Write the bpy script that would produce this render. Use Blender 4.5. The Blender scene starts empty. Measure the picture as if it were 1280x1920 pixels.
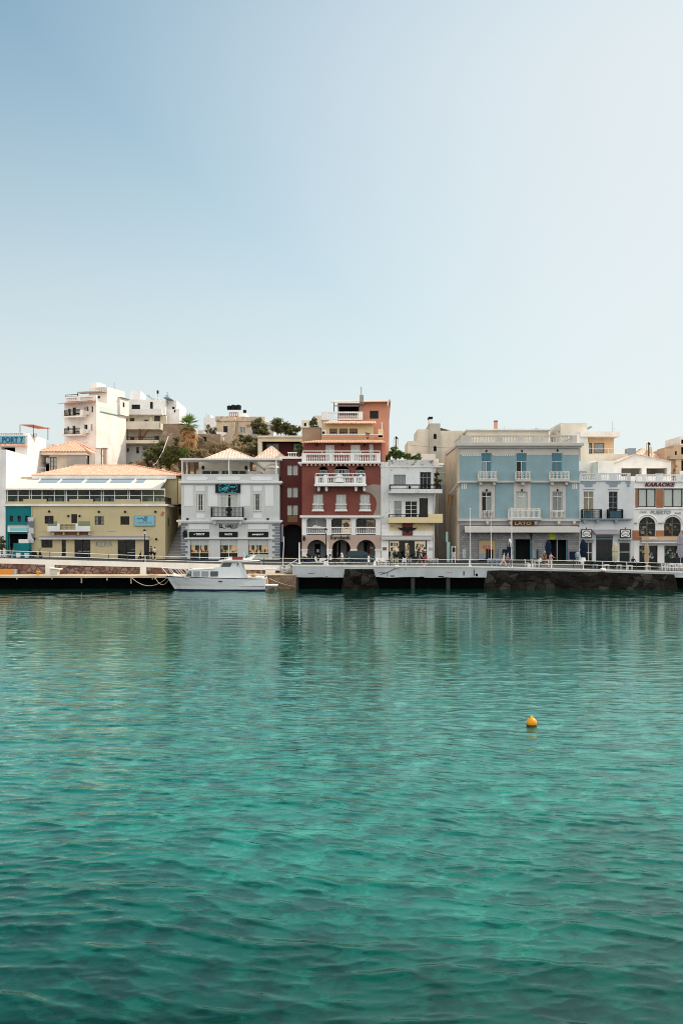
import bpy, bmesh, math, random
import numpy as np
from mathutils import Vector, Matrix
R = math.radians
scn = bpy.context.scene
COL = scn.collection

# ------------------------------------------------------------------ camera
FPX, HC, HY = 1867.0, 5.57, 1015.0        # focal length in photo pixels, eye height above water, horizon row
cam = bpy.data.cameras.new('camera'); camo = bpy.data.objects.new('camera', cam); COL.objects.link(camo)
cam.sensor_fit = 'VERTICAL'; cam.sensor_height = 36; cam.lens = 36*FPX/1920
cam.shift_y = (HY-960)/1920
cam.clip_start = 0.1; cam.clip_end = 4000
camo.location = (0, 0, HC); camo.rotation_euler = (R(90), 0, 0)
scn.camera = camo
# ------------------------------------------------------------------ sky, sun, exposure
SUN_EL, SUN_AZ = 44.0, 62.0               # azimuth measured from +Y (view direction) towards +X
w = bpy.data.worlds.new('World'); scn.world = w; w.use_nodes = True
nt = w.node_tree; bg = nt.nodes['Background']
sky = nt.nodes.new('ShaderNodeTexSky'); sky.sky_type = 'NISHITA'; sky.sun_disc = False
sky.sun_elevation = R(SUN_EL); sky.sun_rotation = R(SUN_AZ)
sky.air_density = 1.0; sky.dust_density = 2.2; sky.ozone_density = 1.0; sky.altitude = 0
# maritime haze: the clear-sky model toned towards a pale haze, with extra glow added behind the camera to fill the shaded facades
tcw = nt.nodes.new('ShaderNodeTexCoord'); spw = nt.nodes.new('ShaderNodeSeparateXYZ'); nt.links.new(tcw.outputs['Generated'], spw.inputs[0])
mr = nt.nodes.new('ShaderNodeMapRange'); mr.interpolation_type = 'SMOOTHSTEP'; nt.links.new(spw.outputs[1], mr.inputs[0])
for i_, v_ in enumerate((0.55, -0.45, 0.0, 0.95)): mr.inputs[i_+1].default_value = v_
def wmix(mode, fac, a, b):
    m = nt.nodes.new('ShaderNodeMix'); m.data_type = 'RGBA'; m.blend_type = mode
    for s_, v_ in ((m.inputs[0], fac), (m.inputs[6], a), (m.inputs[7], b)):
        if isinstance(v_, float): s_.default_value = v_
        elif isinstance(v_, tuple): s_.default_value = (*v_, 1)
        else: nt.links.new(v_, s_)
    return m.outputs[2]
toned = wmix('MULTIPLY', 1.0, sky.outputs[0], (.72, .92, .80))
hz = wmix('MIX', mr.outputs[0], (4.46, 4.64, 4.72), (8.8, 8.6, 8.2))
mz = nt.nodes.new('ShaderNodeMapRange'); mz.interpolation_type = 'SMOOTHSTEP'; nt.links.new(spw.outputs[2], mz.inputs[0])
for i_, v_ in enumerate((0.0, 0.52, 0.86, 0.06)): mz.inputs[i_+1].default_value = v_
mxf = nt.nodes.new('ShaderNodeMath'); mxf.operation = 'MAXIMUM'; nt.links.new(mz.outputs[0], mxf.inputs[0]); nt.links.new(mr.outputs[0], mxf.inputs[1])
mx_ = nt.nodes.new('ShaderNodeMapRange'); mx_.interpolation_type = 'SMOOTHSTEP'; nt.links.new(spw.outputs[0], mx_.inputs[0])
for i_, v_ in enumerate((-0.45, 0.35, 0.0, 0.85)): mx_.inputs[i_+1].default_value = v_
mxg = nt.nodes.new('ShaderNodeMath'); mxg.operation = 'MAXIMUM'; mu_ = nt.nodes.new('ShaderNodeMapRange'); mu_.interpolation_type = 'SMOOTHSTEP'; nt.links.new(spw.outputs[2], mu_.inputs[0])
for i_, v_ in enumerate((0.40, 0.72, 1.0, 0.08)): mu_.inputs[i_+1].default_value = v_
mm_ = nt.nodes.new('ShaderNodeMath'); mm_.operation = 'MULTIPLY'; nt.links.new(mx_.outputs[0], mm_.inputs[0]); nt.links.new(mu_.outputs[0], mm_.inputs[1]); nt.links.new(mm_.outputs[0], mxg.inputs[0]); nt.links.new(mxf.outputs[0], mxg.inputs[1])
nt.links.new(wmix('MIX', mxg.outputs[0], toned, hz), bg.inputs[0]); bg.inputs[1].default_value = 0.098
sl = bpy.data.lights.new('sun', 'SUN'); sl.energy = 2.5; sl.angle = R(0.5); sl.color = (1, 0.90, 0.77)
so = bpy.data.objects.new('sun', sl); COL.objects.link(so)
sd = Vector((math.cos(R(SUN_EL))*math.sin(R(SUN_AZ)), math.cos(R(SUN_EL))*math.cos(R(SUN_AZ)), math.sin(R(SUN_EL))))
so.rotation_euler = sd.to_track_quat('Z', 'Y').to_euler(); so.location = sd*300
scn.view_settings.view_transform = 'Standard'; scn.view_settings.look = 'None'
scn.view_settings.exposure = 0.92; scn.view_settings.gamma = 1.0
try:
    scn.cycles.max_bounces = 6; scn.cycles.filter_width = 1.0; scn.cycles.transparent_max_bounces = 12; scn.cycles.caustics_reflective = False
except Exception: pass

# ------------------------------------------------------------------ pixel of the photo -> point at distance Y
def PX(px, Y): return (px-640.0)/FPX*Y
def PZ(py, Y): return HC+(HY-py)/FPX*Y
def interp(x, pts):
    if x <= pts[0][0]: return pts[0][1]
    for (a, b), (c, d) in zip(pts, pts[1:]):
        if x <= c: return b+(d-b)*(x-a)/(c-a)
    return pts[-1][1]

# ------------------------------------------------------------------ materials
MATS = {}
def newmat(name):
    m = bpy.data.materials.new(name); m.use_nodes = True; MATS[name] = m
    return m, m.node_tree, m.node_tree.nodes['Principled BSDF']
def N(t, typ, **kw):
    n = t.nodes.new(typ)
    for k, v in kw.items(): setattr(n, k, v)
    return n
def ramp(t, fac, stops):
    r = t.nodes.new('ShaderNodeValToRGB')
    el = r.color_ramp.elements
    while len(el) < len(stops): el.new(0.5)
    for e, (p, c) in zip(el, stops): e.position = p; e.color = (*c, 1) if len(c) == 3 else c
    t.links.new(fac, r.inputs[0]); return r.outputs[0]
def mixc(t, fac, a, b, mode='MIX'):
    m = t.nodes.new('ShaderNodeMix'); m.data_type = 'RGBA'; m.blend_type = mode
    for s, v in ((m.inputs[0], fac), (m.inputs[6], a), (m.inputs[7], b)):
        if isinstance(v, (int, float)): s.default_value = v
        elif isinstance(v, tuple): s.default_value = (*v, 1)
        else: t.links.new(v, s)
    return m.outputs[2]
def coords(t, scale=(1, 1, 1), wall=False):
    tc = t.nodes.new('ShaderNodeTexCoord'); out = tc.outputs['Object']
    if wall:
        s = t.nodes.new('ShaderNodeSeparateXYZ'); t.links.new(out, s.inputs[0])
        a = N(t, 'ShaderNodeMath', operation='ADD'); t.links.new(s.outputs[0], a.inputs[0]); t.links.new(s.outputs[1], a.inputs[1])
        c = t.nodes.new('ShaderNodeCombineXYZ'); t.links.new(a.outputs[0], c.inputs[0]); t.links.new(s.outputs[2], c.inputs[1])
        out = c.outputs[0]
    mp = t.nodes.new('ShaderNodeMapping'); mp.inputs['Scale'].default_value = scale
    t.links.new(out, mp.inputs[0]); return mp.outputs[0]
def noise(t, vec, scale, detail=4, rough=.55):
    n = t.nodes.new('ShaderNodeTexNoise'); n.inputs['Scale'].default_value = scale
    n.inputs['Detail'].default_value = detail; n.inputs['Roughness'].default_value = rough
    t.links.new(vec, n.inputs['Vector']); return n.outputs[0]
def bump(t, p, h, strength=.3, dist=.02):
    b = t.nodes.new('ShaderNodeBump'); b.inputs['Strength'].default_value = strength; b.inputs['Distance'].default_value = dist
    t.links.new(h, b.inputs['Height']); t.links.new(b.outputs[0], p.inputs['Normal'])
def paint(name, col, rough=.85, var=.12, stain=.25, metal=0.0, wear=None, spec=.1):
    """painted render: blotches, rain streaks, optional peeling to a second colour"""
    m, t, p = newmat(name)
    c = tuple(col)
    dk = tuple(x*(1-var*2.2) for x in c)
    v = coords(t)
    a = mixc(t, ramp(t, noise(t, v, .45, 5), [(.35, (0, 0, 0)), (.75, (1, 1, 1))]), c, dk)
    vs = coords(t, (2.2, 2.2, .18))
    st = ramp(t, noise(t, vs, 1.6, 5, .65), [(.52, (0, 0, 0)), (.78, (stain, stain, stain))])
    a = mixc(t, st, a, tuple(x*.45+.02 for x in c))
    if wear:
        wv = ramp(t, noise(t, v, 1.3, 8, .7), [(wear[1], (0, 0, 0)), (wear[1]+.04, (1, 1, 1))])
        a = mixc(t, wv, a, wear[0])
    t.links.new(a, p.inputs['Base Color']); p.inputs['Roughness'].default_value = rough
    p.inputs['Metallic'].default_value = metal
    p.inputs['Specular IOR Level'].default_value = spec
    bump(t, p, noise(t, v, 9, 4), .25, .015)
    return m
def flat(name, col, rough=.5, metal=0.0, spec=.25):
    m, t, p = newmat(name); v = coords(t)
    a = mixc(t, noise(t, v, 3.5, 3), tuple(x*.9 for x in col), tuple(min(1, x*1.08) for x in col))
    t.links.new(a, p.inputs['Base Color']); p.inputs['Roughness'].default_value = rough
    p.inputs['Metallic'].default_value = metal; p.inputs['Specular IOR Level'].default_value = spec
    return m
def emitmat(name, col, s, rough=.8):  # adds emission to surfaces that are no lamps
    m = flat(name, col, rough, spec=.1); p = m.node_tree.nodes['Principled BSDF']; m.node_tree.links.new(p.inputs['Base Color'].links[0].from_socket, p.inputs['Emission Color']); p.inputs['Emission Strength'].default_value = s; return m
def glow(name, col, s):
    m, t, p = newmat(name); p.inputs['Base Color'].default_value = (*col, 1); p.inputs['Specular IOR Level'].default_value = .1
    p.inputs['Emission Color'].default_value = (*col, 1); p.inputs['Emission Strength'].default_value = s; return m
def glassmat(name, tint=(.92, .96, .95), refl=.5, clear=.75):
    m = bpy.data.materials.new(name); m.use_nodes = True; t = m.node_tree; t.nodes.clear(); MATS[name] = m
    o = t.nodes.new('ShaderNodeOutputMaterial'); tr = t.nodes.new('ShaderNodeBsdfTransparent'); tr.inputs[0].default_value = (*[x*clear for x in tint], 1)
    g = t.nodes.new('ShaderNodeBsdfGlossy'); g.inputs['Roughness'].default_value = .03
    fr = t.nodes.new('ShaderNodeFresnel'); fr.inputs[0].default_value = 1.5
    mu = N(t, 'ShaderNodeMath', operation='MULTIPLY'); mu.inputs[1].default_value = refl; mu.use_clamp = True; t.links.new(fr.outputs[0], mu.inputs[0])
    mx = t.nodes.new('ShaderNodeMixShader'); t.links.new(mu.outputs[0], mx.inputs[0]); t.links.new(tr.outputs[0], mx.inputs[1]); t.links.new(g.outputs[0], mx.inputs[2])
    t.links.new(mx.outputs[0], o.inputs[0]); return m
def rubble(name, cols, scale=2.6, mortar=(.16, .13, .11), mw=.06, rough=.9, dark=0, bmp=.8):
    m, t, p = newmat(name); v = coords(t, (1, 1, 1.25))
    nv = t.nodes.new('ShaderNodeTexNoise'); nv.inputs['Scale'].default_value = 1.7; t.links.new(v, nv.inputs[0])
    wv = mixc(t, .12, v, nv.outputs['Color'])
    a = N(t, 'ShaderNodeTexVoronoi', feature='F1'); b = N(t, 'ShaderNodeTexVoronoi', feature='DISTANCE_TO_EDGE')
    for n_ in (a, b): n_.inputs['Scale'].default_value = scale; t.links.new(wv, n_.inputs['Vector'])
    s = t.nodes.new('ShaderNodeSeparateXYZ'); t.links.new(a.outputs['Color'], s.inputs[0])
    k = len(cols); c = ramp(t, s.outputs[0], [(i/(k-1), cols[i]) for i in range(k)])
    c = mixc(t, noise(t, v, 7, 5), c, tuple(.5*x for x in cols[0]))
    e = ramp(t, b.outputs['Distance'], [(mw*.4, (1, 1, 1)), (mw, (0, 0, 0))])
    c = mixc(t, e, c, mortar)
    t.links.new(c, p.inputs['Base Color']); p.inputs['Roughness'].default_value = rough; p.inputs['Specular IOR Level'].default_value = .06
    bump(t, p, b.outputs['Distance'], bmp, .15)
    return m
def ashlar(name, c1, c2, mort, w=.62, h=.3):
    m, t, p = newmat(name); v = coords(t, (1, 1, 1), wall=True)
    b = t.nodes.new('ShaderNodeTexBrick'); t.links.new(v, b.inputs['Vector'])
    b.inputs['Scale'].default_value = 1; b.inputs['Brick Width'].default_value = w; b.inputs['Row Height'].default_value = h
    b.inputs['Mortar Size'].default_value = .025; b.inputs['Color1'].default_value = (*c1, 1); b.inputs['Color2'].default_value = (*c2, 1); b.inputs['Mortar'].default_value = (*mort, 1)
    c = mixc(t, noise(t, coords(t), 3, 6), b.outputs[0], tuple(.6*x for x in c1))
    t.links.new(c, p.inputs['Base Color']); p.inputs['Roughness'].default_value = .9
    bump(t, p, b.outputs['Fac'], -.6, .04); return m
def tiles(name, cols):
    m, t, p = newmat(name); v = coords(t)
    a = N(t, 'ShaderNodeTexVoronoi', feature='F1'); a.inputs['Scale'].default_value = 3.2; t.links.new(v, a.inputs['Vector'])
    s = t.nodes.new('ShaderNodeSeparateXYZ'); t.links.new(a.outputs['Color'], s.inputs[0])
    k = len(cols); c = ramp(t, s.outputs[0], [(i/(k-1), cols[i]) for i in range(k)])
    c = mixc(t, ramp(t, noise(t, v, .8, 6, .7), [(.5, (0, 0, 0)), (.8, (.6, .6, .6))]), c, (.16, .12, .09))
    t.links.new(c, p.inputs['Base Color']); p.inputs['Roughness'].default_value = .85
    bump(t, p, noise(t, v, 14, 3), .3, .02); return m
def leafmat(name, c1, c2, c3):
    m, t, p = newmat(name)
    g = t.nodes.new('ShaderNodeNewGeometry')
    c = ramp(t, g.outputs['Random Per Island'], [(0, c1), (.5, c2), (1, c3)])
    t.links.new(c, p.inputs['Base Color']); p.inputs['Roughness'].default_value = .6
    p.inputs['Subsurface Weight'].default_value = 0
    tr = t.nodes.new('ShaderNodeBsdfTranslucent'); t.links.new(c, tr.inputs[0])
    mx = t.nodes.new('ShaderNodeMixShader'); mx.inputs[0].default_value = .5
    o = t.nodes['Material Output']; t.links.new(p.outputs[0], mx.inputs[1]); t.links.new(tr.outputs[0], mx.inputs[2]); t.links.new(mx.outputs[0], o.inputs[0])
    return m

white = paint('white_render', (.80, .79, .77), stain=.2)
white2 = paint('clean_white_paint', (.80, .80, .79), stain=.2, var=.07)
whitewarm = paint('warm_white_render', (.84, .79, .73), stain=.16)
greyblue = paint('pale_grey_blue_render', (.555, .575, .57), stain=.28, var=.07)
panelw = paint('panel_white', (.70, .72, .74), stain=.08, var=.04)
yellow = paint('ochre_yellow_render', (.54, .46, .28), stain=.14, var=.06)
yellow2 = paint('pale_yellow_render', (.72, .60, .36), stain=.1, var=.05)
teal = paint('teal_paint', (.012, .17, .19), stain=.1, var=.05)
red = paint('oxblood_render', (.215, .072, .057), stain=.25, var=.11)
redpatch = paint('bare_plaster', (.33, .28, .25), stain=.3, var=.1)
darkred = paint('brown_red_render', (.105, .034, .032), stain=.1, var=.06)
salmon = paint('salmon_render', (.58, .27, .185), stain=.15, var=.07)
beige = paint('beige_pink_render', (.46, .35, .29), stain=.3, var=.05)
cream = paint('cream_render', (.72, .66, .55), stain=.18)
oldcream = paint('old_plaster', (.66, .54, .41), stain=.45, var=.18, wear=((.26, .19, .13), .56))
peel = paint('peeling_white', (.68, .70, .70), stain=.35, var=.08, wear=((.22, .20, .18), .60))
blue = paint('light_blue_render', (.25, .365, .405), stain=.34, var=.08)
peelh = paint('heavily_peeled_parapet', (.62, .61, .59), stain=.4, var=.12, wear=((.20, .18, .17), .53))
creamband = paint('grey_cream_trim', (.55, .525, .49), stain=.2, var=.08)
greystone = paint('grey_trim_stone', (.34, .34, .35), stain=.2)
orangew = paint('orange_ochre_render', (.36, .17, .09), stain=.2)
tanw = paint('tan_render', (.58, .41, .28), stain=.25)
concrete = paint('concrete', (.36, .34, .31), stain=.35, var=.14)
asphalt = paint('asphalt', (.040, .043, .046), stain=.2, var=.15)
paving = paint('promenade_paving', (.075, .078, .080), stain=.2, var=.12)
quaywhite = paint('whitewashed_quay', (.48, .525, .55), stain=.4, var=.12, wear=((.14, .14, .14), .64))
quaycap = paint('white_coping', (.78, .76, .72), stain=.2, var=.08)
dockcol = paint('dock_concrete', (.60, .47, .33), stain=.25, var=.15)
quayblack = paint('hollow_shade_and_scar_black', (.0025, .0035, .0035), stain=.1, rough=.9, spec=0)  # near-black puts the shade of the quay hollows into colour; scars share it
stonewall = rubble('stone_panel', [(.22, .10, .08), (.36, .19, .15), (.46, .34, .25), (.20, .16, .14), (.50, .30, .24), (.30, .26, .22)], 1.55, mortar=(.07, .055, .05), mw=.09)
hillwall = rubble('hill_stone', [(.30, .21, .15), (.46, .34, .24), (.36, .25, .19), (.54, .43, .32)], 1.5, mortar=(.22, .17, .12))
quayrock = rubble('quay_rubble', [(.010, .009, .008), (.032, .027, .023), (.016, .014, .012), (.095, .085, .07), (.020, .017, .015), (.038, .030, .025)], 1.1, mortar=(.008, .008, .008), bmp=.7)
ashl = ashlar('grey_ashlar', (.22, .225, .235), (.38, .375, .37), (.10, .10, .11))
quoinm = paint('quoin_stone', (.20, .225, .26), stain=.3, var=.15)
terra = tiles('terracotta_tiles', [(.62, .30, .19), (.70, .38, .26), (.58, .26, .17), (.76, .47, .34)])
terrapale = tiles('pale_terracotta', [(.62, .44, .34), (.70, .52, .42), (.58, .40, .30), (.74, .58, .48)])
glass = glassmat('window_glass', clear=.95)
glassteal = glassmat('green_terrace_glass', tint=(.45, .62, .56), clear=.9)
darkin = flat('shade_and_goods_black', (.012, .013, .014), .8, spec=.1)  # near-black stands in for shade inside rooms and openings; some goods too
curtainm = flat('white_curtain', (.80, .80, .77), .9, spec=.1)
curtaingrey = flat('grey_curtain', (.45, .47, .48), .9, spec=.1)
curtaintan = flat('tan_blind', (.50, .42, .32), .9)
frames_w = flat('white_frame', (.72, .72, .70), .5)
frames_b = flat('brown_frame', (.08, .04, .025), .5)
frames_bl = flat('black_frame', (.012, .012, .014), .5, spec=.15)
frames_blue = flat('blue_shutter', (.055, .16, .215), .5)
frames_grey = flat('blue_grey_shutter', (.22, .28, .33), .6)
iron = flat('black_iron', (.010, .011, .014), .6, spec=.15)
railw = flat('white_rail_paint', (.78, .76, .71), .4)
navy = flat('navy_canvas', (.008, .018, .04), .9, spec=.1)
creamcv = flat('cream_canvas', (.50, .45, .30), .85)
whitecv = flat('white_canvas', (.75, .73, .69), .85)
greycv = flat('grey_canvas', (.34, .34, .34), .85)
lightcv = flat('beige_awning', (.58, .56, .53), .9, spec=.1)
mauvecv = flat('mauve_awning', (.30, .28, .32), .85)
black = flat('black_sign', (.006, .007, .008), .5, spec=.15)
gold = flat('gold_letter', (.55, .38, .18), .4, .3)
maroon = flat('maroon_letter', (.10, .012, .02), .5)
whitel = flat('white_letter', (.80, .80, .80), .5)
darkl = flat('dark_letter', (.012, .014, .016), .7, spec=.1)
neon = glow('cyan_neon', (.06, .42, .50), .12)
rust = flat('rusted_metal', (.16, .07, .04), .8)
wood = flat('brown_wood', (.20, .11, .05), .7)
steel = flat('galvanised_steel', (.38, .40, .42), .4, .6)
terpot = flat('terracotta_pot', (.40, .17, .09), .85)
leafg = leafmat('green_leaves', (.035, .075, .015), (.08, .14, .02), (.16, .22, .04))
leafo = leafmat('olive_leaves', (.05, .06, .02), (.12, .125, .04), (.22, .20, .08))
leafd = leafmat('dry_leaves', (.22, .16, .08), (.33, .25, .14), (.45, .36, .22))
palmdry = leafmat('dead_palm_fronds', (.38, .20, .08), (.60, .37, .17), (.75, .54, .29))
palmgr = leafmat('palm_fronds', (.06, .11, .02), (.12, .20, .03), (.22, .30, .06))
dirt = rubble('hillside', [(.30, .20, .13), (.44, .31, .21), (.34, .22, .15), (.50, .38, .27)], .8, mortar=(.28, .21, .15), mw=.03)
bark = flat('bark', (.12, .08, .05), .9)

# ------------------------------------------------------------------ mesh builder
class MB:
    def __init__(s): s.v = []; s.f = []; s.mi = []; s.mats = []; s.cur = 0; s.starts = []
    def m(s, mat):
        if mat not in s.mats: s.mats.append(mat)
        s.cur = s.mats.index(mat); return s
    def add(s, vs, fs):
        o = len(s.v); s.starts.append((o, len(s.f))); s.v += [tuple(v) for v in vs]
        for f in fs: s.f.append(tuple(i+o for i in f)); s.mi.append(s.cur)
        return s
    def quad(s, *p): return s.add(p, [tuple(range(len(p)))])
    def box(s, x0, x1, y0, y1, z0, z1):
        if x0 > x1: x0, x1 = x1, x0
        if z0 > z1: z0, z1 = z1, z0
        if y0 > y1: y0, y1 = y1, y0
        return s.add([(x0, y0, z0), (x1, y0, z0), (x1, y1, z0), (x0, y1, z0), (x0, y0, z1), (x1, y0, z1), (x1, y1, z1), (x0, y1, z1)],
                     [(0, 3, 2, 1), (4, 5, 6, 7), (0, 1, 5, 4), (1, 2, 6, 5), (2, 3, 7, 6), (3, 0, 4, 7)])
    def obox(s, c, sx, sy, sz, rz=0, rx=0, ry=0):
        M = Matrix.Translation(c) @ Matrix.Rotation(rz, 4, 'Z') @ Matrix.Rotation(ry, 4, 'Y') @ Matrix.Rotation(rx, 4, 'X')
        vs = [M @ Vector((a*sx/2, b*sy/2, d*sz/2)) for d in (-1, 1) for a, b in ((-1, -1), (1, -1), (1, 1), (-1, 1))]
        return s.add(vs, [(0, 3, 2, 1), (4, 5, 6, 7), (0, 1, 5, 4), (1, 2, 6, 5), (2, 3, 7, 6), (3, 0, 4, 7)])
    def tube(s, p0, p1, r0, r1=None, n=8, cap=True):
        r1 = r0 if r1 is None else r1
        p0 = Vector(p0); p1 = Vector(p1); d = p1-p0
        if d.length < 1e-6: return s
        q = d.to_track_quat('Z', 'Y'); vs = []
        for p, r in ((p0, r0), (p1, r1)):
            for i in range(n):
                a = 2*math.pi*i/n; vs.append(p+q @ Vector((r*math.cos(a), r*math.sin(a), 0)))
        fs = [(i, (i+1) % n, n+(i+1) % n, n+i) for i in range(n)]
        if cap: fs += [tuple(range(n-1, -1, -1)), tuple(range(n, 2*n))]
        return s.add(vs, fs)
    def path(s, pts, r, n=6):
        for a, b in zip(pts, pts[1:]): s.tube(a, b, r, r, n)
        return s
    def lathe(s, c, prof, n=8, axis='Z'):
        vs = []; fs = []
        for r, z in prof:
            for i in range(n):
                a = 2*math.pi*i/n; p = (r*math.cos(a), r*math.sin(a), z)
                if axis == 'Y': p = (p[0], p[2], p[1])
                if axis == 'X': p = (p[2], p[0], p[1])
                vs.append((c[0]+p[0], c[1]+p[1], c[2]+p[2]))
        for k in range(len(prof)-1):
            for i in range(n): fs.append((k*n+i, k*n+(i+1) % n, (k+1)*n+(i+1) % n, (k+1)*n+i))
        fs += [tuple(range(n-1, -1, -1)), tuple(range((len(prof)-1)*n, len(prof)*n))]
        return s.add(vs, fs)
    def ball(s, c, rx, ry=None, rz=None, n=10, m=6):
        ry = rx if ry is None else ry; rz = rx if rz is None else rz
        vs = [(c[0], c[1], c[2]-rz)]; fs = []
        for j in range(1, m):
            t = math.pi*j/m-math.pi/2
            for i in range(n):
                a = 2*math.pi*i/n; vs.append((c[0]+rx*math.cos(t)*math.cos(a), c[1]+ry*math.cos(t)*math.sin(a), c[2]+rz*math.sin(t)))
        vs.append((c[0], c[1], c[2]+rz))
        for i in range(n): fs.append((0, 1+(i+1) % n, 1+i)); fs.append((len(vs)-1, 1+(m-2)*n+i, 1+(m-2)*n+(i+1) % n))
        for j in range(m-2):
            for i in range(n): fs.append((1+j*n+i, 1+j*n+(i+1) % n, 1+(j+1)*n+(i+1) % n, 1+(j+1)*n+i))
        return s.add(vs, fs)
    def prism(s, pts, y0, y1):
        """polygon in x,z extruded from y0 to y1"""
        n = len(pts); vs = [(x, y0, z) for x, z in pts]+[(x, y1, z) for x, z in pts]
        return s.add(vs, [tuple(range(n)), tuple(range(2*n-1, n-1, -1))]+[(i, n+i, n+(i+1) % n, (i+1) % n) for i in range(n)])
    def prismz(s, pts, z0, z1):
        n = len(pts); vs = [(x, y, z0) for x, y in pts]+[(x, y, z1) for x, y in pts]
        return s.add(vs, [tuple(range(n-1, -1, -1)), tuple(range(n, 2*n))]+[(i, (i+1) % n, n+(i+1) % n, n+i) for i in range(n)])
    def build_each(s, name, parent=None):
        """every shape that was added becomes an object of its own"""
        out = []
        for k, (v0, f0) in enumerate(s.starts):
            v1, f1 = s.starts[k+1] if k+1 < len(s.starts) else (len(s.v), len(s.f))
            c = MB(); c.m(s.mats[s.mi[f0]]); c.v = s.v[v0:v1]; c.f = [tuple(i-v0 for i in f) for f in s.f[f0:f1]]; c.mi = [0]*len(c.f)
            out.append(c.build(name, parent))
        return out
    def build(s, name, parent=None, mat=None, local=False, smooth=False, recalc=True):
        if mat is not None and not s.mats: s.mats = [mat]
        me = bpy.data.meshes.new(name)
        vs = s.v
        if parent is not None and not local:
            top = parent
            while top.parent: top = top.parent
            o = top.location; vs = [(a-o[0], b-o[1], c-o[2]) for a, b, c in s.v]
        me.from_pydata(vs, [], s.f)
        for m_ in s.mats: me.materials.append(m_)
        if len(s.mats) > 1: me.polygons.foreach_set('material_index', s.mi)
        if recalc:
            bm = bmesh.new(); bm.from_mesh(me); bmesh.ops.recalc_face_normals(bm, faces=bm.faces); bm.to_mesh(me); bm.free()
        if smooth: me.polygons.foreach_set('use_smooth', [True]*len(me.polygons))
        ob = bpy.data.objects.new(name, me); COL.objects.link(ob)
        if parent is not None: ob.parent = parent
        return ob
def tag(o, label, cat, group=None):
    o['label'] = label; o['category'] = cat
    if group: o['group'] = group
    return o
def struct(o, kind='structure'): o['kind'] = kind; return o
def thing(name, label, cat, loc, group=None, rz=0):
    o = bpy.data.objects.new(name, None); COL.objects.link(o); o.location = loc; o.rotation_euler = (0, 0, rz)
    o.empty_display_size = .5
    return tag(o, label, cat, group)
def dup(root, loc, rz=0, label=None, group=None, scale=None):
    r = root.copy(); COL.objects.link(r); r.location = loc; r.rotation_euler = (0, 0, rz)
    if scale: r.scale = (scale,)*3
    if label: r['label'] = label
    if group: r['group'] = group
    for ch in list(root.children):
        c = ch.copy(); COL.objects.link(c); c.parent = r
        for g in list(ch.children):
            d = g.copy(); COL.objects.link(d); d.parent = c
    return r
def child(o, *mbs): pass

def text_into(name, s, x0, x1, z0, z1, Y, mat, parent, depth=.05, bold=0.0, shear=0.0):
    """lettering fitted into a rectangle of the facade plane, standing proud towards the water"""
    cu = bpy.data.curves.new(name, 'FONT'); cu.body = s; cu.extrude = .5; cu.offset = bold; cu.shear = shear; cu.resolution_u = 3
    ob = bpy.data.objects.new(name, cu); COL.objects.link(ob)
    dg = bpy.context.evaluated_depsgraph_get()
    me = bpy.data.meshes.new_from_object(ob.evaluated_get(dg)); bpy.data.objects.remove(ob)
    vs = np.array([v.co[:] for v in me.vertices]); mn = vs.min(0); mx = vs.max(0)
    b = MB(); b.m(mat)
    o = [(x0+(v[0]-mn[0])/(mx[0]-mn[0])*(x1-x0), Y-depth*(v[2]-mn[2])/(mx[2]-mn[2]), z0+(v[1]-mn[1])/(mx[1]-mn[1])*(z1-z0)) for v in vs]
    b.add(o, [tuple(p.vertices) for p in me.polygons])
    return b.build(name, parent)

# ------------------------------------------------------------------ facade tools (pixels of the photo at the wall's own distance)
def wall_mesh(mb, x0, x1, z0, z1, Y, thick, holes, depth, mat, top=None, back=True, reveal=None, flatroof=True):
    mb.m(mat)
    xs = sorted(set([x0, x1]+[h[0] for h in holes]+[h[1] for h in holes]))
    zs = sorted(set([z0, z1]+[h[2] for h in holes]+[h[3] for h in holes]))
    for a, b in zip(xs, xs[1:]):
        for c, d in zip(zs, zs[1:]):
            mx, mz = (a+b)/2, (c+d)/2
            if mx < x0 or mx > x1 or mz < z0 or mz > z1: continue
            if any(h[0] < mx < h[1] and h[2] < mz < h[3] for h in holes): continue
            mb.quad((a, Y, c), (b, Y, c), (b, Y, d), (a, Y, d))
    rv = reveal or mat
    for h in holes:
        a, b, c, d = h[:4]; t = Y+thick
        mb.m(rv)
        if len(h) > 4:
            r = (b-a)/2; cz = d-r*h[4]; cx = (a+b)/2; n = 14
            arc = [(cx-r*math.cos(math.pi*i/n), cz+r*h[4]*math.sin(math.pi*i/n)) for i in range(n+1)]
            for (ax, az), (bx, bz) in zip(arc, arc[1:]):
                mb.m(mat); mb.quad((ax, Y, az), (bx, Y, bz), (bx, Y, d), (ax, Y, d))
                mb.m(rv); mb.quad((ax, Y, az), (ax, t, az), (bx, t, bz), (bx, Y, bz))
            mb.quad((a, Y, c), (a, t, c), (a, t, cz), (a, Y, cz)); mb.quad((b, Y, c), (b, Y, cz), (b, t, cz), (b, t, c))
        else:
            mb.quad((a, Y, c), (a, t, c), (a, t, d), (a, Y, d)); mb.quad((b, Y, c), (b, Y, d), (b, t, d), (b, t, c))
            mb.quad((a, Y, d), (a, t, d), (b, t, d), (b, Y, d))
        mb.quad((a, Y, c), (b, Y, c), (b, t, c), (a, t, c))
    mb.m(mat); e = Y+depth
    mb.quad((x0, Y, z0), (x0, Y, z1), (x0, e, z1), (x0, e, z0)); mb.quad((x1, Y, z0), (x1, e, z0), (x1, e, z1), (x1, Y, z1))
    mb.quad((x0, e, z0), (x0, e, z1), (x1, e, z1), (x1, e, z0))
    mb.m(top or mat)
    if flatroof: mb.quad((x0, Y, z1), (x1, Y, z1), (x1, e, z1), (x0, e, z1))
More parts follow.
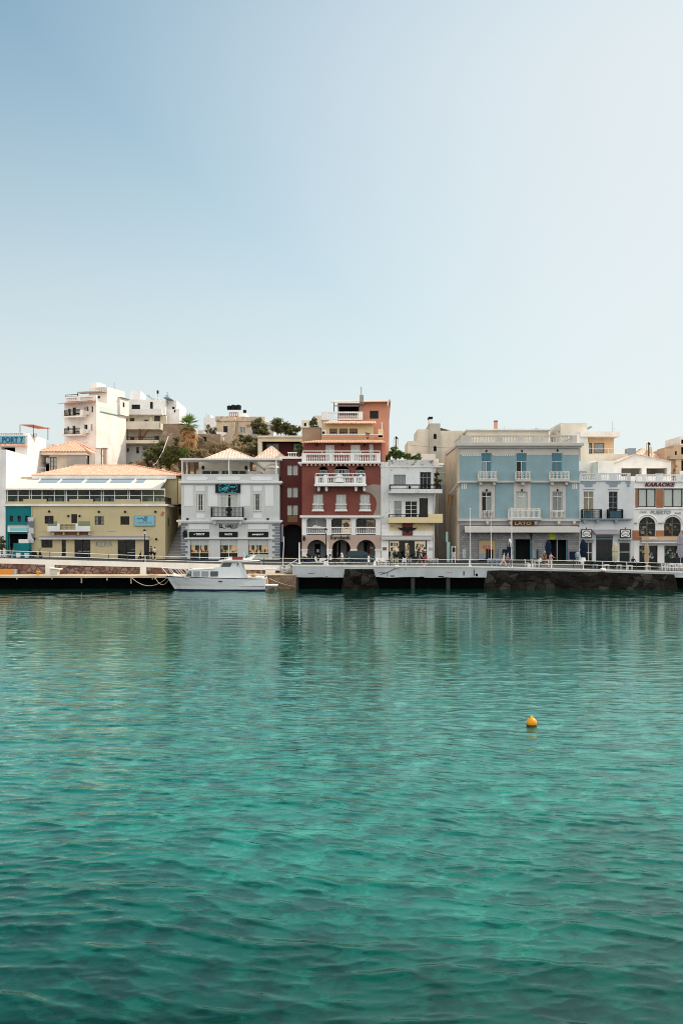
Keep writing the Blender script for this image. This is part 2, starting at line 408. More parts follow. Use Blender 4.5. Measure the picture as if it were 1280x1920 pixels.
def baluster(mb, x, y, z0, z1, r=.07, n=6):
    h = z1-z0
    mb.lathe((x, y, z0), [(r*.8, 0), (r*.8, h*.08), (r*.45, h*.14), (r*1.0, h*.34), (r*.8, h*.5), (r*.4, h*.78), (r*.75, h*.9), (r*.75, h)], n)
def balustrade_mb(mb, x0, x1, z0, z1, y, posts, mat, th=.28, pitch=.27, side=0):
    """rails, square posts at given x, turned balusters between"""
    mb.m(mat); H = z1-z0; a = z0+H*.16; b = z1-H*.16
    mb.box(x0, x1, y-th/2, y+th/2, z0, a); mb.box(x0, x1, y-th/2, y+th/2, b, z1)
    ps = sorted(posts)
    for p0, p1 in ps: mb.box(p0, p1, y-th/2-.004, y+th/2+.004, z0+.003, z1+.003)
    edges = [x0]+[v for p in ps for v in p]+[x1]
    for i in range(0, len(edges), 2):
        u, v = edges[i], edges[i+1]
        n = int((v-u)/pitch)
        if n < 1: continue
        for k in range(n): baluster(mb, u+(k+.5)*(v-u)/n, y, a-.002, b+.002, min(.085, th*.32))
    if side:
        for xx in (x0+th/2, x1-th/2):
            mb.box(xx-th/2, xx+th/2, y+th/2, y+side, z0, a-.003); mb.box(xx-th/2, xx+th/2, y+th/2, y+side, b+.003, z1)
            k = max(1, int((side-th/2)/pitch))
            for i in range(k): baluster(mb, xx, y+th/2+(i+.5)*(side-th/2)/k, a-.004, b+.004, .07)
def iron_rail_mb(mb, x0, x1, z0, z1, y, mat, side=0, pitch=.16, r=.018, mid=True, fancy=False):
    mb.m(mat)
    segs = [((x0, y), (x1, y))]
    if side: segs += [((x0, y), (x0, y+side)), ((x1, y), (x1, y+side))]
    for (ax, ay), (bx, by) in segs:
        for z in ([z1, z0+.06]+([z1-(z1-z0)*.18] if mid else [])): mb.tube((ax, ay, z), (bx, by, z), r*1.4, n=5)
        L = math.hypot(bx-ax, by-ay); n = max(1, int(L/pitch))
        for i in range(n+1):
            t = i/n; rr = r*(2.0 if i in (0, n) else 1); px_, py_ = ax+(bx-ax)*t, ay+(by-ay)*t
            mb.tube((px_, py_, z0), (px_, py_, z1), rr, n=4)
            if fancy and i < n: mb.lathe((px_+(bx-ax)/n/2, py_+(by-ay)/n/2, z0+(z1-z0)*.5), [(.01, -.05), (.035, 0), (.01, .05)], 5)
def roof_slope(mb, a, b, c, d, mat, pitch=.32, amp=.075, under=None):
    """barrel-tiled slope; a-b the eave, d-c the ridge (d over a)"""
    a, b, c, d = map(Vector, (a, b, c, d)); U = (b-a); L = U.length; U.normalize()
    Nn = U.cross(d-a if (d-a).cross(U).length > 1e-4 else c-a).normalized()
    if Nn.z < 0: Nn = -Nn
    V = Nn.cross(U).normalized()
    if V.z < 0: V = -V
    H = (d-a).dot(V); u1 = max((d-a).dot(U), 1e-4); u2 = (c-a).dot(U)
    def vmax(u): return H*max(0, min(1, u/u1 if u1 > .001 else 1, (L-u)/(L-u2) if L-u2 > .001 else 1))
    mb.m(mat); n = max(4, int(L/pitch)*6)
    rows = 7
    prev = None
    for i in range(n+1):
        u = L*i/n; ph = (u/pitch) % 1.0; h = amp*abs(math.sin(math.pi*ph))*1.0
        vm = vmax(u)
        colp = []
        for k in range(rows+1):
            v = vm*k/rows
            colp.append(a+U*u+V*v+Nn*h)
        if prev:
            for k in range(rows): mb.quad(prev[k], colp[k], colp[k+1], prev[k+1])
        prev = colp
    o = Nn*-.10
    mb.m(under or mat); mb.quad(a+o, b+o, c+o, d+o); mb.quad(a+o, b+o, b, a)
def hip_roof(mb, x0, x1, y0, y1, ze, zr, mat, ridge=None, cap=True, pitch=.32):
    """hip roof over a rectangle"""
    w_, d_ = x1-x0, y1-y0
    if ridge is None:
        k = min(w_, d_)/2; ridge = ((x0+k, (y0+y1)/2), (x1-k, (y0+y1)/2)) if w_ >= d_ else (((x0+x1)/2, y0+k), ((x0+x1)/2, y1-k))
    (rx0, ry0), (rx1, ry1) = ridge
    A, Bp, C, D = (x0, y0, ze), (x1, y0, ze), (x1, y1, ze), (x0, y1, ze); P, Q = (rx0, ry0, zr), (rx1, ry1, zr)
    roof_slope(mb, A, Bp, Q, P, mat, pitch); roof_slope(mb, Bp, C, (Q if ry0 == ry1 else Q), (Q if ry0 == ry1 else P), mat, pitch)
    roof_slope(mb, C, D, P, Q, mat, pitch); roof_slope(mb, D, A, P, (P if ry0 == ry1 else Q), mat, pitch)
    if cap:
        mb.m(mat)
        for s_, e_ in ((A, P), (Bp, Q), (C, Q), (D, P), (P, Q)): 
            s2 = Vector(s_)+Vector((0, 0, .06)); e2 = Vector(e_)+Vector((0, 0, .08)); mb.tube(s2, e2, .11, n=6)

class Bd:
    """a building front at distance Y, measured in pixels of the photo"""
    def __init__(s, name=None, label=None, cat='building', px=0, Y=134, py=1050, root=None, group=None):
        s.Y = Y
        s.root = root or thing(name, label, cat, (PX(px, Y), Y, PZ(py, Y)), group)
    def at(s, Y): return Bd(Y=Y, root=s.root)
    def x(s, px): return PX(px, s.Y)
    def z(s, py): return PZ(py, s.Y)
    def wall(s, px0, px1, py0, py1, depth, mat, holes=(), thick=.28, name='wall', top=None, reveal=None, flatroof=True, parent=None):
        mb = MB(); hs = []
        for h in holes:
            g = [s.x(h[0]), s.x(h[1]), s.z(h[3]), s.z(h[2])]
            if len(h) > 4: g.append(h[4])
            hs.append(tuple(g))
        wall_mesh(mb, s.x(px0), s.x(px1), s.z(py1), s.z(py0), s.Y, thick, hs, depth, mat, top, reveal=reveal, flatroof=flatroof)
        o = mb.build(name, parent or s.root, recalc=False)
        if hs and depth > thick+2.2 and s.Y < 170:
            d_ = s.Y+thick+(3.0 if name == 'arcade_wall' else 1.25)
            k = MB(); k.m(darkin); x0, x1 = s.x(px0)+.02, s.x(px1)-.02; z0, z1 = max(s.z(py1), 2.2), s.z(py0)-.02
            k.quad((x0, d_, z0), (x1, d_, z0), (x1, d_, z1), (x0, d_, z1)); k.quad((x0, s.Y+thick+.02, z1), (x1, s.Y+thick+.02, z1), (x1, d_, z1), (x0, d_, z1)); k.build('shade_backdrop', parent or s.root, recalc=False)  # near-black sheets added behind openings so the rooms read as unlit
        return o
    def box(s, name, px0, px1, py0, py1, d0, d1, mat, parent=None, mb=None, bevel=0):
        b = mb or MB(); b.m(mat); b.box(s.x(px0), s.x(px1), s.Y+d0, s.Y+d1, s.z(py1), s.z(py0))
        if mb is None: return b.build(name, parent or s.root)
    def window(s, px0, px1, py0, py1, frame=None, nx=2, nz=1, curtain=None, d=.14, name='window', transom=None, glassm=None, sill=None, fw=.06, deep=.35, open_leaf=None, gap=0.0, lintel=False):
        frame = frame or frames_w; x0, x1, z0, z1 = s.x(px0)+.004, s.x(px1)-.004, s.z(py1)+.004, s.z(py0)-.004; y = s.Y+d
        mb = MB(); mb.m(frame); t = .06
        mb.box(x0, x0+fw, y, y+t, z0, z1); mb.box(x1-fw, x1, y, y+t, z0, z1)
        mb.box(x0+fw, x1-fw, y, y+t, z1-fw, z1); mb.box(x0+fw, x1-fw, y, y+t, z0, z0+fw)
        for i in range(1, nx):
            xx = x0+(x1-x0)*i/nx; mb.box(xx-fw*.55, xx+fw*.55, y-.01, y+t-.01, z0+fw, z1-fw)
        zt = z1-fw
        if transom: zt = z1-(z1-z0)*transom; mb.box(x0+fw, x1-fw, y-.02, y+t-.02, zt-fw*.6, zt+fw*.6)
        for i in range(1, nz):
            zz = z0+(zt-z0)*i/nz; mb.box(x0+fw, x1-fw, y-.015, y+t-.015, zz-fw*.3, zz+fw*.3)
        o = mb.build(name, s.root)
        g = MB(); g.quad((x0+fw, y+.03, z0+fw), (x1-fw, y+.03, z0+fw), (x1-fw, y+.03, z1-fw), (x0+fw, y+.03, z1-fw)); g.build('pane', o, glassm or glass, recalc=False)
        if curtain:
            c = MB(); n = 24; a = x0+fw*.6; b_ = x1-fw*.6; yy = y+.075
            def strip(u0, u1):
                for i in range(n):
                    ua, ub = u0+(u1-u0)*i/n, u0+(u1-u0)*(i+1)/n
                    c.quad((ua, yy+.025*math.sin(i*1.9), z0), (ub, yy+.025*math.sin((i+1)*1.9), z0), (ub, yy+.025*math.sin((i+1)*1.9), z1), (ua, yy+.025*math.sin(i*1.9), z1))
            if gap: mid = (a+b_)/2; gw = (b_-a)*gap/2; strip(a, mid-gw); strip(mid+gw, b_)
            else: strip(a, b_)
            c.build('curtain', o, curtain, recalc=False)
        if sill:
            k = MB(); k.m(sill); k.box(x0-.08, x1+.08, s.Y-.09, s.Y+.06, z0-.10, z0-.006); k.build('sill', o)
        return o
    def text(s, st, px0, px1, py0, py1, mat, d=0.0, depth=.05, bold=0, shear=0, name='lettering', parent=None):
        return text_into(name, st, s.x(px0), s.x(px1), s.z(py1), s.z(py0), s.Y-d, mat, parent or s.root, depth, bold, shear)
# ================================================================== SETTING
YE = 117.0                                             # quay edge
EDGE = [(-400, 1045), (0, 1047), (250, 1054), (555, 1060), (900, 1062), (1280, 1072), (1700, 1080)]    # coping row
def z_edge(px): return PZ(interp(px, EDGE), YE)
BASE = [(-400, 1042), (0, 1044), (300, 1048), (600, 1050), (900, 1051), (1280, 1056), (1700, 1060)]
def z_base(px): return PZ(interp(px, BASE), 134)
YW = 122.0                                             # the left-hand wall stands back behind the low dock
TOPR = [(-400, 1045.5), (0, 1047), (250, 1053.5), (557, 1061)]
def ztop(px): return PZ(interp(px, TOPR), YW)
XSPLIT = PX(548, YE)
def gz(x, Y):
    pb = 640+x*FPX/134
    if x < XSPLIT:
        t = max(0, min(1, (Y-YW)/12)); return ztop(640+x*FPX/YW)*(1-t)+z_base(pb)*t
    t = max(0, min(1, (Y-YE)/17)); return z_edge(640+x*FPX/YE)*(1-t)+z_base(pb)*t

# water: real waves as a graded sheet of mesh, finer towards the viewer's shore
def build_water():
    rng = np.random.default_rng(5)
    ys = [5.0]
    while ys[-1] < 121.5: ys.append(ys[-1]+max(.025, min(.2, ys[-1]*.0016)))
    ys = np.array(ys); nx = 760
    u = np.linspace(-1, 1, nx); hw = .343*ys*1.3+3.0
    Y = np.repeat(ys[:, None], nx, 1); X = hw[:, None]*u[None, :]
    dx = (hw*2/nx)[:, None]; dy = np.gradient(ys)[:, None]
    Z = np.zeros_like(X)
    wx = X+.35*np.sin(Y*.31+1.3*np.sin(X*.17))+.25*np.sin(X*.53+Y*.21); wy = Y+.45*np.sin(X*.23+.6*np.sin(Y*.19))+.2*np.sin(X*.71-Y*.33)
    gust = .75+.33*np.sin(X*.05+1.1*np.sin(Y*.043)+.7)*np.sin(Y*.061+.8*np.sin(X*.07))
    def field(n, l0, l1, spread, shift):
        S = np.zeros_like(X); var = 0.0
        for i in range(n):
            lam = l0*(l1/l0)**rng.random(); k = 2*np.pi/lam; th = rng.normal(0, spread)+shift
            att = 1/(1+np.exp(-(lam/np.maximum(dy, dx)-5.2)*1.4)); a_ = lam/l1
            S += a_*att*np.sin(k*np.sin(th)*wx+k*np.cos(th)*wy+rng.random()*6.28); var += a_*a_/2
        S = S/math.sqrt(var); return 1.9*np.tanh(S/1.9)
    # calm flats with narrow steep crests: the logarithm of the height is the random field
    S1 = field(40, .75, 2.9, .34, .05); S2 = field(60, .24, .8, .34, .1); S3 = field(44, .12, .26, .5, -.1)
    Z = gust*(WH[0]*np.exp(.72*S1)+WH[1]*np.exp(.85*S2)*(.75+.45*np.tanh(S1))+WH[2]*np.exp(.6*S3)*(.7+.5*np.tanh(S2)))
    Z -= Z.mean()
    Z = Z.astype(np.float32)
    n = len(ys); co = np.stack([X, Y, Z], -1).reshape(-1, 3).astype(np.float32)
    i = np.arange(n-1)[:, None]*nx+np.arange(nx-1)[None, :]
    f = np.stack([i, i+1, i+nx+1, i+nx], -1).reshape(-1, 4)
    me = bpy.data.meshes.new('water'); me.vertices.add(len(co)); me.vertices.foreach_set('co', co.ravel())
    me.loops.add(f.size); me.loops.foreach_set('vertex_index', f.ravel().astype(np.int32))
    me.polygons.add(len(f)); me.polygons.foreach_set('loop_start', (np.arange(len(f))*4).astype(np.int32))
    me.polygons.foreach_set('use_smooth', np.ones(len(f), bool)); me.update(calc_edges=True)
    o = bpy.data.objects.new('water', me); COL.objects.link(o); struct(o)
    m, t, p = newmat('sea_water'); v = coords(t)
    # the bed is seen refracted: the look-up point slides with the slope of each wave facet
    gn = t.nodes.new('ShaderNodeNewGeometry'); vm = N(t, 'ShaderNodeVectorMath', operation='MULTIPLY'); t.links.new(gn.outputs['Normal'], vm.inputs[0]); vm.inputs[1].default_value = (2.6, 2.6, 0)
    va = N(t, 'ShaderNodeVectorMath', operation='ADD'); t.links.new(v, va.inputs[0]); t.links.new(vm.outputs[0], va.inputs[1]); v = va.outputs[0]
    # body colour: sandy shallows and weed beds seen through green water
    vw = mixc(t, .05, v, t_noise_col(t, v, .9))
    # body tone by distance: dark near shore, paler midway, dark again towards the quay
    sy = t.nodes.new('ShaderNodeSeparateXYZ'); t.links.new(v, sy.inputs[0])
    na = N(t, 'ShaderNodeMath', operation='MULTIPLY_ADD'); t.links.new(noise(t, coords(t, (.8, 1, 1)), .10, 3, .5), na.inputs[0]); na.inputs[1].default_value = .55; na.inputs[2].default_value = -.275
    lg = N(t, 'ShaderNodeMath', operation='LOGARITHM'); t.links.new(sy.outputs[1], lg.inputs[0]); lg.inputs[1].default_value = 120.0/8
    sb = N(t, 'ShaderNodeMath', operation='SUBTRACT'); t.links.new(lg.outputs[0], sb.inputs[0]); sb.inputs[1].default_value = math.log(8)/math.log(15)
    ad = N(t, 'ShaderNodeMath', operation='ADD'); t.links.new(sb.outputs[0], ad.inputs[0]); t.links.new(na.outputs[0], ad.inputs[1])
    c = ramp(t, ad.outputs[0], WSTOPS)
    b = noise(t, vw, 1.35, 6, .66)
    c = mixc(t, ramp(t, b, [(.42, (0, 0, 0)), (.55, (1, 1, 1))]), mixc(t, 1.0, c, WDK, 'MULTIPLY'), c)
    vd = mixc(t, .25, v, t_noise_col(t, v, 1.7))
    c = mixc(t, ramp(t, noise(t, vd, 2.2, 6, .68), [(.53, (0, 0, 0)), (.62, (.6, .6, .6))]), c, mixc(t, 1.0, c, WLT, 'MULTIPLY'))
    t.links.new(c, p.inputs['Base Color']); p.inputs['Roughness'].default_value = .04; p.inputs['IOR'].default_value = 1.333
    p.inputs['Specular IOR Level'].default_value = .5
    h = noise(t, coords(t, (.6, 1.7, 1)), 4.2, 4, .62)
    bump(t, p, h, .12, .02)
    df = t.nodes.new('ShaderNodeBsdfDiffuse'); t.links.new(c, df.inputs[0]); gl = t.nodes.new('ShaderNodeBsdfGlossy'); gl.inputs['Roughness'].default_value = .035; gl.inputs[0].default_value = (.74, 1, .96, 1)
    nb = p.inputs['Normal'].links[0].from_socket; fr = t.nodes.new('ShaderNodeFresnel'); fr.inputs[0].default_value = 1.28
    for q_ in (gl, fr): t.links.new(nb, q_.inputs['Normal'])
    ms = t.nodes.new('ShaderNodeMixShader'); t.links.new(fr.outputs[0], ms.inputs[0]); t.links.new(df.outputs[0], ms.inputs[1]); t.links.new(gl.outputs[0], ms.inputs[2]); t.links.new(ms.outputs[0], t.nodes['Material Output'].inputs[0])
    me.materials.append(m)
    return m
WH = (.0082, .0066, .0022)
def t_noise_col(t, v, s):
    n = t.nodes.new('ShaderNodeTexNoise'); n.inputs['Scale'].default_value = s; n.inputs['Detail'].default_value = 3; t.links.new(v, n.inputs[0]); return n.outputs['Color']
WSTOPS = [(.02, (.0001, .022, .015)), (.20, (.0002, .054, .041)), (.34, (.004, .122, .096)), (.55, (.016, .128, .108)), (.74, (.003, .080, .058)), (.88, (.002, .035, .026)), (1.0, (.002, .022, .015))]
WDK = (.25, .45, .47); WLT = (6, 2.0, 1.9)
seam = build_water()
b = MB(); b.quad((-500, -300, -.35), (500, -300, -.35), (500, 119.5, -.35), (-500, 119.5, -.35)); struct(b.build('sea', None, seam, recalc=False))

# promenade, street and the ground under the town
b = MB(); b.m(paving); pxs = [-700]+list(range(-300, 1701, 100))+[2200]
px_l = [PX(p, YE) for p in pxs if p < 548]+[XSPLIT-.001]; px_r = [XSPLIT]+[PX(p, YE) for p in pxs if p > 548]
for ya, yb, mt, xs_ in ((YE, 122.4, paving, px_r), (YW+.2, 124, paving, px_l), (122.4, 134, asphalt, px_r), (124, 134, asphalt, px_l), (134, 152, paving, px_l), (134, 152, paving, px_r)):
    b.m(mt)
    for x0, x1 in zip(xs_, xs_[1:]):
        b.quad((x0, ya, gz(x0, ya)), (x1, ya, gz(x1, ya)), (x1, yb, gz(x1, yb)), (x0, yb, gz(x0, yb)))
struct(b.build('promenade', None, recalc=False))
def hill(x, Y):
    p = interp(Y, [(148, 2.9), (152, 13.8), (160, 16.2), (168, 18.2), (176, 20.0), (200, 21), (260, 18), (420, 6)])
    A = interp(x, [(-60, .55), (-40, .7), (-34, 1), (-9, 1), (-4, .8), (3, .5), (60, .5)])
    n = .5*math.sin(x*.7+Y*.4)+.35*math.sin(x*1.7-Y*1.1)+.3*math.sin(Y*2.1+x*.3)
    return 2.7+(p-2.7)*A+(n*.7 if Y > 150 else 0)
b = MB(); b.m(dirt); gx = [-140+280*i/150 for i in range(151)]; gy = [148, 149.3, 150.6, 152]+[152+1.5*i for i in range(1, 22)]+[190, 200, 220, 260, 330, 420]
base = len(b.v)
for yy in gy:
    for xx in gx: b.v.append((xx, yy, hill(xx, yy)))
W_ = len(gx)
for j in range(len(gy)-1):
    for i in range(W_-1): b.f.append((j*W_+i, j*W_+i+1, (j+1)*W_+i+1, (j+1)*W_+i)); b.mi.append(0)
struct(b.build('hillside', None, recalc=False, smooth=False))

# ---- quay walls -------------------------------------------------
# right-hand quay: whitewashed slab with hollow underneath, rubble bastions
q = thing('quay_wall', 'whitewashed quay wall with black hollows at the waterline right of the moored boat', 'quay wall', (PX(900, YE), YE, 0))
b = MB(); b.m(quaywhite)
def zrow(py): return PZ(py, YE)
XR0, XR1 = PX(548, YE), PX(1900, YE)
seg = list(range(548, 1901, 26))
rq = random.Random(3)
low = {p: 1082.5+rq.uniform(-1.1, 1.1) for p in seg}
for p0, p1 in zip(seg, seg[1:]):
    x0, x1 = PX(p0, YE), PX(p1, YE)
    b.quad((x0, YE, zrow(low[p0])), (x1, YE, zrow(low[p1])), (x1, YE, z_edge(p1)), (x0, YE, z_edge(p0)))
    b.quad((x0, YE, zrow(low[p0])), (x0, YE+3, zrow(low[p0])), (x1, YE+3, zrow(low[p1])), (x1, YE, zrow(low[p1])))
b.quad((XR0, YE, zrow(1083)), (XR0, YE, z_edge(548)), (XR0, YE+5, z_edge(548)), (XR0, YE+5, zrow(1083)))
b.build('slab_face', q, recalc=False)
b = MB(); b.m(quaycap)
for p0, p1 in zip(seg, seg[1:]):
    x0, x1 = PX(p0, YE), PX(p1, YE); y0_, y1_ = YE-.06, YE+.35
    za, zb = z_edge(p0), z_edge(p1)
    for zz, s_ in ((.03, 1),):
        b.quad((x0, y0_, za+zz), (x1, y0_, zb+zz), (x1, y1_, zb+zz), (x0, y1_, za+zz)); b.quad((x0, y0_, za-.13), (x1, y0_, zb-.13), (x1, y0_, zb+zz), (x0, y0_, za+zz))
        b.quad((x0, y0_, za-.13), (x0, YE, za-.13), (x1, YE, zb-.13), (x1, y0_, zb-.13))
b.build('coping', q, recalc=False)
b = MB(); b.m(quayblack); b.box(XR0, XR1, YE+.45, YE+3.2, -1.2, zrow(1083.5)); b.build('recess_back', q)  # black block stands for the shade under the slab
piermat = paint('dark_pier_concrete', (.05, .052, .05), stain=.3)
for pp in (556, 774, 840):
    b = MB(); b.m(piermat); b.box(PX(pp-3.5, YE), PX(pp+3.5, YE), YE+.2, YE+.44, -1.2, zrow(1083)); b.build('pier', q)
# painted letters and dark scars on the face
b = MB(); b.m(quayblack)
for px_, py_, wx_, hz_ in ((869, 1075, 2, 8), (888, 1074, 1.4, 12), (893, 1078, 4, 5), (716, 1074, 14, 1), (583, 1075, 12, .8), (608, 1077, 1.2, 1.2), (612, 1081, 3, 1), (735, 1080, 8, 2), (790, 1082, 8, 1.5), (826, 1081, 10, 2), (842, 1074, 12, .7), (760, 1067, 3, 1.2)):
    b.box(PX(px_-wx_/2, YE), PX(px_+wx_/2, YE), YE-.012, YE+.05, zrow(py_+hz_/2), zrow(py_-hz_/2))
b.build('stain', q)
def rockface(name, label, pts_top, pts_bot, bulge, seed):
    """rubble bastion: battered rough face between two rows of photo points"""
    rr = random.Random(seed); b = MB(); b.m(quayrock); nx_, nz_ = 70, 16
    o0 = pts_top[0][0]; o1 = pts_top[-1][0]; g = []
    for j in range(nz_+1):
        row = []
        for i in range(nx_+1):
            t = i/nx_; s_ = j/nz_
            pt = (o0+(o1-o0)*t); pb = pts_bot[0][0]+(pts_bot[-1][0]-pts_bot[0][0])*t
            x = PX(pt*(1-s_)+pb*s_, YE); z = zrow(interp(pt, pts_top))*(1-s_)+(-.7)*s_
            edge = min(1, min(t, 1-t)*nx_/3)
            y = YE-.09-(bulge*s_+.18*(math.sin(x*1.9+z*3)+math.sin(x*3.7-z*2.3)+rr.uniform(-.8, .8))*.5)*edge*(.25 if j == 0 else 1)-.05
            row.append((x, min(y, YE-.09) if edge else YE+.1, z))
        g.append(row)
    for j in range(nz_):
        for i in range(nx_): b.quad(g[j][i], g[j][i+1], g[j+1][i+1], g[j+1][i])
    b.quad(*g[0]) if False else None
    for i in range(nx_): b.quad(g[0][i], (g[0][i][0], YE+.05, g[0][i][2]), (g[0][i+1][0], YE+.05, g[0][i+1][2]), g[0][i+1])
    o = b.build(name, None, recalc=False); o.data.polygons.foreach_set('use_smooth', [True]*len(o.data.polygons)); return tag(o, label, 'stone wall')
rockface('stone_buttress', 'dark rough stone buttress with slanting right edge under the blue car', [(646, 1067), (700, 1067)], [(638, 1104), (714, 1104)], .5, 1)
rockface('rubble_wall', 'long dark rubble stone quay wall under the terrace cafes at the right', [(911, 1070), (940, 1069), (1100, 1072), (1265, 1077)], [(904, 1104), (1272, 1106)], .55, 2)

# left-hand quay: low dock in front, wall with stone panels behind
q = thing('low_dock', 'low concrete dock with sunlit edge and black hollow beneath at the left', 'dock', (PX(200, YE), YE, 0))
XL0, XL1 = PX(-400, YE), PX(548, YE); zd = zrow(1079.2)
b = MB(); b.m(dockcol); b.box(XL0, PX(508, YE), YE, YW, zd-.27, zd); b.build('dock_slab', q)
b = MB(); b.m(quayblack); b.box(XL0, XL1, YE+.6, YE+3, -1.2, zd-.28)
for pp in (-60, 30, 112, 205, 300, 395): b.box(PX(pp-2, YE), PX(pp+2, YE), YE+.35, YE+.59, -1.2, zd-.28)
b.build('recess', q)  # black fill stands for the shade beneath the dock
b = MB(); b.m(dockcol)
for pp, hh in ((32, 4), (98, 4), (153, 11), (201, 6), (246, 12), (286, 4), (291, 4)):
    b.box(PX(pp-.7, YE), PX(pp+.7, YE), YE-.05, YE+.3, zd-.2-hh/16, zd-.2)
b.build_each('hanging_tie', q)
b = MB(); b.m(rubble('dock_end_stone', [(.24, .15, .09), (.40, .27, .17), (.30, .22, .15), (.5, .36, .25)], 1.6, bmp=.9)); b.box(PX(500, YE), PX(555, YE), YE-.1, YE+1.8, -.9, zd+.02); b.build('dock_end', q)
b = MB(); b.m(dockcol); b.box(PX(499, YE), PX(556, YE), YE-.2, YW, zd+.024, zd+.12); b.build('dock_coping', q)

q = thing('promenade_wall', 'white retaining wall with reddish stone panels above the low dock', 'wall', (PX(250, YW), YW, zd))
cols = [(-60, -48), (86, 103), (263, 275)]
b = MB(); b.m(quaycap)
sg = [-400, -200, -60, 0, 60, 120, 180, 250, 320, 400, 480, 549]
for p0, p1 in zip(sg, sg[1:]):
    x0, x1 = PX(p0, YW), PX(p1, YW); za, zb = ztop(p0), ztop(p1); hb = .62
    for (ya, yb) in ((YW-.12, YW+.35),):
        b.add([(x0, ya, za-hb), (x1, ya, zb-hb), (x1, yb, zb-hb), (x0, yb, za-hb), (x0, ya, za), (x1, ya, zb), (x1, yb, zb), (x0, yb, za)], [(0, 3, 2, 1), (4, 5, 6, 7), (0, 1, 5, 4), (2, 3, 7, 6)])
b.build('coping_band', q)
for c0, c1 in cols:
    b = MB(); b.m(quaycap); b.box(PX(c0, YW), PX(c1, YW), YW-.10, YW+.3, zd, ztop(c0)-.6); b.build_each('pilaster', q)
pr = [-400]+[v for c in cols for v in c]+[549]
for i in range(0, len(pr), 2):
    b = MB(); b.m(stonewall); x0, x1 = PX(pr[i], YW), PX(pr[i+1], YW)
    n = max(1, int((x1-x0)/4))
    for k in range(n):
        a, c = x0+(x1-x0)*k/n, x0+(x1-x0)*(k+1)/n
        b.quad((a, YW, zd-.1), (c, YW, zd-.1), (c, YW, PZ(interp(640+c*FPX/YW, TOPR), YW)-.5), (a, YW, PZ(interp(640+a*FPX/YW, TOPR), YW)-.5))
    b.build('stone_panel', q, recalc=False)
# ================================================================== FRONT ROW OF BUILDINGS
Y0 = 134.0
# ---------------- white hotel at the left edge
B = Bd('white_hotel', 'white hotel with a blue name board under its roof balustrade', 'building', -40, Y0, 1047)
B.wall(-160, 12, 843, 1060, PX(12, Y0)*0+9.0, white, holes=[(-30, -16, 905, 925), (-30, -16, 950, 970)], name='wall')
B.window(-30, -16, 905, 925, frames_blue); B.window(-30, -16, 950, 970, frames_blue)
U = B.at(143.0)
U.wall(-170, 52, 812, 990, 9.0, white, holes=[(-70, -14, 838, 862), (3, 29, 838, 858), (-9, 0, 838, 858)], name='upper_wall', thick=1.6)
U.box('ledge', -172, 52.5, 833.5, 837, -.9, .0, terra)
U.box('name_board', -60, 47, 818.5, 832, -.35, -.003, flat('blue_sign_board', (.13, .34, .43), .6))
U.text('HOTEL PORT 7', -34, 45.5, 820, 830.5, flat('navy_letter', (.01, .05, .16), .5), d=.36, bold=.02)
b = MB(); balustrade_mb(b, U.x(-170), U.x(51), U.z(818), U.z(811.5), U.Y-.12, [(U.x(44), U.x(51))], white2, th=.2, pitch=.3); b.build('balustrade', B.root)
b = MB(); b.m(iron)
for a, c in ((36, 802), (61, 800), (77, 805)): b.tube((U.x(a), U.Y+.5+(3 if a > 70 else 0), U.z(820)), (U.x(a), U.Y+.5+(3 if a > 70 else 0), U.z(796)), .05)
b.m(salmon); b.add([(U.x(36), U.Y+.5, U.z(796)), (U.x(61), U.Y+.5, U.z(796)), (U.x(78), U.Y+4.5, U.z(797.5)), (U.x(52), U.Y+4.5, U.z(797.5)), (U.x(36), U.Y+.5, U.z(795)), (U.x(61), U.Y+.5, U.z(795)), (U.x(78), U.Y+4.5, U.z(796.5)), (U.x(52), U.Y+4.5, U.z(796.5))], [(0, 3, 2, 1), (4, 5, 6, 7), (0, 1, 5, 4), (1, 2, 6, 5), (2, 3, 7, 6), (3, 0, 4, 7)])
b.build('roof_canopy', B.root)
b = MB(); iron_rail_mb(b, U.x(52), U.x(57), U.z(816), U.z(809), U.Y+3, iron, pitch=.5, r=.012); b.build('roof_railing', B.root)

# ---------------- yellow building with roof terrace
B = Bd('terrace_building', 'ochre yellow building with glazed roof terrace and white awnings', 'building', 175, Y0, 1047)
HY_ = [(84, 101, 967, 982), (134, 145, 964, 981), (178, 195, 968, 984), (226, 243, 968, 984), (78, 99, 1012, 1027), (116, 124, 1012, 1043),
       (140, 170, 1012, 1045), (221, 254, 1013, 1048.5), (270, 280, 1013, 1048)]
B.wall(59, 310, 949, 1060, 13, yellow, holes=HY_, name='wall', thick=.32)
B.wall(11, 59, 949, 1060, 6, teal, holes=[(19, 25.5, 967, 978), (33.5, 40, 967, 978), (47.5, 54.5, 967, 978), (16, 53.5, 1001, 1049)], name='teal_wall', thick=.4)
B.box('string_course', 9, 315, 945, 949, -.22, 13, whitewarm)
B.wall(11, 310, 940.3, 945, 13, yellow, name='parapet')
b = MB()
for a, c in ((45, 88), (131, 175), (217, 263)): B.box('', a, c, 935.8, 944.9, -.12, .12, yellow, mb=b)
b.build_each('parapet_panel', B.root)
T = B.at(139.0)     # terrace room at the back
TH = [(58, 82, 909, 944), (88, 108, 909, 944), (114, 135, 909, 944), (160, 185, 909, 944), (192, 214, 909, 944), (236, 262, 909, 944)]
T.wall(40, 334, 894, 946, 10, yellow, holes=TH, name='terrace_room')
for i, h in enumerate(TH): T.window(*h, frames_b if i % 2 else frames_w, nx=2, curtain=None if i % 2 else curtaingrey)
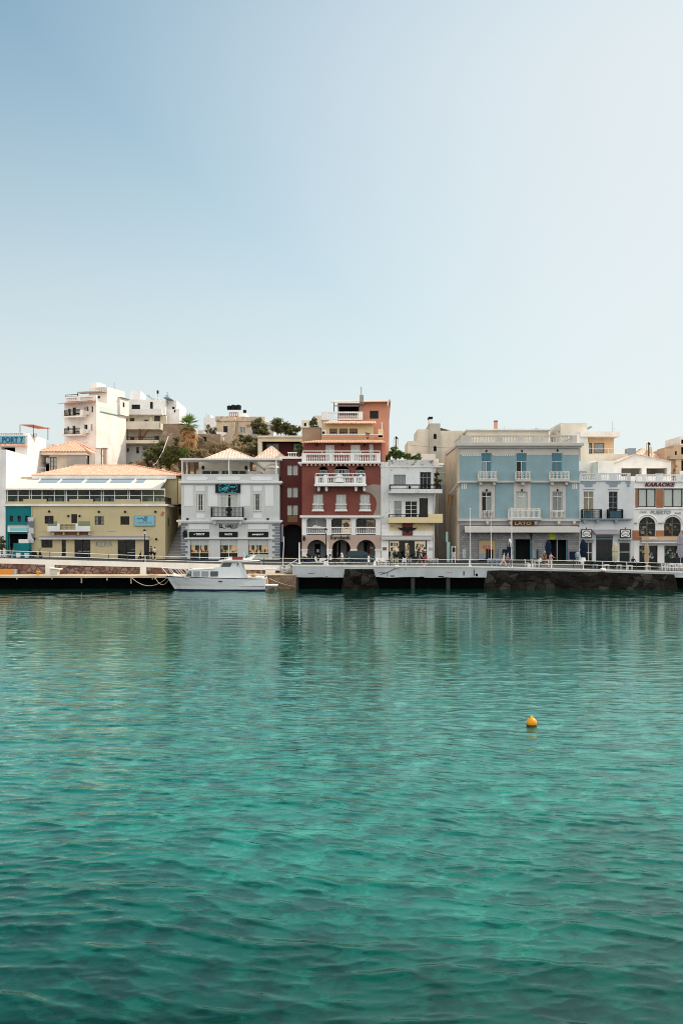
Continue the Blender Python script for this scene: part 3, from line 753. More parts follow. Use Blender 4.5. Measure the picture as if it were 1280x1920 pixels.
# lit gable wall at the right of the terrace
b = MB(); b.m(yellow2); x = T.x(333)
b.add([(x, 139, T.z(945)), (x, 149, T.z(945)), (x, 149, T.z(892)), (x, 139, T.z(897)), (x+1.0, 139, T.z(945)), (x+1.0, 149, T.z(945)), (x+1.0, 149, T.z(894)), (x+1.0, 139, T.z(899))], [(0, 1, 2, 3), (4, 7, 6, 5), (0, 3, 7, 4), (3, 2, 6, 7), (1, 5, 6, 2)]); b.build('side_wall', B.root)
# posts, glass screens and the sloping awning
b = MB(); b.m(frames_w)
for p in (14, 34, 55, 59, 79, 102, 122, 125, 146, 168, 190, 194, 215, 240, 243, 266, 288, 309): b.box(B.x(p)-.05, B.x(p)+.05, Y0+.1, Y0+.2, B.z(945), B.z(916))
b.box(B.x(12), B.x(310), Y0+.08, Y0+.22, B.z(919), B.z(916)); b.box(B.x(12), B.x(310), Y0+.12, Y0+.18, B.z(929.6), B.z(928.6)); b.build('screen_frame', B.root)
b = MB(); b.m(glassteal)
for p0, p1 in ((14, 34), (34, 55), (59, 79), (79, 102), (102, 122), (125, 146), (146, 168), (168, 190), (194, 215), (215, 240), (243, 266), (266, 288), (288, 309)):
    b.quad((B.x(p0), Y0+.15, B.z(941)), (B.x(p1), Y0+.15, B.z(941)), (B.x(p1), Y0+.15, B.z(919)), (B.x(p0), Y0+.15, B.z(919)))
b.build('glass_screen', B.root, recalc=False)
def terrace_chair(x, y, z, mt):
    t = thing('terrace_chair', 'dining chair half seen behind the green glass screens of the awning terrace', 'chair', (x, y, z), 'chairs on the glazed roof terrace')
    b = MB(); b.m(mt); b.box(x-.25, x+.25, y-.25, y+.25, z+.42, z+.47); b.build('seat', t)
    b = MB(); b.m(mt); b.box(x-.25, x+.25, y+.21, y+.25, z+.47, z+.95); b.build('backrest', t)
    for sx in (-.22, .22):
        for sy in (-.22, .22): b = MB(); b.m(mt); b.tube((x+sx, y+sy, z), (x+sx, y+sy, z+.42), .02, n=4); b.build('leg', t)
    return t
rr = random.Random(2); tc = None
for p in (20, 31, 92, 99, 109, 118, 178, 186, 196, 206, 272, 280, 291, 300):
    loc = (B.x(p), Y0+rr.uniform(.8, 2.2), B.z(946.3))
    if tc is None: tc = terrace_chair(*loc, whitecv)
    else: dup(tc, loc, rr.uniform(-1, 1))
B.box('terrace_floor', 11.5, 310, 944.0, 945.0, .35, 5.2, concrete)
b = MB()
def slopeq(p0, p1, ye, ze, yb, zb, mt, lift=0):
    b.m(mt); a = (PX(p0, Y0), ye, ze+lift); c = (PX(p1, Y0), ye, ze+lift); d = (PX(p1-(0), Y0), yb, zb+lift); e = (PX(p0, Y0), yb, zb+lift)
    vs = [a, c, d, e]+[(v[0], v[1], v[2]-.05) for v in (a, c, d, e)]
    b.add(vs, [(0, 1, 2, 3), (4, 7, 6, 5), (0, 4, 5, 1), (1, 5, 6, 2), (2, 6, 7, 3), (3, 7, 4, 0)])
zeav, zbk = B.z(916.5), T.z(897.5)
slopeq(12, 302, Y0-.5, zeav, 139, zbk, flat('white_awning_cloth', (.64, .58, .50), .95, spec=.05))
b.build('awning', B.root)
b = MB(); b.m(frames_w)
for p in (14, 58, 99, 146, 193, 242, 300):
    b.tube((B.x(p), Y0-.55, zeav+.06), (B.x(p), 139, zbk+.08), .07, n=5)
b.build_each('awning_bar', B.root)
b = MB()
b.m(frames_grey)
for p0, p1 in ((60, 97), (102, 144), (150, 190), (197, 238), (246, 262)):
    za = zeav+(zbk-zeav)*.55; zc = zeav+(zbk-zeav)*.93; ya = Y0-.5+5.5*.55; yc = Y0-.5+5.5*.93
    b.quad((B.x(p0), ya, za+.03), (B.x(p1), ya, za+.03), (B.x(p1), yc, zc+.03), (B.x(p0), yc, zc+.03))
b.build('awning_panel', B.root, recalc=False)
b = MB(); b.m(frames_w); b.box(B.x(12), B.x(303), Y0-.62, Y0-.48, zeav-.18, zeav+.02); b.build('awning_valance', B.root)
T.box('gutter_board', 62, 331, 892, 898, -.45, 0, white)
b = MB(); roof_slope(b, (T.x(60), 138.6, T.z(891.5)), (T.x(345), 138.6, T.z(891.5)), (PX(252, 147), 147, PZ(873, 147)), (PX(140, 147), 147, PZ(873, 147)), terra, pitch=.36)
roof_slope(b, (T.x(345), 138.6, T.z(891.5)), (T.x(345), 155, T.z(891.5)), (PX(252, 147), 147.5, PZ(873, 147)), (PX(252, 147), 147, PZ(873, 147)), terra, pitch=.36)
roof_slope(b, (T.x(60), 155, T.z(891.5)), (T.x(60), 138.6, T.z(891.5)), (PX(140, 147), 147, PZ(873, 147)), (PX(140, 147), 147.5, PZ(873, 147)), terra, pitch=.36)
b.m(terra); b.tube((T.x(345), 138.6, T.z(890.5)), (PX(252, 147), 147, PZ(872, 147)), .12); b.tube((PX(140, 147), 147, PZ(872.5, 147)), (PX(252, 147), 147, PZ(872.5, 147)), .12)
rf = b.build('roof', B.root, recalc=False)
b = MB(); b.m(whitewarm); cx, cz = PX(305, 143), PZ(893, 143); b.box(cx-.45, cx+.45, 143, 143.9, cz-.6, cz+.7); b.m(terrapale); b.prism([(cx-.65, cz+.7), (cx+.65, cz+.7), (cx, cz+1.15)], 142.8, 144.1); b.build('chimney', rf)
# windows and doors
for h, kw in (((84, 101, 967, 982), dict(nx=2)), ((134, 145, 964, 981), dict(nx=1)), ((178, 195, 968, 984), dict(nx=2, nz=2, curtain=curtaingrey, gap=.3)), ((226, 243, 968, 984), dict(nx=1)), ((78, 99, 1012, 1027), dict(nx=2)), ((116, 124, 1012, 1043), dict(nx=1, nz=2))):
    B.window(*h, frames_b, **kw)
for h in ((19, 25.5, 967, 978), (33.5, 40, 967, 978), (47.5, 54.5, 967, 978)): B.window(*h, frames_bl, nx=1)
o = B.window(140, 170, 1012, 1045, frames_bl, nx=2, nz=2); o = B.window(221, 254, 1013, 1048.5, frames_bl, nx=2); o = B.window(270, 280, 1013, 1048, frames_bl, nx=1)
b = MB(); b.m(whitel); b.box(B.x(145), B.x(169), Y0+.5, Y0+.8, B.z(1034), B.z(1033)); b.box(B.x(238), B.x(253), Y0+.5, Y0+.8, B.z(1036.5), B.z(1035.6)); b.box(B.x(245), B.x(253), Y0+.5, Y0+.8, B.z(1030), B.z(1029.4)); b.build_each('shelf', B.root)
# balcony
b = MB(); b.m(white2); b.box(B.x(94), B.x(173), Y0-1.1, Y0, B.z(996.5), B.z(993.5)); b.box(B.x(94), B.x(117), Y0-1.1, Y0-.95, B.z(993.6), B.z(986.5)); b.box(B.x(146), B.x(173), Y0-1.1, Y0-.95, B.z(993.6), B.z(986.5))
b.box(B.x(112), B.x(117), Y0-1.12, Y0-.93, B.z(993.6), B.z(982)); b.box(B.x(146), B.x(151), Y0-1.12, Y0-.93, B.z(993.6), B.z(982)); b.build('balcony', B.root)
b = MB(); b.m(glassteal); b.quad((B.x(94), Y0-1.02, B.z(986.5)), (B.x(112), Y0-1.02, B.z(986.5)), (B.x(112), Y0-1.02, B.z(977.5)), (B.x(94), Y0-1.02, B.z(977.5))); b.quad((B.x(151), Y0-1.02, B.z(986.5)), (B.x(173), Y0-1.02, B.z(986.5)), (B.x(173), Y0-1.02, B.z(977.5)), (B.x(151), Y0-1.02, B.z(977.5))); b.build_each('balcony_glass', B.root)
b = MB(); iron_rail_mb(b, B.x(117.5), B.x(145.5), B.z(993), B.z(984), Y0-1.02, iron, fancy=True); b.build('balcony_railing', B.root)
b = MB(); b.m(orangew)
for a, c in ((103, 120), (123, 147), (150, 168)): b.box(B.x(a), B.x(c), Y0-.03, Y0-.002, B.z(1003), B.z(998))
b.m(yellow2)
for a in (102, 121.5, 148.5, 169): b.box(B.x(a)-.1, B.x(a)+.1, Y0-.5, Y0, B.z(1003), B.z(996.6))
b.build('painted_frieze', B.root)
b = MB(); b.m(mauvecv); b.box(B.x(76), B.x(279), Y0-.5, Y0-.01, B.z(1008), B.z(1005)); b.m(lightcv); b.box(B.x(76), B.x(279), Y0-.52, Y0-.02, B.z(1011.5), B.z(1008.02)); b.build('rolled_awning', B.root)
B.text('KERA', 180.5, 211, 1015, 1024.5, frames_grey, d=.01, bold=-.012)
b = MB(); b.m(frames_grey); b.box(B.x(252), B.x(291), Y0-.14, Y0, B.z(986.5), B.z(966.5)); b.m(flat('sky_blue_board', (.20, .44, .55), .6)); b.box(B.x(253.2), B.x(289.5), Y0-.17, Y0-.14, B.z(985.5), B.z(967.5)); sg_ = b.build('blue_sign_board', B.root)
B.text('BE', 270, 278, 968.5, 977.5, darkl, d=.172, depth=.02, shear=.3, parent=sg_); 
b = MB(); b.m(darkl); pts = [(258, 971.5), (260, 973), (263, 972.5), (266, 971), (268.5, 972.5), (270, 975)]; b.path([(B.x(a), Y0-.18, B.z(c)) for a, c in pts], .04, 5); b.build('emblem', sg_)
B.text('HOME', 259, 271, 978.5, 981.5, frames_grey, d=.172, depth=.02, parent=sg_); B.text('HOTEL', 273, 286, 978.5, 981.5, frames_grey, d=.172, depth=.02, parent=sg_)
b = MB(); b.m(iron)
for a, c in ((93, 959), (129, 967.5), (150, 967.5), (186, 959.5), (235, 959.5), (292, 959.5), (293.5, 1011), (65.5, 1010)): b.ball((B.x(a), Y0-.12, B.z(c)), .16)
b.build_each('wall_lamp', B.root)
b = MB(); b.m(terpot); b.obox((B.x(305), Y0-.05, B.z(963)), .35, .06, .55, ry=.5); b.build('wall_ornament', B.root)
b = MB(); b.m(frames_w); b.box(B.x(16), B.x(55), Y0-.25, Y0-.02, B.z(997.5), B.z(987)); b.m(flat('pale_aqua_panel', (.25, .52, .55), .6)); b.box(B.x(20), B.x(53), Y0-.27, Y0-.25, B.z(995.5), B.z(988.8)); b.m(yellow2); b.box(B.x(16), B.x(55), Y0-.2, Y0-.02, B.z(985.4), B.z(984.4)); b.build('shop_sign', B.root)
b = MB(); b.m(teal); b.box(B.x(31), B.x(60), Y0-1.2, Y0-.4, B.z(1047), B.z(1018.5)); b.m(frames_w); b.box(B.x(40), B.x(58), Y0-1.0, Y0-.5, B.z(1018.4), B.z(1011)); b.build('kiosk_counter', B.root)
m_, t_, p_ = newmat('patterned_banner'); t_.links.new(ramp(t_, noise(t_, coords(t_), 1.3, 3), [(.44, (.12, .13, .16)), (.5, (.5, .51, .53))]), p_.inputs['Base Color'])
b = MB(); b.m(m_); b.box(B.x(54), B.x(65), Y0-.35, Y0-.28, B.z(1018), B.z(970)); b.build('vertical_banner', B.root)
b = MB(); b.m(steel); b.box(B.x(74), B.x(89), Y0-.05, Y0-.01, B.z(997), B.z(996)); b.box(B.x(202), B.x(218), Y0-.05, Y0-.01, B.z(996), B.z(995)); b.tube((B.x(60.5), Y0-.06, B.z(952)), (B.x(60.5), Y0-.06, B.z(1045)), .05); b.build('drainpipe', B.root)
# right side face down the stair alley
b = MB(); b.m(iron); b.box(B.x(310)+.001, B.x(310)+.03, 136.0, 136.7, B.z(985), B.z(970)); b.build('side_window', B.root)
b = MB(); iron_rail_mb(b, B.x(309), B.x(311), B.z(945), B.z(932), Y0+.1, frames_b, side=4, pitch=.25); b.build('side_railing', B.root)

# ---------------- stair lane between the yellow building and the jewellery house
st = thing('stone_stairs', 'steep stone steps climbing the narrow lane right of the yellow building', 'stairs', (PX(326, Y0), Y0, gz(PX(326, Y0), Y0)))
b = MB(); b.m(concrete); n = 24; z0 = gz(PX(326, Y0), Y0)
for k in range(n):
    b.box(PX(310.5, Y0), PX(343, Y0), Y0+.5+k*.48, Y0+.5+(n)*.48, z0+k*.2, z0+(k+1)*.2)
b.build('steps', st)
b = MB(); b.m(steel)
for k in range(n): b.box(PX(310.6, Y0), PX(343, Y0)-.01, Y0+.485+k*.48, Y0+.5+k*.48, z0+(k+1)*.2-.05, z0+(k+1)*.2+.012)
b.build('nosing', st)
b = MB(); b.m(navy)
b.box(PX(328, 145), PX(339, 145), 145.5, 145.6, PZ(965, 145), PZ(925, 145)); b.build('gate', st)

# ---------------- pale grey-blue neoclassical shop house
B = Bd('neoclassical_house', 'pale grey blue neoclassical shop house with white panels and roof terrace', 'building', 432, Y0, 1049)
H1 = [(369, 384, 926.5, 957.5), (414, 446, 926.5, 969), (475, 490, 926, 957)]
H2 = [(356, 392, 1012, 1049.5), (412, 446, 1012, 1050), (465, 504, 1012, 1050)]
B.wall(340, 524, 903, 979, 12, greyblue, holes=H1, name='upper_wall', thick=.3)
B.wall(340, 524, 979, 1060, 12, greyblue, holes=H2, name='ground_wall', thick=.45)
B.box('parapet', 341, 522, 889, 903.2, -.05, .3, greyblue)
b = MB(); b.m(greyblue); b.box(B.x(341), B.x(341)+.3, Y0+.3, Y0+12, B.z(903), B.z(889)); b.box(B.x(522)-.3, B.x(522), Y0+.3, Y0+12, B.z(903), B.z(889)); b.build('side_parapet', B.root)
b = MB(); b.m(panelw)
for a, c in ((349, 391), (405, 452), (468, 512)):
    xm0, xm1 = B.x(a), B.x(c); zz0, zz1 = B.z(900.5), B.z(893.5); k = .35
    b.prism([(xm0+k, zz0), (xm1-k, zz0), (xm1, (zz0+zz1)/2), (xm1-k, zz1), (xm0+k, zz1), (xm0, (zz0+zz1)/2)], Y0-.10, Y0-.05)
b.build_each('parapet_panel', B.root)
B.box('cornice', 336, 529, 902, 905.5, -.35, 12.3, panelw)
B.box('cornice_lower', 338.5, 527, 905.5, 908, -.16, 12.2, greyblue)
b = MB(); b.m(panelw)
for a, c, d_, e in ((345.5, 362, 910, 949), (390, 408, 911, 949), (451, 469, 910, 948.5), (497, 513, 910, 948.5), (367, 384, 911, 920.5), (475, 491, 911, 920.5), (368, 384, 963, 971), (475, 491, 963, 971)):
    b.box(B.x(a), B.x(c), Y0-.045, Y0-.003, B.z(e), B.z(d_))
for a, c in ((355, 393), (465, 503)): b.box(B.x(a), B.x(c), Y0-.05, Y0-.003, B.z(992), B.z(983))
b.build_each('white_panel', B.root)
b = MB(); b.m(panelw); b.box(B.x(332), B.x(530), Y0-.4, Y0, B.z(978.2), B.z(975)); b.box(B.x(334), B.x(528), Y0-.22, Y0, B.z(980.6), B.z(978.2)); b.build('string_course', B.root)
b = MB(); b.m(panelw); b.box(B.x(346), B.x(513), Y0-.3, Y0-.003, B.z(1010.3), B.z(1008.3)); b.build('shop_ledge', B.root)
for h in (H1[0], H1[2]): B.window(*h, frames_w, nx=2, nz=3, curtain=curtainm, gap=.4, sill=panelw)
B.window(*H1[1], frames_w, nx=3, nz=2, transom=.12, curtain=curtainm, gap=.15)
b = MB(); b.m(frames_w)   # opened shutters
for p, s_ in ((369, 1), (384, -1), (475, 1), (490, -1)): b.obox((B.x(p)+s_*.14, Y0-.06, B.z(942)), .05, .34, 2.1, rz=s_*.5)
b.build_each('shutter', B.root)
b = MB(); b.m(panelw); b.box(B.x(398), B.x(457), Y0-1.15, Y0, B.z(974.8), B.z(970)); b.prism([(B.x(402), B.z(983)), (B.x(405), B.z(983)), (B.x(406), B.z(975)), (B.x(402), B.z(975))], Y0-.6, Y0); b.prism([(B.x(450), B.z(983)), (B.x(453), B.z(983)), (B.x(453), B.z(975)), (B.x(449), B.z(975))], Y0-.6, Y0); b.build('balcony', B.root)
b = MB(); iron_rail_mb(b, B.x(398), B.x(456.5), B.z(969.9), B.z(951.5), Y0-1.08, iron, side=1.0, pitch=.17, r=.026, fancy=True); b.m(iron); b.ball((B.x(431), Y0-1.12, B.z(956)), .42, .05, .32); b.ball((B.x(431), Y0-1.12, B.z(965)), .36, .05, .3); b.build('balcony_railing', B.root)
b = MB(); b.m(black); b.box(B.x(404.5), B.x(451), Y0-.32, Y0-.05, B.z(924), B.z(908)); ns = b.build('neon_sign', B.root)
b = MB(); b.m(neon)
def arcpts(cx, cy, rx, ry, a0, a1, n=22): return [(B.x(cx+rx*math.cos(a0+(a1-a0)*i/n)), Y0-.36, B.z(cy-ry*math.sin(a0+(a1-a0)*i/n))) for i in range(n+1)]
for args in ((418, 915.5, 8, 8.2, 0, 6.28), (437, 914.5, 8.5, 8, -.9, 3.6), (424, 919, 6, 4.5, .3, 3.3), (433, 920, 5.5, 4, 3.5, 6.6), (440, 921, 5, 3, 2.2, 5.5)): b.path(arcpts(*args), .022, 5)
b.build('neon_tube', ns)
B.text('Coffee', 412, 427, 913, 920, neon, d=.33, depth=.03, shear=.35, name='neon_word', parent=ns); B.text('Creta', 425, 442, 910.5, 914.5, neon, d=.33, depth=.03, shear=.35, name='neon_word', parent=ns)
B.text('EL', 411.5, 418.5, 983.2, 989.2, black, d=.02, bold=.03); B.text('GRECO', 423, 446, 983.2, 989.2, black, d=.02, bold=.03)
b = MB(); b.m(darkl); b.path([(B.x(a), Y0-.03, B.z(c)) for a, c in ((412, 990), (416, 989.3), (420, 990.5), (423.5, 990))], .035, 5); b.path([(B.x(a), Y0-.03, B.z(c)) for a, c in ((432, 988), (434, 991), (439, 991.5), (444, 989.5))], .035, 5); b.build('flourish', B.root)
for s_, a, c, e, f in (('+ TISSOT', 355, 392.5, 363.5, 384), ('RADO', 411, 446, 422, 435.5), ('swatch+', 465, 503, 473, 494.5)):
    b = MB(); b.m(black); b.box(B.x(a), B.x(c), Y0-.12, Y0-.003, B.z(1007), B.z(997)); o = b.build('shop_sign', B.root)
    B.text(s_, e, f, 999.8, 1003.6, whitel, d=.122, depth=.02, bold=.03, parent=o)
b = MB(); b.m(black); b.lathe((B.x(347.5), Y0-.15, B.z(1002)), [(.3, -.12), (.3, .12)], 14, 'Y')
b.v = [(x, y, B.z(1002)+(z-B.z(1002))*1.9) for x, y, z in b.v]; b.build('oval_sign', B.root)
rr = random.Random(9)
for h, lit in ((H2[0], 1), (H2[1], 1), (H2[2], 1)):
    o = B.window(h[0], h[1], h[2], h[3], frames_w, nx=2 if h[0] != 412 else 2, d=.12, name='shop_window')
    b = MB(); x0, x1 = B.x(h[0]), B.x(h[1]); zt = B.z(1022.5); zb = B.z(1036)
    b.m(curtainm); b.box(x0+.08, x1-.08, Y0+.32, Y0+.40, zt, B.z(1013)); b.box(x0+.08, x1-.08, Y0+.35, Y0+.9, B.z(1050), zb-.25) if h[0] == 465 else None
    b.m(emitmat('glowing_oak_shelf', (.55, .36, .20), .35) if 'glowing_oak_shelf' not in MATS else MATS['glowing_oak_shelf'])  # warm emission added to the shelf; no lamp behind it
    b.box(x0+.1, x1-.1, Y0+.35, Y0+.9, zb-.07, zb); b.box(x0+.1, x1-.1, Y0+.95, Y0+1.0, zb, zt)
    for k in range(9):
        xx = x0+.25+(x1-x0-.5)*k/8
        b.m(rr.choice([curtainm, curtaintan, creamcv, frames_b, darkin])); hh = rr.uniform(.2, .5); b.lathe((xx, Y0+.55, zb), [(.09, 0), (.12, hh*.5), (.07, hh*.8), (.09, hh)], 8)
    for k in range(4):
        xx = rr.uniform(x0+.2, x1-.5); b.m(rr.choice([frames_b, curtaintan, darkin, darkin])); b.box(xx, xx+rr.uniform(.2, .5), Y0+.7, Y0+.9, zb+.3, zt)
    b.build('shop_display', o)
for side_ in (0, 1):
    b = MB(); b.m(quoinm)
    for k in range(13):
        z1 = B.z(982+k*5.15); z0_ = z1-.27; w_ = .55 if k % 2 else .85
        if side_: b.box(B.x(524)-w_*1.15, B.x(524)+.04, Y0-.05, Y0+(1.4-w_), z0_, z1)
        else: b.box(B.x(340)-.04, B.x(340)+w_, Y0-.05, Y0+(1.4-w_), z0_, z1)
    b.build('quoins', B.root)
b = MB(); b.m(iron)
for a in (352.5, 461, 502.5): b.box(B.x(a)-.14, B.x(a)+.14, Y0-.45, Y0-.2, B.z(975), B.z(971.5))
b.build_each('floodlight', B.root)
# penthouse and roof terrace
P = B.at(139.0)
P.wall(373, 465, 861, 905, 7, cream, holes=[(379, 411, 882, 898), (415, 430, 882, 898), (434, 462, 882, 898)], name='penthouse_wall')
for h in ((379, 411, 882, 898), (415, 430, 882, 898), (434, 462, 882, 898)): P.window(*h, frames_w, nx=2)
b = MB(); hip_roof(b, P.x(383), P.x(480), 138.3, 146.5, P.z(862.5), PZ(843, 142.4), terrapale, ridge=((PX(431, 142.4), 142.3), (PX(432, 142.4), 142.5)), pitch=.45); b.build('roof', B.root, recalc=False)
b = MB(); b.m(white2); b.box(B.x(337), B.x(527), Y0-.1, Y0+4.2, B.z(862), B.z(859.3)); b.build('terrace_canopy', B.root)
b = MB(); b.m(frames_w)
for p in (341.5, 429, 518): b.tube((B.x(p), Y0+.1, B.z(903)), (B.x(p), Y0+.1, B.z(860)), .09)
for p in (342, 518): b.tube((B.x(p), Y0+4, B.z(903)), (B.x(p), Y0+4, B.z(860)), .09)
b.build_each('canopy_post', B.root)
b = MB(); b.m(white2); b.add([(PX(468, 138), 137.5, PZ(862, 138)), (PX(472, 138), 137.5, PZ(862, 138)), (PX(497, 138), 137.5, PZ(879, 138)), (PX(493, 138), 137.5, PZ(881, 138)), (PX(468, 138), 140, PZ(862, 138)), (PX(472, 138), 140, PZ(862, 138)), (PX(497, 138), 140, PZ(879, 138)), (PX(493, 138), 140, PZ(881, 138))], [(0, 3, 2, 1), (4, 5, 6, 7), (0, 1, 5, 4), (1, 2, 6, 5), (2, 3, 7, 6), (3, 0, 4, 7)])
b.box(P.x(466), P.x(490), 138.5, 142, P.z(905), P.z(884)); b.build('outer_stair', B.root)
P2 = B.at(142.0)
P2.wall(480, 524, 860, 915, 4, cream, name='back_room')
b = MB(); hip_roof(b, P2.x(478), P2.x(537), 141.6, 147, P2.z(861), PZ(838, 144), terrapale, pitch=.4); b.build('back_roof', B.root, recalc=False)
b = MB(); b.m(iron)
for a in (381, 461.5): b.ball((P.x(a), 138.8, P.z(877)), .2, .12, .3)
b.build('lantern', B.root)
b = MB(); b.m(whitecv); b.lathe((B.x(509), Y0+1.6, B.z(876)), [(1.05, 0), (.8, .28), (.05, .62)], 14); b.m(steel); b.tube((B.x(509), Y0+1.6, B.z(903)), (B.x(509), Y0+1.6, B.z(870)), .04); tag(b.build('parasol', None), 'open white parasol on the roof terrace right of the penthouse', 'parasol')

# ---------------- narrow brown-red building over a dark passage
B = Bd('brown_red_house', 'narrow dark brown red house with an arched passage beneath', 'building', 546, 136.0, 1050)
HD = [(538.5, 547, 872.5, 891), (549, 558, 872.5, 891), (538.5, 547, 914, 932.5), (549, 558, 914, 932.5), (538.5, 547, 947.5, 966), (549, 558, 947.5, 966), (531, 565, 983, 1060, .55)]
B.wall(526, 568, 860, 1060, 8, darkred, holes=HD, name='wall', thick=.3, reveal=darkred)
for i, h in enumerate(HD[:6]): B.window(*h, frames_w, nx=1, curtain=curtainm, glassm=glass)
B.box('coping', 525, 569, 857, 860.2, -.15, 8.1, white)
b = MB(); b.m(wood); b.box(B.x(539.5), B.x(557.5), B.Y-.05, B.Y-.003, B.z(979), B.z(967)); b.build('wood_panel', B.root)
b = MB(); balustrade_mb(b, B.x(538), B.x(556), B.z(857), B.z(846), B.Y+1.5, [], white2, th=.2); b.build('balustrade', B.root)
b = MB(); b.m(mauvecv); b.obox((B.x(529.5), B.Y-.4, B.z(1005)), .3, .3, 3.2); b.m(navy); b.obox((B.x(529), B.Y-.42, B.z(1034)), .5, .35, 2.6); b.build('folded_sunshade', B.root)
# ---------------- oxblood red bank building with stepped terraces
B = Bd('red_stepped_building', 'tall oxblood red stepped building with white balustrades and tiled roofs above an arcaded bank', 'building', 640, Y0, 1050)
HA = [(597, 615, 874.5, 912, 1.0), (625, 656, 873.5, 912, .62), (665.5, 685, 874.5, 912, 1.0), (587, 605, 927, 958), (630, 648.5, 927, 958), (675, 693, 927, 958)]
B.wall(566, 713, 868, 970, 14, red, holes=HA, name='wall', thick=.5)
for h in HA[:3]: B.window(h[0]+1, h[1]-1, h[2]+6, h[3], frames_w, nx=2, d=.55, curtain=curtaingrey, gap=.3)
for h in HA[3:]: B.window(*h, frames_w, nx=2, curtain=curtainm, d=.12)
b = MB(); b.m(white2)
for p in (604.5, 640, 675): 
    ry = 12.5
    b.prism([(B.x(p)+math.cos(t*.314)*.62, B.z(906)+math.sin(t*.314)*1.1) for t in range(11)]+[(B.x(p)-.62, B.z(912)), (B.x(p)+.62, B.z(912))], Y0+.35, Y0+.42) if p == 640 else None
b.lathe((B.x(636), Y0-.6, B.z(905)), [(.95, 0), (.8, .5), (.45, .95), (.05, 1.15)], 14); b.lathe((B.x(610), Y0-.5, B.z(905)), [(.6, 0), (.5, .5), (.25, .9), (.05, 1.05)], 12); b.lathe((B.x(676), Y0-.5, B.z(905)), [(.6, 0), (.5, .5), (.25, .9), (.05, 1.05)], 12); b.build_each('balcony_chair_back', B.root)
rp = B.wall  # bare plaster patch at the lower right corner
b = MB(); b.m(redpatch)
pp = [(713, 909), (698, 908), (688, 911), (683, 916), (680, 922), (690, 923), (697, 926), (704, 935), (706, 945), (704, 955), (701, 962), (699, 967.5), (713, 967.5)]
b.prism([(B.x(a), B.z(c)) for a, c in pp], Y0-.012, Y0-.004); b.build('bare_plaster', B.root)
b = MB(); balustrade_mb(b, B.x(566), B.x(713), B.z(867.5), B.z(850), Y0-.15, [(B.x(a), B.x(c)) for a, c in ((566, 574.5), (617, 624), (656, 664.5), (704.5, 713))], white2, th=.3, pitch=.3); b.build('top_balustrade', B.root)
b = MB(); b.m(white2); b.box(B.x(559), B.x(713)+.02, Y0-.5, Y0+.2, B.z(869.5), B.z(866.5)); b.add([(B.x(559), Y0-.5, B.z(869.5)), (B.x(566), Y0-.5, B.z(869.5)), (B.x(566), Y0-.2, B.z(874)), (B.x(564), Y0-.2, B.z(874)), (B.x(559), Y0, B.z(869.5)), (B.x(566), Y0, B.z(869.5)), (B.x(566), Y0, B.z(874)), (B.x(564), Y0, B.z(874))], [(0, 3, 2, 1), (4, 5, 6, 7), (0, 1, 5, 4), (1, 2, 6, 5), (2, 3, 7, 6), (3, 0, 4, 7)]); b.build('balcony_slab', B.root)
b = MB(); b.m(beige)
for k in range(18): a = 574.5+k*7.85; b.box(B.x(a), B.x(a+3.4), Y0-.4, Y0-.003, B.z(873.5), B.z(869.6))
b.build('corbel_row', B.root)
b = MB(); balustrade_mb(b, B.x(591), B.x(685), B.z(908.5), B.z(894.5), Y0-1.25, [(B.x(a), B.x(c)) for a, c in ((591, 598), (607, 614), (662, 668), (678, 685))], white2, th=.28, pitch=.29, side=1.1); b.m(white2); b.box(B.x(589.5), B.x(686.5), Y0-1.5, Y0, B.z(912.5), B.z(908.6))
b.build('balcony_balustrade', B.root)
b = MB(); b.m(white2)
for a in (595, 609.5, 664.5, 680): b.prism([(0, 0)]*0 or [(B.x(a), B.z(912.6)), (B.x(a+5), B.z(912.6)), (B.x(a+5), B.z(919)), (B.x(a+4), B.z(921.5)), (B.x(a+1), B.z(921.5)), (B.x(a), B.z(919))], Y0-.8, Y0)
b.build_each('bracket', B.root)
b = MB(); b.m(railw)
for y_, z_, a, c in ((Y0-1.25, 889.5, 592, 684), (Y0-.2, 846, 568, 712)):
    b.tube((B.x(a), y_, B.z(z_)), (B.x(c), y_, B.z(z_)), .06, n=6)
    for k in range(5): xx = B.x(a)+(B.x(c)-B.x(a))*k/4; b.tube((xx, y_, B.z(z_+6)), (xx, y_, B.z(z_)), .04, n=5)
b.build('handrail', B.root)
for p0, p1 in ((587, 605), (630, 648.5), (675, 693)):
    b = MB(); balustrade_mb(b, B.x(p0)-.12, B.x(p1)+.12, B.z(957), B.z(944.5), Y0-.18, [], white2, th=.16, pitch=.26); b.box(B.x(p0)-.2, B.x(p1)+.2, Y0-.3, Y0+.1, B.z(958.8), B.z(957.1)); b.build('window_balustrade', B.root)
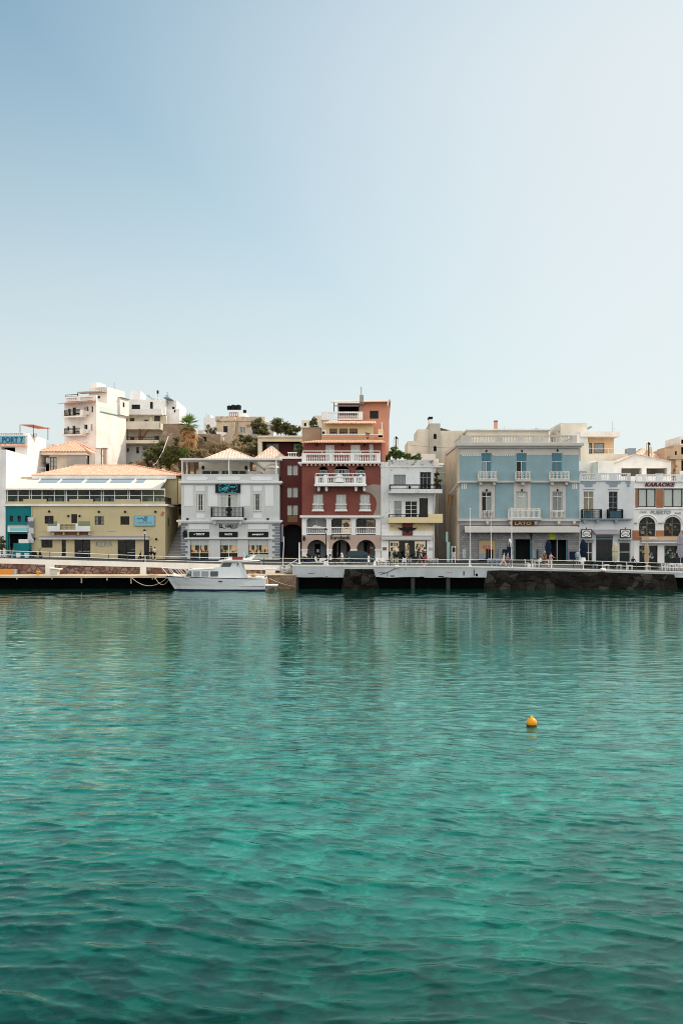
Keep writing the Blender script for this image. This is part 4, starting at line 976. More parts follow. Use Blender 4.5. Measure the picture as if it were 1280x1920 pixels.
# loggia
B.wall(566, 713, 966, 1003, 14, white2, holes=[(575, 612, 972, 1003), (621, 658, 972, 1003), (667, 704, 972, 1003)], name='loggia_wall', thick=.5)
B.box('loggia_cornice', 562.5, 713.3, 966.5, 970.5, -.4, -.002, white2)
for i, (a, c) in enumerate(((575, 612), (621, 658), (667, 704))):
    b = MB(); balustrade_mb(b, B.x(a), B.x(c), B.z(1001.5), B.z(988), Y0+.1, [], white2, th=.24, pitch=.29); b.build('loggia_balustrade', B.root)
    b = MB(); b.m(white2); k = 3.2
    for s_, xx in ((1, a), (-1, c)): b.prism([(B.x(xx), B.z(971.9)), (B.x(xx+s_*k), B.z(971.9)), (B.x(xx), B.z(971.9+k))], Y0+.03, Y0+.4)
    b.build('arch_corner', B.root)
    o = B.window(a+.5, c-.5, 972.5, 1001, frames_w if i == 0 else frames_b, nx=2 if i == 0 else 2, d=1.5, curtain=curtaingrey if i == 0 else None)
    if i:
        b = MB(); b.m(emitmat('glowing_loggia_wall', (.80, .60, .38), .45) if 'glowing_loggia_wall' not in MATS else MATS['glowing_loggia_wall']); mid = B.x((a+c)/2)  # warm emission added to the wall; no lamp stands in the loggia
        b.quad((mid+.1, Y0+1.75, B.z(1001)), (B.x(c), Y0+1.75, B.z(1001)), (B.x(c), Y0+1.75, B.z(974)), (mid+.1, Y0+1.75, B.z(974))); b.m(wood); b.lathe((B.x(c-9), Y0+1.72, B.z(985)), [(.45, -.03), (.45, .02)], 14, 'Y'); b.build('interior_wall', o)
    else:
        b = MB(); b.m(whitecv); b.prism([(B.x(583), B.z(989)), (B.x(589), B.z(984)), (B.x(597), B.z(986)), (B.x(611), B.z(989)), (B.x(611), B.z(991)), (B.x(583), B.z(991))], Y0+.7, Y0+1.2); b.build('folded_cloth', o)
# arcade
HB = [(575.5, 612, 1012, 1060, 1.0), (622, 657, 1012, 1060, 1.0), (668.5, 703.5, 1012, 1060, 1.0)]
B.wall(566, 713, 1003, 1060, 14, beige, holes=HB, name='arcade_wall', thick=.9)
b = MB(); b.m(white)
for a, c in ((566.5, 576), (613, 622), (658, 668.5), (704, 713)):
    b.box(B.x(a)-.05, B.x(c)-.02, Y0-.08, Y0+.88, B.z(1060), B.z(1032.5)); b.box(B.x(a)-.13, B.x(c)+.06, Y0-.16, Y0+.9, B.z(1032.4), B.z(1029.6))
b.build_each('pilaster', B.root)
b = MB(); b.m(concrete); b.box(B.x(566), B.x(713), Y0+3.2, Y0+3.3, B.z(1050)-.5, B.z(1012)); bw = b.build('bank_front', B.root)
b = MB(); b.m(frames_grey); b.box(B.x(585), B.x(588), Y0+3.0, Y0+3.19, B.z(1050), B.z(1016)); b.box(B.x(600), B.x(607), Y0+3.0, Y0+3.19, B.z(1050), B.z(1022))
b.m(darkin); b.box(B.x(624), B.x(638), Y0+3.0, Y0+3.19, B.z(1050), B.z(1015)); b.box(B.x(683), B.x(689), Y0+3.0, Y0+3.19, B.z(1050), B.z(1016)); b.box(B.x(589), B.x(599), Y0+3.0, Y0+3.19, B.z(1040), B.z(1020)); b.box(B.x(650), B.x(657), Y0+3.0, Y0+3.19, B.z(1050), B.z(1018))
b.m(maroon); b.box(B.x(690), B.x(694), Y0+2.95, Y0+3.19, B.z(1050), B.z(1016)); b.m(whitel); b.box(B.x(694), B.x(702), Y0+2.9, Y0+3.19, B.z(1029), B.z(1026)); b.box(B.x(592), B.x(597), Y0+2.9, Y0+3.0, B.z(1036), B.z(1030)); b.box(B.x(632), B.x(633), Y0+2.9, Y0+3.0, B.z(1050), B.z(1016)); b.build_each('cash_machine_panel', bw)
B.text('Eurobank', 620, 656.5, 1003.6, 1011.2, black, d=.06, bold=.012)
b = MB(); b.m(iron); b.lathe((B.x(570), Y0-.25, B.z(1014)), [(.1, 0), (.16, .2), (.14, .5), (.03, .7)], 8); b.build_each('wall_lamp', B.root)
# first set-back storey
S = B.at(137.0)
HS = [(610, 627, 834.5, 868), (657.5, 675, 834, 868), (692, 699.5, 833, 868)]
S.wall(569, 715, 829, 870, 8, red, holes=HS, name='setback_wall')
for h in HS: S.window(*h, frames_w, nx=2 if h[1]-h[0] > 10 else 1, curtain=curtainm)
b = MB(); roof_slope(b, (S.x(564), 136.0, S.z(830.5)), (S.x(722), 136.0, S.z(830.5)), (S.x(716), 139.6, S.z(822)), (S.x(602), 139.6, S.z(822)), terra, pitch=.36, amp=.1); b.build('lower_roof', B.root, recalc=False)
b = MB(); b.m(iron)
for a in (594, 642, 683): b.lathe((S.x(a), 136.7, S.z(837)), [(.05, 0), (.14, .1), (.12, .4), (.03, .5)], 6)
b.build_each('wall_lantern', B.root)
b = MB(); b.m(salmon); b.box(S.x(714.5), S.x(723), 138.0, 147, S.z(880), S.z(829)); b.build('side_strip', B.root)
# second set-back storey (yellow)
S = B.at(141.0)
S.wall(566.5, 602, 803, 845, 5, paint('weathered_tan_render', (.40, .26, .17), stain=.3, wear=((.5, .38, .28), .64)), name='terrace_block')
S.box('terrace_block_edge', 566, 602.5, 801.5, 803.5, -.05, 5.05, redpatch)
HC_ = [(618, 632, 803.5, 818), (635.5, 652, 803.5, 818), (655, 670, 803.5, 818), (606, 609, 806, 818)]
S.wall(603, 700, 795, 835, 6, yellow2, holes=HC_[:3], name='yellow_wall')
for h in HC_[:3]: S.window(*h, frames_b, nx=2, transom=.5, curtain=curtaingrey, glassm=glass)
b = MB(); b.m(wood)
for a, c, _, _ in HC_[:3]: b.box(S.x(a)+.06, S.x(c)-.06, S.Y+.05, S.Y+.11, S.z(810), S.z(804))
b.build_each('roller_blind', B.root)
S.box('yellow_parapet', 606, 716, 817.5, 822.5, -1.6, -1.4, salmon)
b = MB(); b.m(white2); b.box(S.x(606), S.x(716), 139.35, 139.65, S.z(818.2), S.z(816.8)); b.build('parapet_rail', B.root)
b = MB(); roof_slope(b, (S.x(604), 140.0, S.z(795.5)), (S.x(705), 140.0, S.z(795.5)), (S.x(704), 142, S.z(788.5)), (S.x(617), 142, S.z(788.5)), terra, pitch=.36, amp=.1); b.build('middle_roof', B.root, recalc=False)
b = MB(); b.m(white); b.box(S.x(604), S.x(611), S.Y-.9, S.Y-.5, S.z(817), S.z(808)); b.m(iron); b.lathe((S.x(606.5), S.Y-.92, S.z(812.5)), [(.2, -.02), (.2, .02)], 10, 'Y'); b.build('air_conditioner', B.root)
b = MB(); b.m(yellow2); b.box(S.x(708), S.x(717), 139.4, 140.4, S.z(824), S.z(807)); b.m(railw); b.tube((S.x(715), 139.8, S.z(807)), (S.x(715), 139.8, S.z(795)), .05); b.tube((S.x(713), 139.8, S.z(795)), (S.x(717), 139.8, S.z(795)), .05); b.build('corner_pier', B.root)
# top storey: salmon tower, veranda and balustrade
S = B.at(145.0)
b = MB(); balustrade_mb(b, PX(602, 143), PX(680, 143), PZ(787.5, 143), PZ(772, 143), 143.0, [(PX(602, 143), PX(614, 143)), (PX(671, 143), PX(680, 143))], white2, th=.3, pitch=.3, side=3); b.build('upper_balustrade', B.root)
b = MB(); b.m(beige); b.box(PX(603, 143), PX(617, 143), 142.9, 146, PZ(797, 143), PZ(787.6, 143)); b.build('upper_base', B.root)
S.wall(682, 726, 753, 870, 7, salmon, holes=[(693, 709, 770, 785)], name='tower_wall')
S.window(693, 709, 770, 785, frames_bl, nx=1)
b = MB(); b.m(paint('sunlit_salmon', (.62, .38, .30), stain=.1)); b.box(S.x(726), S.x(729.5), 145.3, 152, S.z(870), S.z(760)); b.build('tower_side', B.root)  # sunlight on the tower's side is put into this paler salmon
S.wall(633, 682, 756, 790, 6, paint('veranda_wall', (.50, .26, .2)), holes=[(635, 673, 758, 779)], name='veranda', thick=2)
b = MB(); b.m(mauvecv); b.box(S.x(626), S.x(672), 144.4, 144.5, S.z(763), S.z(761)); b.m(iron); b.tube((S.x(626), 144.5, S.z(775)), (S.x(626), 144.5, S.z(755)), .05); b.build('awning', B.root)
b = MB(); roof_slope(b, (S.x(620), 143.9, S.z(755.5)), (S.x(731), 143.9, S.z(754)), (S.x(730), 147, S.z(747.5)), (S.x(627), 147, S.z(748.5)), terrapale, pitch=.36, amp=.1)
roof_slope(b, (S.x(731), 143.9, S.z(754)), (S.x(733), 152, S.z(776)), (S.x(730), 152, S.z(771)), (S.x(730), 144, S.z(749)), terra, pitch=.36); b.build('top_roof', B.root, recalc=False)
b = MB(); b.m(concrete); b.box(PX(674, 144), PX(681.5, 144), 144.2, 144.8, PZ(757, 144), PZ(740, 144)); ch = b.build('chimney', B.root)
b = MB(); b.m(steel); b.tube((PX(677, 144), 144.5, PZ(741, 144)), (PX(677, 144), 144.5, PZ(724.5, 144)), .1); b.build('flue', ch)

# ---------------- narrow white building right of the bank
B = Bd('white_shop_house', 'narrow peeling white shop house with two balconies right of the red building', 'building', 770, Y0, 1050)
HW = [(738, 760, 890, 909), (787, 808, 885, 917.5), (738, 753, 939.5, 970), (759, 782, 939.5, 970), (785.5, 802, 934, 970), (728, 800, 1013.5, 1060)]
B.wall(728.5, 813, 875, 982, 12, peel, holes=HW[:5], name='wall', thick=.7)
B.wall(714, 813.5, 982, 1060, 12, white2, holes=[HW[5]], name='ground_wall', thick=.6)
B.box('side_pilaster', 713.6, 728.4, 866, 982, -.06, 11, peel)
B.wall(729, 813, 862, 875, 12, peelh, name='parapet')
B.box('roof_slab', 712, 829, 873.5, 876.5, -.1, 2, peel)
B.box('side_wall', 813.5, 814.5, 918, 1050, .2, 12, white)
b = MB(); b.m(peel); b.box(B.x(728), B.x(827), Y0-1.2, Y0-.002, B.z(925.5), B.z(918)); b.build('upper_balcony', B.root)
b = MB(); b.m(yellow2); b.box(B.x(727), B.x(828), Y0-1.2, Y0-.002, B.z(980.5), B.z(970.5)); b.box(B.x(802), B.x(828), Y0-1.2, Y0-.002, B.z(970.4), B.z(964)); b.build('lower_balcony', B.root)
b = MB(); iron_rail_mb(b, B.x(730), B.x(824), B.z(918), B.z(909.5), Y0-1.1, iron, side=.9, pitch=2.0, r=.03); b.build('upper_railing', B.root)
b = MB(); iron_rail_mb(b, B.x(729), B.x(785), B.z(970.4), B.z(964.5), Y0-1.1, iron, side=.9, pitch=.5, r=.022); b.build('lower_railing', B.root)
B.window(*HW[0], frames_grey, nx=4, curtain=curtaingrey)
B.window(*HW[1], frames_grey, nx=3, d=.6, transom=.3); B.window(*HW[2], frames_w, nx=1, nz=2, curtain=curtaingrey); B.window(*HW[3], frames_w, nx=2, nz=4); B.window(*HW[4], frames_b, nx=1, d=.6)
b = MB(); b.m(yellow2); b.box(B.x(729), B.x(812), Y0-.05, Y0-.003, B.z(995), B.z(982)); b.m(white2); b.box(B.x(715), B.x(812), Y0-.09, Y0-.003, B.z(1004), B.z(995.05)); b.m(lightcv); b.box(B.x(715), B.x(808), Y0-.4, Y0-.003, B.z(1012), B.z(1004.6)); b.m(steel); b.box(B.x(715), B.x(808), Y0-.43, Y0-.3, B.z(1006), B.z(1004.8)); b.build('fascia_and_awning', B.root)
b = MB(); b.m(flat('dark_red_board', (.14, .018, .02), .5)); b.box(B.x(753.5), B.x(773), Y0-.22, Y0-.1, B.z(1004.5), B.z(981.5)); sg_ = b.build('red_sign_board', B.root)
b = MB(); b.m(black)
ey = 987.5
for s_ in (1, -1):
    cx = 763.2; b.prism([(B.x(cx+s_*a), B.z(c)) for a, c in ((0, 989), (6, 988), (10, 989.8), (19, 989), (13, 993.5), (8, 994.8), (3, 996), (0, 998))][::s_], Y0-.30, Y0-.225)
b.ball((B.x(763.2), Y0-.28, B.z(994)), .22, .05, .35); b.build('winged_emblem', sg_)
b = MB(); b.m(maroon); b.box(B.x(755), B.x(772), Y0-.235, Y0-.221, B.z(1002.5), B.z(1001)); b.build('sign_line', sg_)
o = B.window(*HW[5], frames_bl, nx=1, d=.3, name='shop_window')
b = MB(); rr = random.Random(4); b.m(emitmat('glowing_display', (.62, .48, .32), .35)); b.box(B.x(730), B.x(748), Y0+.75, Y0+.8, B.z(1034), B.z(1015)); b.box(B.x(778), B.x(798), Y0+.75, Y0+.8, B.z(1033), B.z(1015)); b.box(B.x(760), B.x(767), Y0+.75, Y0+.8, B.z(1042), B.z(1018))  # display backs brightened by added emission, not by a lamp
for k in range(46):
    p = rr.choice([rr.uniform(730, 749), rr.uniform(779, 798), rr.uniform(760, 768)]); q_ = rr.uniform(1018, 1048)
    b.m(rr.choice([frames_b, curtaintan, whitecv, terpot, darkin, wood, creamcv])); b.obox((B.x(p), Y0+.6+rr.uniform(-.1, .1), B.z(q_)), rr.uniform(.1, .35), .1, rr.uniform(.15, .5), ry=rr.uniform(-.3, .3))
b.build('shop_display', o)
b = MB(); b.m(wood); b.box(B.x(717), B.x(724.5), Y0-.06, Y0-.003, B.z(1031.5), B.z(1026)); b.build('menu_plaque', B.root)
b = MB(); b.m(steel); b.box(B.x(803), B.x(810), Y0-.06, Y0-.003, B.z(1031.5), B.z(1026.5)); b.build('menu_plaque', B.root)
b = MB(); b.m(beige); b.box(B.x(732), B.x(736), Y0-.4, Y0-.1, B.z(987.5), B.z(985)); b.box(B.x(806), B.x(810), Y0-.4, Y0-.1, B.z(984.5), B.z(982)); b.build_each('lamp_bracket', B.root)

b = MB(); b.m(steel); b.tube((B.x(812), Y0-.08, B.z(1048)), (B.x(812), Y0-.08, B.z(877)), .05); b.build('drainpipe', B.root)
b = MB(); b.m(white2); b.box(B.x(764), B.x(771), Y0-.55, Y0-.1, B.z(917), B.z(911)); b.m(iron); b.lathe((B.x(767), Y0-.57, B.z(914)), [(.19, -.02), (.19, .02)], 12, 'Y'); b.build('air_conditioner', B.root)
# ---------------- alley between white shop house and light blue hotel
al = Bd('alley_house', 'pale green-grey house wall at the back of the dark alley', 'building', 838, 148.0, 1045)
al.wall(822, 856, 872, 1060, 6, paint('pale_sage_render', (.42, .47, .43), stain=.2), holes=[(834, 846, 935, 941), (832, 847, 947, 990), (826, 833, 1000, 1045)], name='wall')
al.window(834, 846, 935, 941, frames_w, nx=1); al.window(832, 847, 947, 990, frames_grey, nx=2)
al.box('lower_wall', 821.5, 857, 910, 1060, -.3, 0, concrete)
al.box('string', 821, 857, 886, 887, -.05, 0, white)
b = MB(); b.m(flat('pale_green_post', (.26, .42, .38), .6)); b.box(PX(837.5, 128), PX(843, 128), 128, 128.6, gz(PX(840, 128), 128), PZ(1016, 128)); b.box(PX(836, 128), PX(839.5, 128), 128.1, 128.5, PZ(1016, 128), PZ(997, 128)); tag(b.build('green_post', None), 'pale green square post at the alley mouth', 'post')
t = thing('display_stand', 'white stepped menu stand beside the pale green post', 'menu stand', (PX(850, 127), 127, gz(PX(850, 127), 127)))
b = MB(); b.m(white2)
for a in (846.5, 853): b.tube((PX(a, 127), 127, gz(PX(850, 127), 127)), (PX(a, 127), 127, PZ(1024, 127)), .05)
for z_ in (1025, 1036, 1046): b.box(PX(846.5, 127), PX(853, 127), 126.95, 127.05, PZ(z_+1, 127), PZ(z_, 127))
b.build('frame', t); b = MB(); b.m(flat('lilac_card', (.45, .40, .50), .6)); b.box(PX(848, 127), PX(852.5, 127), 126.9, 126.94, PZ(1045, 127), PZ(1037.5, 127)); b.m(darkl); b.box(PX(848, 127), PX(852.5, 127), 126.9, 126.94, PZ(1034.5, 127), PZ(1027, 127)); b.build('card', t)

# ---------------- light blue neoclassical hotel
B = Bd('light_blue_building', 'large light blue neoclassical building with balustraded roof and six balconied windows', 'building', 972, Y0, 1051)
UP = [(902, 920.5, 850.5, 900), (967.5, 986.5, 850, 900), (1034, 1053, 850, 900)]
MID = [(902.5, 921, 922.5, 973), (967, 987.5, 922.5, 973), (1034.5, 1053, 922.5, 973)]
GR = [(896, 929, 1012, 1060), (963, 996, 1011, 1060), (1029, 1063.5, 1012, 1060)]
B.wall(860.5, 1084.5, 832, 975, 16, blue, holes=UP+MID, name='wall', thick=.3)
B.wall(860.5, 1084.5, 975, 1060, 16, ashl, holes=GR, name='ground_wall', thick=.5)
b = MB(); b.m(paint('side_cream_render', (.60, .50, .38), stain=.2)); 
x0, x1 = B.x(860.5), B.x(860.5)-.25
b.add([(x0, Y0+.02, B.z(1060)), (x1, Y0+.3, B.z(1060)), (x1-.2, Y0+16, B.z(1060)), (x0, Y0+16, B.z(1060)), (x0, Y0+.02, B.z(840)), (x1, Y0+.3, B.z(840)), (x1-.2, Y0+16, B.z(840)), (x0, Y0+16, B.z(840))], [(0, 3, 2, 1), (4, 5, 6, 7), (0, 1, 5, 4), (1, 2, 6, 5), (2, 3, 7, 6), (3, 0, 4, 7)]); b.build('side_wall', B.root)
def bandmb(a, c, d_, e, dp, mt, name, side=16.2):
    b = MB(); b.m(mt); b.box(B.x(a), B.x(c), Y0-dp, Y0+side, B.z(e), B.z(d_)); return b.build(name, B.root)
bandmb(855.5, 1091.5, 831.5, 836.5, .75, creamband, 'cornice'); bandmb(858, 1088, 836.5, 840, .4, creamband, 'cornice_lower')
b = MB(); b.m(creamband)
for a, c in ((861, 901.5), (921, 967), (987, 1033.5), (1053.5, 1084)): b.box(B.x(a), B.x(c), Y0-.04, Y0-.003, B.z(853), B.z(840.1))
for a, c in ((901, 921.5), (966.5, 987.5), (1033, 1054)): b.box(B.x(a), B.x(c), Y0-.07, Y0-.003, B.z(849.6), B.z(840.2))
b.build('frieze', B.root)
b = MB(); b.m(white)
for p in list(range(866, 900, 4))+list(range(925, 965, 4)):
    b.box(B.x(p), B.x(p+2), Y0-.045, Y0-.004, B.z(855.2), B.z(853.1))
for p in (866, 869.5, 873, 1073, 1076.5, 1080): b.box(B.x(p)-.06, B.x(p)+.06, Y0-.03, Y0-.004, B.z(917), B.z(906))
b.build('fret_ornament', B.root)
b = MB(); balustrade_mb(b, B.x(862), B.x(1080), B.z(831.5), B.z(816.5), Y0-.1, [(B.x(a), B.x(c)) for a, c in ((862, 884), (931, 941), (970, 980), (999, 1010), (1014, 1018), (1071, 1080))], creamband, th=.32, pitch=.36, side=8); b.build('roof_balustrade', B.root)
bandmb(858.5, 1086, 901.5, 905, .3, creamband, 'string_course')
bandmb(857.5, 1087, 972.5, 977.5, .35, creamband, 'lower_string_course')
b = MB(); b.m(greystone); b.box(B.x(861), B.x(1084), Y0-.1, Y0-.003, B.z(985), B.z(977.6)); b.build('sign_band', B.root)
for i, (a, c) in enumerate(((894, 930), (964, 993), (1027.5, 1065))):
    b = MB(); b.m(creamband); b.box(B.x(a), B.x(c), Y0-1.0, Y0-.31, B.z(903.5), B.z(899.5))
    for u in ((a+3, a+8), (c-8, c-3)) if i != 1 else ((a+11, a+18),): b.prism([(B.x(u[0]), B.z(903.6)), (B.x(u[1]), B.z(903.6)), (B.x(u[1]), B.z(908)), (B.x(u[1]-1), B.z(910)), (B.x(u[0]+1), B.z(910)), (B.x(u[0]), B.z(908))], Y0-.7, Y0-.005)
    b.build('balcony', B.root)
    b = MB(); iron_rail_mb(b, B.x(a+1.5), B.x(c-1.5), B.z(899.4), B.z(885.5), Y0-.92, railw, side=.85, pitch=.17, r=.028, fancy=True); b.build('balcony_railing', B.root)
b = MB(); b.m(creamband)
for a, c, h in ((897.5, 926.5, MID[0]), (962.5, 993.5, MID[1]), (1029.5, 1059.5, MID[2])):
    b.box(B.x(a), B.x(h[0])-.02, Y0-.07, Y0-.003, B.z(972), B.z(905.1)); b.box(B.x(h[1])+.02, B.x(c), Y0-.07, Y0-.003, B.z(972), B.z(905.1)); b.box(B.x(h[0])-.02, B.x(h[1])+.02, Y0-.07, Y0-.003, B.z(921.8), B.z(905.1))
b.build_each('window_surround', B.root)
for h, cur in zip(UP, (None, None, None)): B.window(*h, frames_w, nx=2, transom=.30, curtain=None)
b = MB(); b.m(frames_blue)
for h in UP: b.box(B.x(h[0])+.07, B.x(h[1])-.07, Y0+.07, Y0+.12, B.z(864), B.z(851)); b.box(B.x(h[1])-.60, B.x(h[1])-.07, Y0+.08, Y0+.12, B.z(899), B.z(866)); 
b.m(frames_grey); b.box(B.x(902)+.09, B.x(902)+.55, Y0+.08, Y0+.12, B.z(899), B.z(866)); b.m(frames_blue); b.box(B.x(1034)+.09, B.x(1034)+.55, Y0+.08, Y0+.12, B.z(899), B.z(866)); b.build_each('blue_shutter', B.root)
for i, h in enumerate(MID): B.window(*h, frames_w, nx=2, transom=.16, curtain=(None, curtainm, curtaingrey)[i], gap=.1)
b = MB(); b.m(curtaingrey); b.box(B.x(912), B.x(920), Y0+.3, Y0+.34, B.z(957), B.z(930)); b.build_each('inner_curtain', B.root)
for a, c, z0_, z1_, dp in ((904, 921, 970.5, 958, .3), (952.5, 1010, 971.5, 954.5, 1.0), (1034.5, 1055, 970.5, 957.5, .3)):
    b = MB(); iron_rail_mb(b, B.x(a), B.x(c), B.z(z0_), B.z(z1_), Y0-dp, railw, side=dp-.05, pitch=.16, r=.03); b.build('lower_railing', B.root)
b = MB(); b.m(creamband); b.box(B.x(949), B.x(1013), Y0-1.1, Y0-.36, B.z(975.5), B.z(971.6))
for a in (910, 953, 1000, 1043, 1072): b.prism([(B.x(a), B.z(976)), (B.x(a+5), B.z(976)), (B.x(a+5), B.z(981)), (B.x(a+2), B.z(984)), (B.x(a), B.z(981))], Y0-.6, Y0-.102)
b.build_each('stone_bracket', B.root)
b = MB(); b.m(flat('brown_board', (.10, .055, .03), .6)); b.box(B.x(959), B.x(999.5), Y0-.2, Y0-.1, B.z(984.8), B.z(977.8)); sg_ = b.build('name_board', B.root)
B.text('LATO', 964, 994.5, 978.3, 984.2, gold, d=.202, depth=.05, bold=.02, parent=sg_)
b = MB(); b.m(lightcv); b.add([(B.x(869), Y0-1.3, B.z(996.8)), (B.x(1082), Y0-1.3, B.z(996.8)), (B.x(1081), Y0-.11, B.z(986.5)), (B.x(870), Y0-.11, B.z(986.5)), (B.x(869), Y0-1.3, B.z(997.4)), (B.x(1082), Y0-1.3, B.z(997.4)), (B.x(1081), Y0-.11, B.z(987.1)), (B.x(870), Y0-.11, B.z(987.1))], [(0, 1, 2, 3), (4, 7, 6, 5), (0, 4, 5, 1), (1, 5, 6, 2), (2, 6, 7, 3), (3, 7, 4, 0)]); b.box(B.x(869), B.x(1082), Y0-1.32, Y0-1.29, B.z(998.5), B.z(988.5)); b.build('awning', B.root)
# posters and shop fronts
b = MB(); b.m(flat('pale_poster', (.42, .48, .50), .6)); b.box(B.x(896), B.x(929), Y0+.1, Y0+.15, B.z(1012), B.z(998)); b.build('poster', B.root)
b = MB(); b.m(flat('coral', (.55, .12, .10), .7))
for a, c, r in ((911, 1001, .3), (915, 1004, .25), (909.5, 1005.5, .2), (913, 1007, .2)): b.lathe((B.x(a), Y0+.07, B.z(c)), [(r, -.01), (r, .03)], 10, 'Y')
b.build('flower_picture', B.root)
b = MB(); b.m(flat('tan_poster', (.42, .32, .20), .7)); b.box(B.x(897), B.x(929), Y0+.2, Y0+.25, B.z(1047), B.z(1013)); b.m(flat('coral2', (.45, .16, .12), .7)); b.prism([(B.x(903), B.z(1026)), (B.x(908), B.z(1021)), (B.x(912), B.z(1022)), (B.x(912), B.z(1029)), (B.x(907), B.z(1029))], Y0+.15, Y0+.19); b.prism([(B.x(914), B.z(1022)), (B.x(918), B.z(1021)), (B.x(923), B.z(1026)), (B.x(919), B.z(1029)), (B.x(914), B.z(1029))], Y0+.15, Y0+.19)
b.m(navy); b.box(B.x(911), B.x(915), Y0+.1, Y0+.4, B.z(1050), B.z(1029)); b.m(frames_grey); b.box(B.x(897), B.x(908), Y0+.1, Y0+.5, B.z(1050), B.z(1037)); b.m(darkin); b.box(B.x(916), B.x(924), Y0+.1, Y0+.5, B.z(1050), B.z(1030)); b.build('shop_poster', B.root)
b = MB(); b.m(curtaintan); b.box(B.x(963.5), B.x(996), Y0+.1, Y0+.16, B.z(1010), B.z(998.5)); b.m(whitel); b.box(B.x(971), B.x(978), Y0+.05, Y0+.1, B.z(1007), B.z(1003)); b.m(wood); b.box(B.x(971), B.x(977), Y0+.05, Y0+.1, B.z(1009), B.z(1007.2)); b.build('transom_poster', B.root)
m_, t_, p_ = newmat('lime_to_cream_poster'); t_.links.new(ramp(t_, noise(t_, coords(t_), .5, 2), [(.3, (.36, .40, .03)), (.5, (.48, .44, .28)), (.7, (.45, .25, .18))]), p_.inputs['Base Color'])
b = MB(); b.m(m_); b.box(B.x(1029), B.x(1063.5), Y0+.02, Y0+.1, B.z(1011.5), B.z(998)); b.m(flat('lime', (.36, .40, .03), .6)); b.box(B.x(1029), B.x(1040), Y0-.01, Y0+.018, B.z(1011.5), B.z(998)); b.build('lime_poster', B.root)
b = MB(); b.m(frames_blue)
for a, c in ((964, 966), (993.5, 996), (1061, 1063.5)): b.box(B.x(a), B.x(c), Y0+.2, Y0+.3, B.z(1060), B.z(1011))
b.m(frames_grey); b.box(B.x(1044), B.x(1046), Y0+.4, Y0+.46, B.z(1052), B.z(1012)); b.build('door_frame', B.root)
b = MB(); b.m(frames_grey)
for a, c, d_, e in ((866, 873, 1030, 1047), (997, 1004, 1031, 1047), (934, 941, 1030, 1047)): b.box(B.x(a), B.x(c), Y0-.1, Y0-.003, B.z(e), B.z(d_))
b.m(railw)
for a in (866.5, 868.2, 870, 871.8): b.box(B.x(a), B.x(a)+.05, Y0-.12, Y0-.1, B.z(1047), B.z(1030))
b.m(navy); b.box(B.x(941), B.x(951), Y0-.5, Y0-.2, B.z(1047), B.z(1030)); b.box(B.x(1006), B.x(1007.5), Y0-.3, Y0-.1, B.z(1048), B.z(1030)); b.box(B.x(1067), B.x(1079), Y0-.5, Y0-.1, B.z(1048), B.z(1034)); b.build('display_rack', B.root)
b = MB(); b.m(iron); b.lathe((B.x(992.5), Y0-1.0, B.z(1003.5)), [(.06, -.6), (.12, -.3), (.2, .25), (.03, .6)], 6); b.tube((B.x(992.5), Y0-1.0, B.z(998)), (B.x(992.5), Y0-.1, B.z(994)), .03); b.build('hanging_lantern', B.root)
for h in UP+MID:
    pass
b = MB(); b.m(iron)
for a, c in ((911, 846), (977.5, 846), (1044, 845), (911.5, 919.5), (977.5, 919.5), (1044, 919.5)): b.lathe((B.x(a), Y0-.2, B.z(c)), [(.04, -.15), (.13, .05), (.03, .2)], 6)
b.build_each('window_lamp', B.root)
# rolled sunblind at the alley side
b = MB(); b.m(cream); b.tube((B.x(858), Y0-.6, B.z(905)), (B.x(846), Y0+2.0, B.z(926)), .12); b.m(wood); b.tube((B.x(847), Y0+1.5, B.z(927)), (B.x(845), Y0+1.5, B.z(946)), .35); b.build('rolled_blind', B.root)

# ---------------- small white house with black balconies
B = Bd('white_balcony_house', 'pale white two storey house with black iron balconies and two framed oval signs', 'building', 1135, Y0, 1053)
HW = [(1093, 1112, 921.5, 972), (1140.5, 1157, 921.5, 972), (1116.5, 1148, 1004, 1060), (1096, 1110, 1017, 1060), (1160, 1181, 1017, 1060)]
wm = paint('bluish_white_render', (.63, .66, .68), stain=.3, var=.08)
B.wall(1085, 1188, 902, 1060, 12, wm, holes=HW, name='wall', thick=.3)
b = MB(); balustrade_mb(b, B.x(1086), B.x(1181), B.z(902), B.z(887), Y0-.02, [(B.x(a), B.x(c)) for a, c in ((1086, 1088.5), (1115.5, 1125), (1143, 1156), (1174, 1181))], wm, th=.22, pitch=.3); b.build('roof_balustrade', B.root)
b = MB(); b.m(frames_grey)
for a, w_ in ((1088, 29), (1134.5, 29), (1172, 10)):
    n = int(w_/2.4)
    for k in range(n):
        u = k/(n-1); h_ = 4+ (1-abs(u-.5)*2)*5; 
        if .25 < u < .75: h_ = 10
        b.box(B.x(a+k*2.4), B.x(a+k*2.4+(2.4 if .25 < u < .75 else 1.4)), Y0-.05, Y0-.003, B.z(903+h_), B.z(903))
for a in (1092.5, 1138.5): b.box(B.x(a), B.x(a+21), Y0-.05, Y0-.003, B.z(918.2), B.z(916.8))
b.build('frieze_ornament', B.root)
B.window(*HW[0], frames_w, nx=2, transom=.22, curtain=curtaintan, gap=.06); B.window(*HW[1], frames_grey, nx=2, nz=4, transom=.2)
b = MB(); b.m(frames_grey); b.box(B.x(1086), B.x(1182), Y0-.75, Y0-.003, B.z(974.3), B.z(972.4))
for a in (1090, 1114.5, 1149): b.prism([(B.x(a), B.z(974.4)), (B.x(a+8), B.z(974.4)), (B.x(a+5), B.z(981)), (B.x(a+2), B.z(981))], Y0-.6, Y0-.003)
b.build('balcony', B.root)
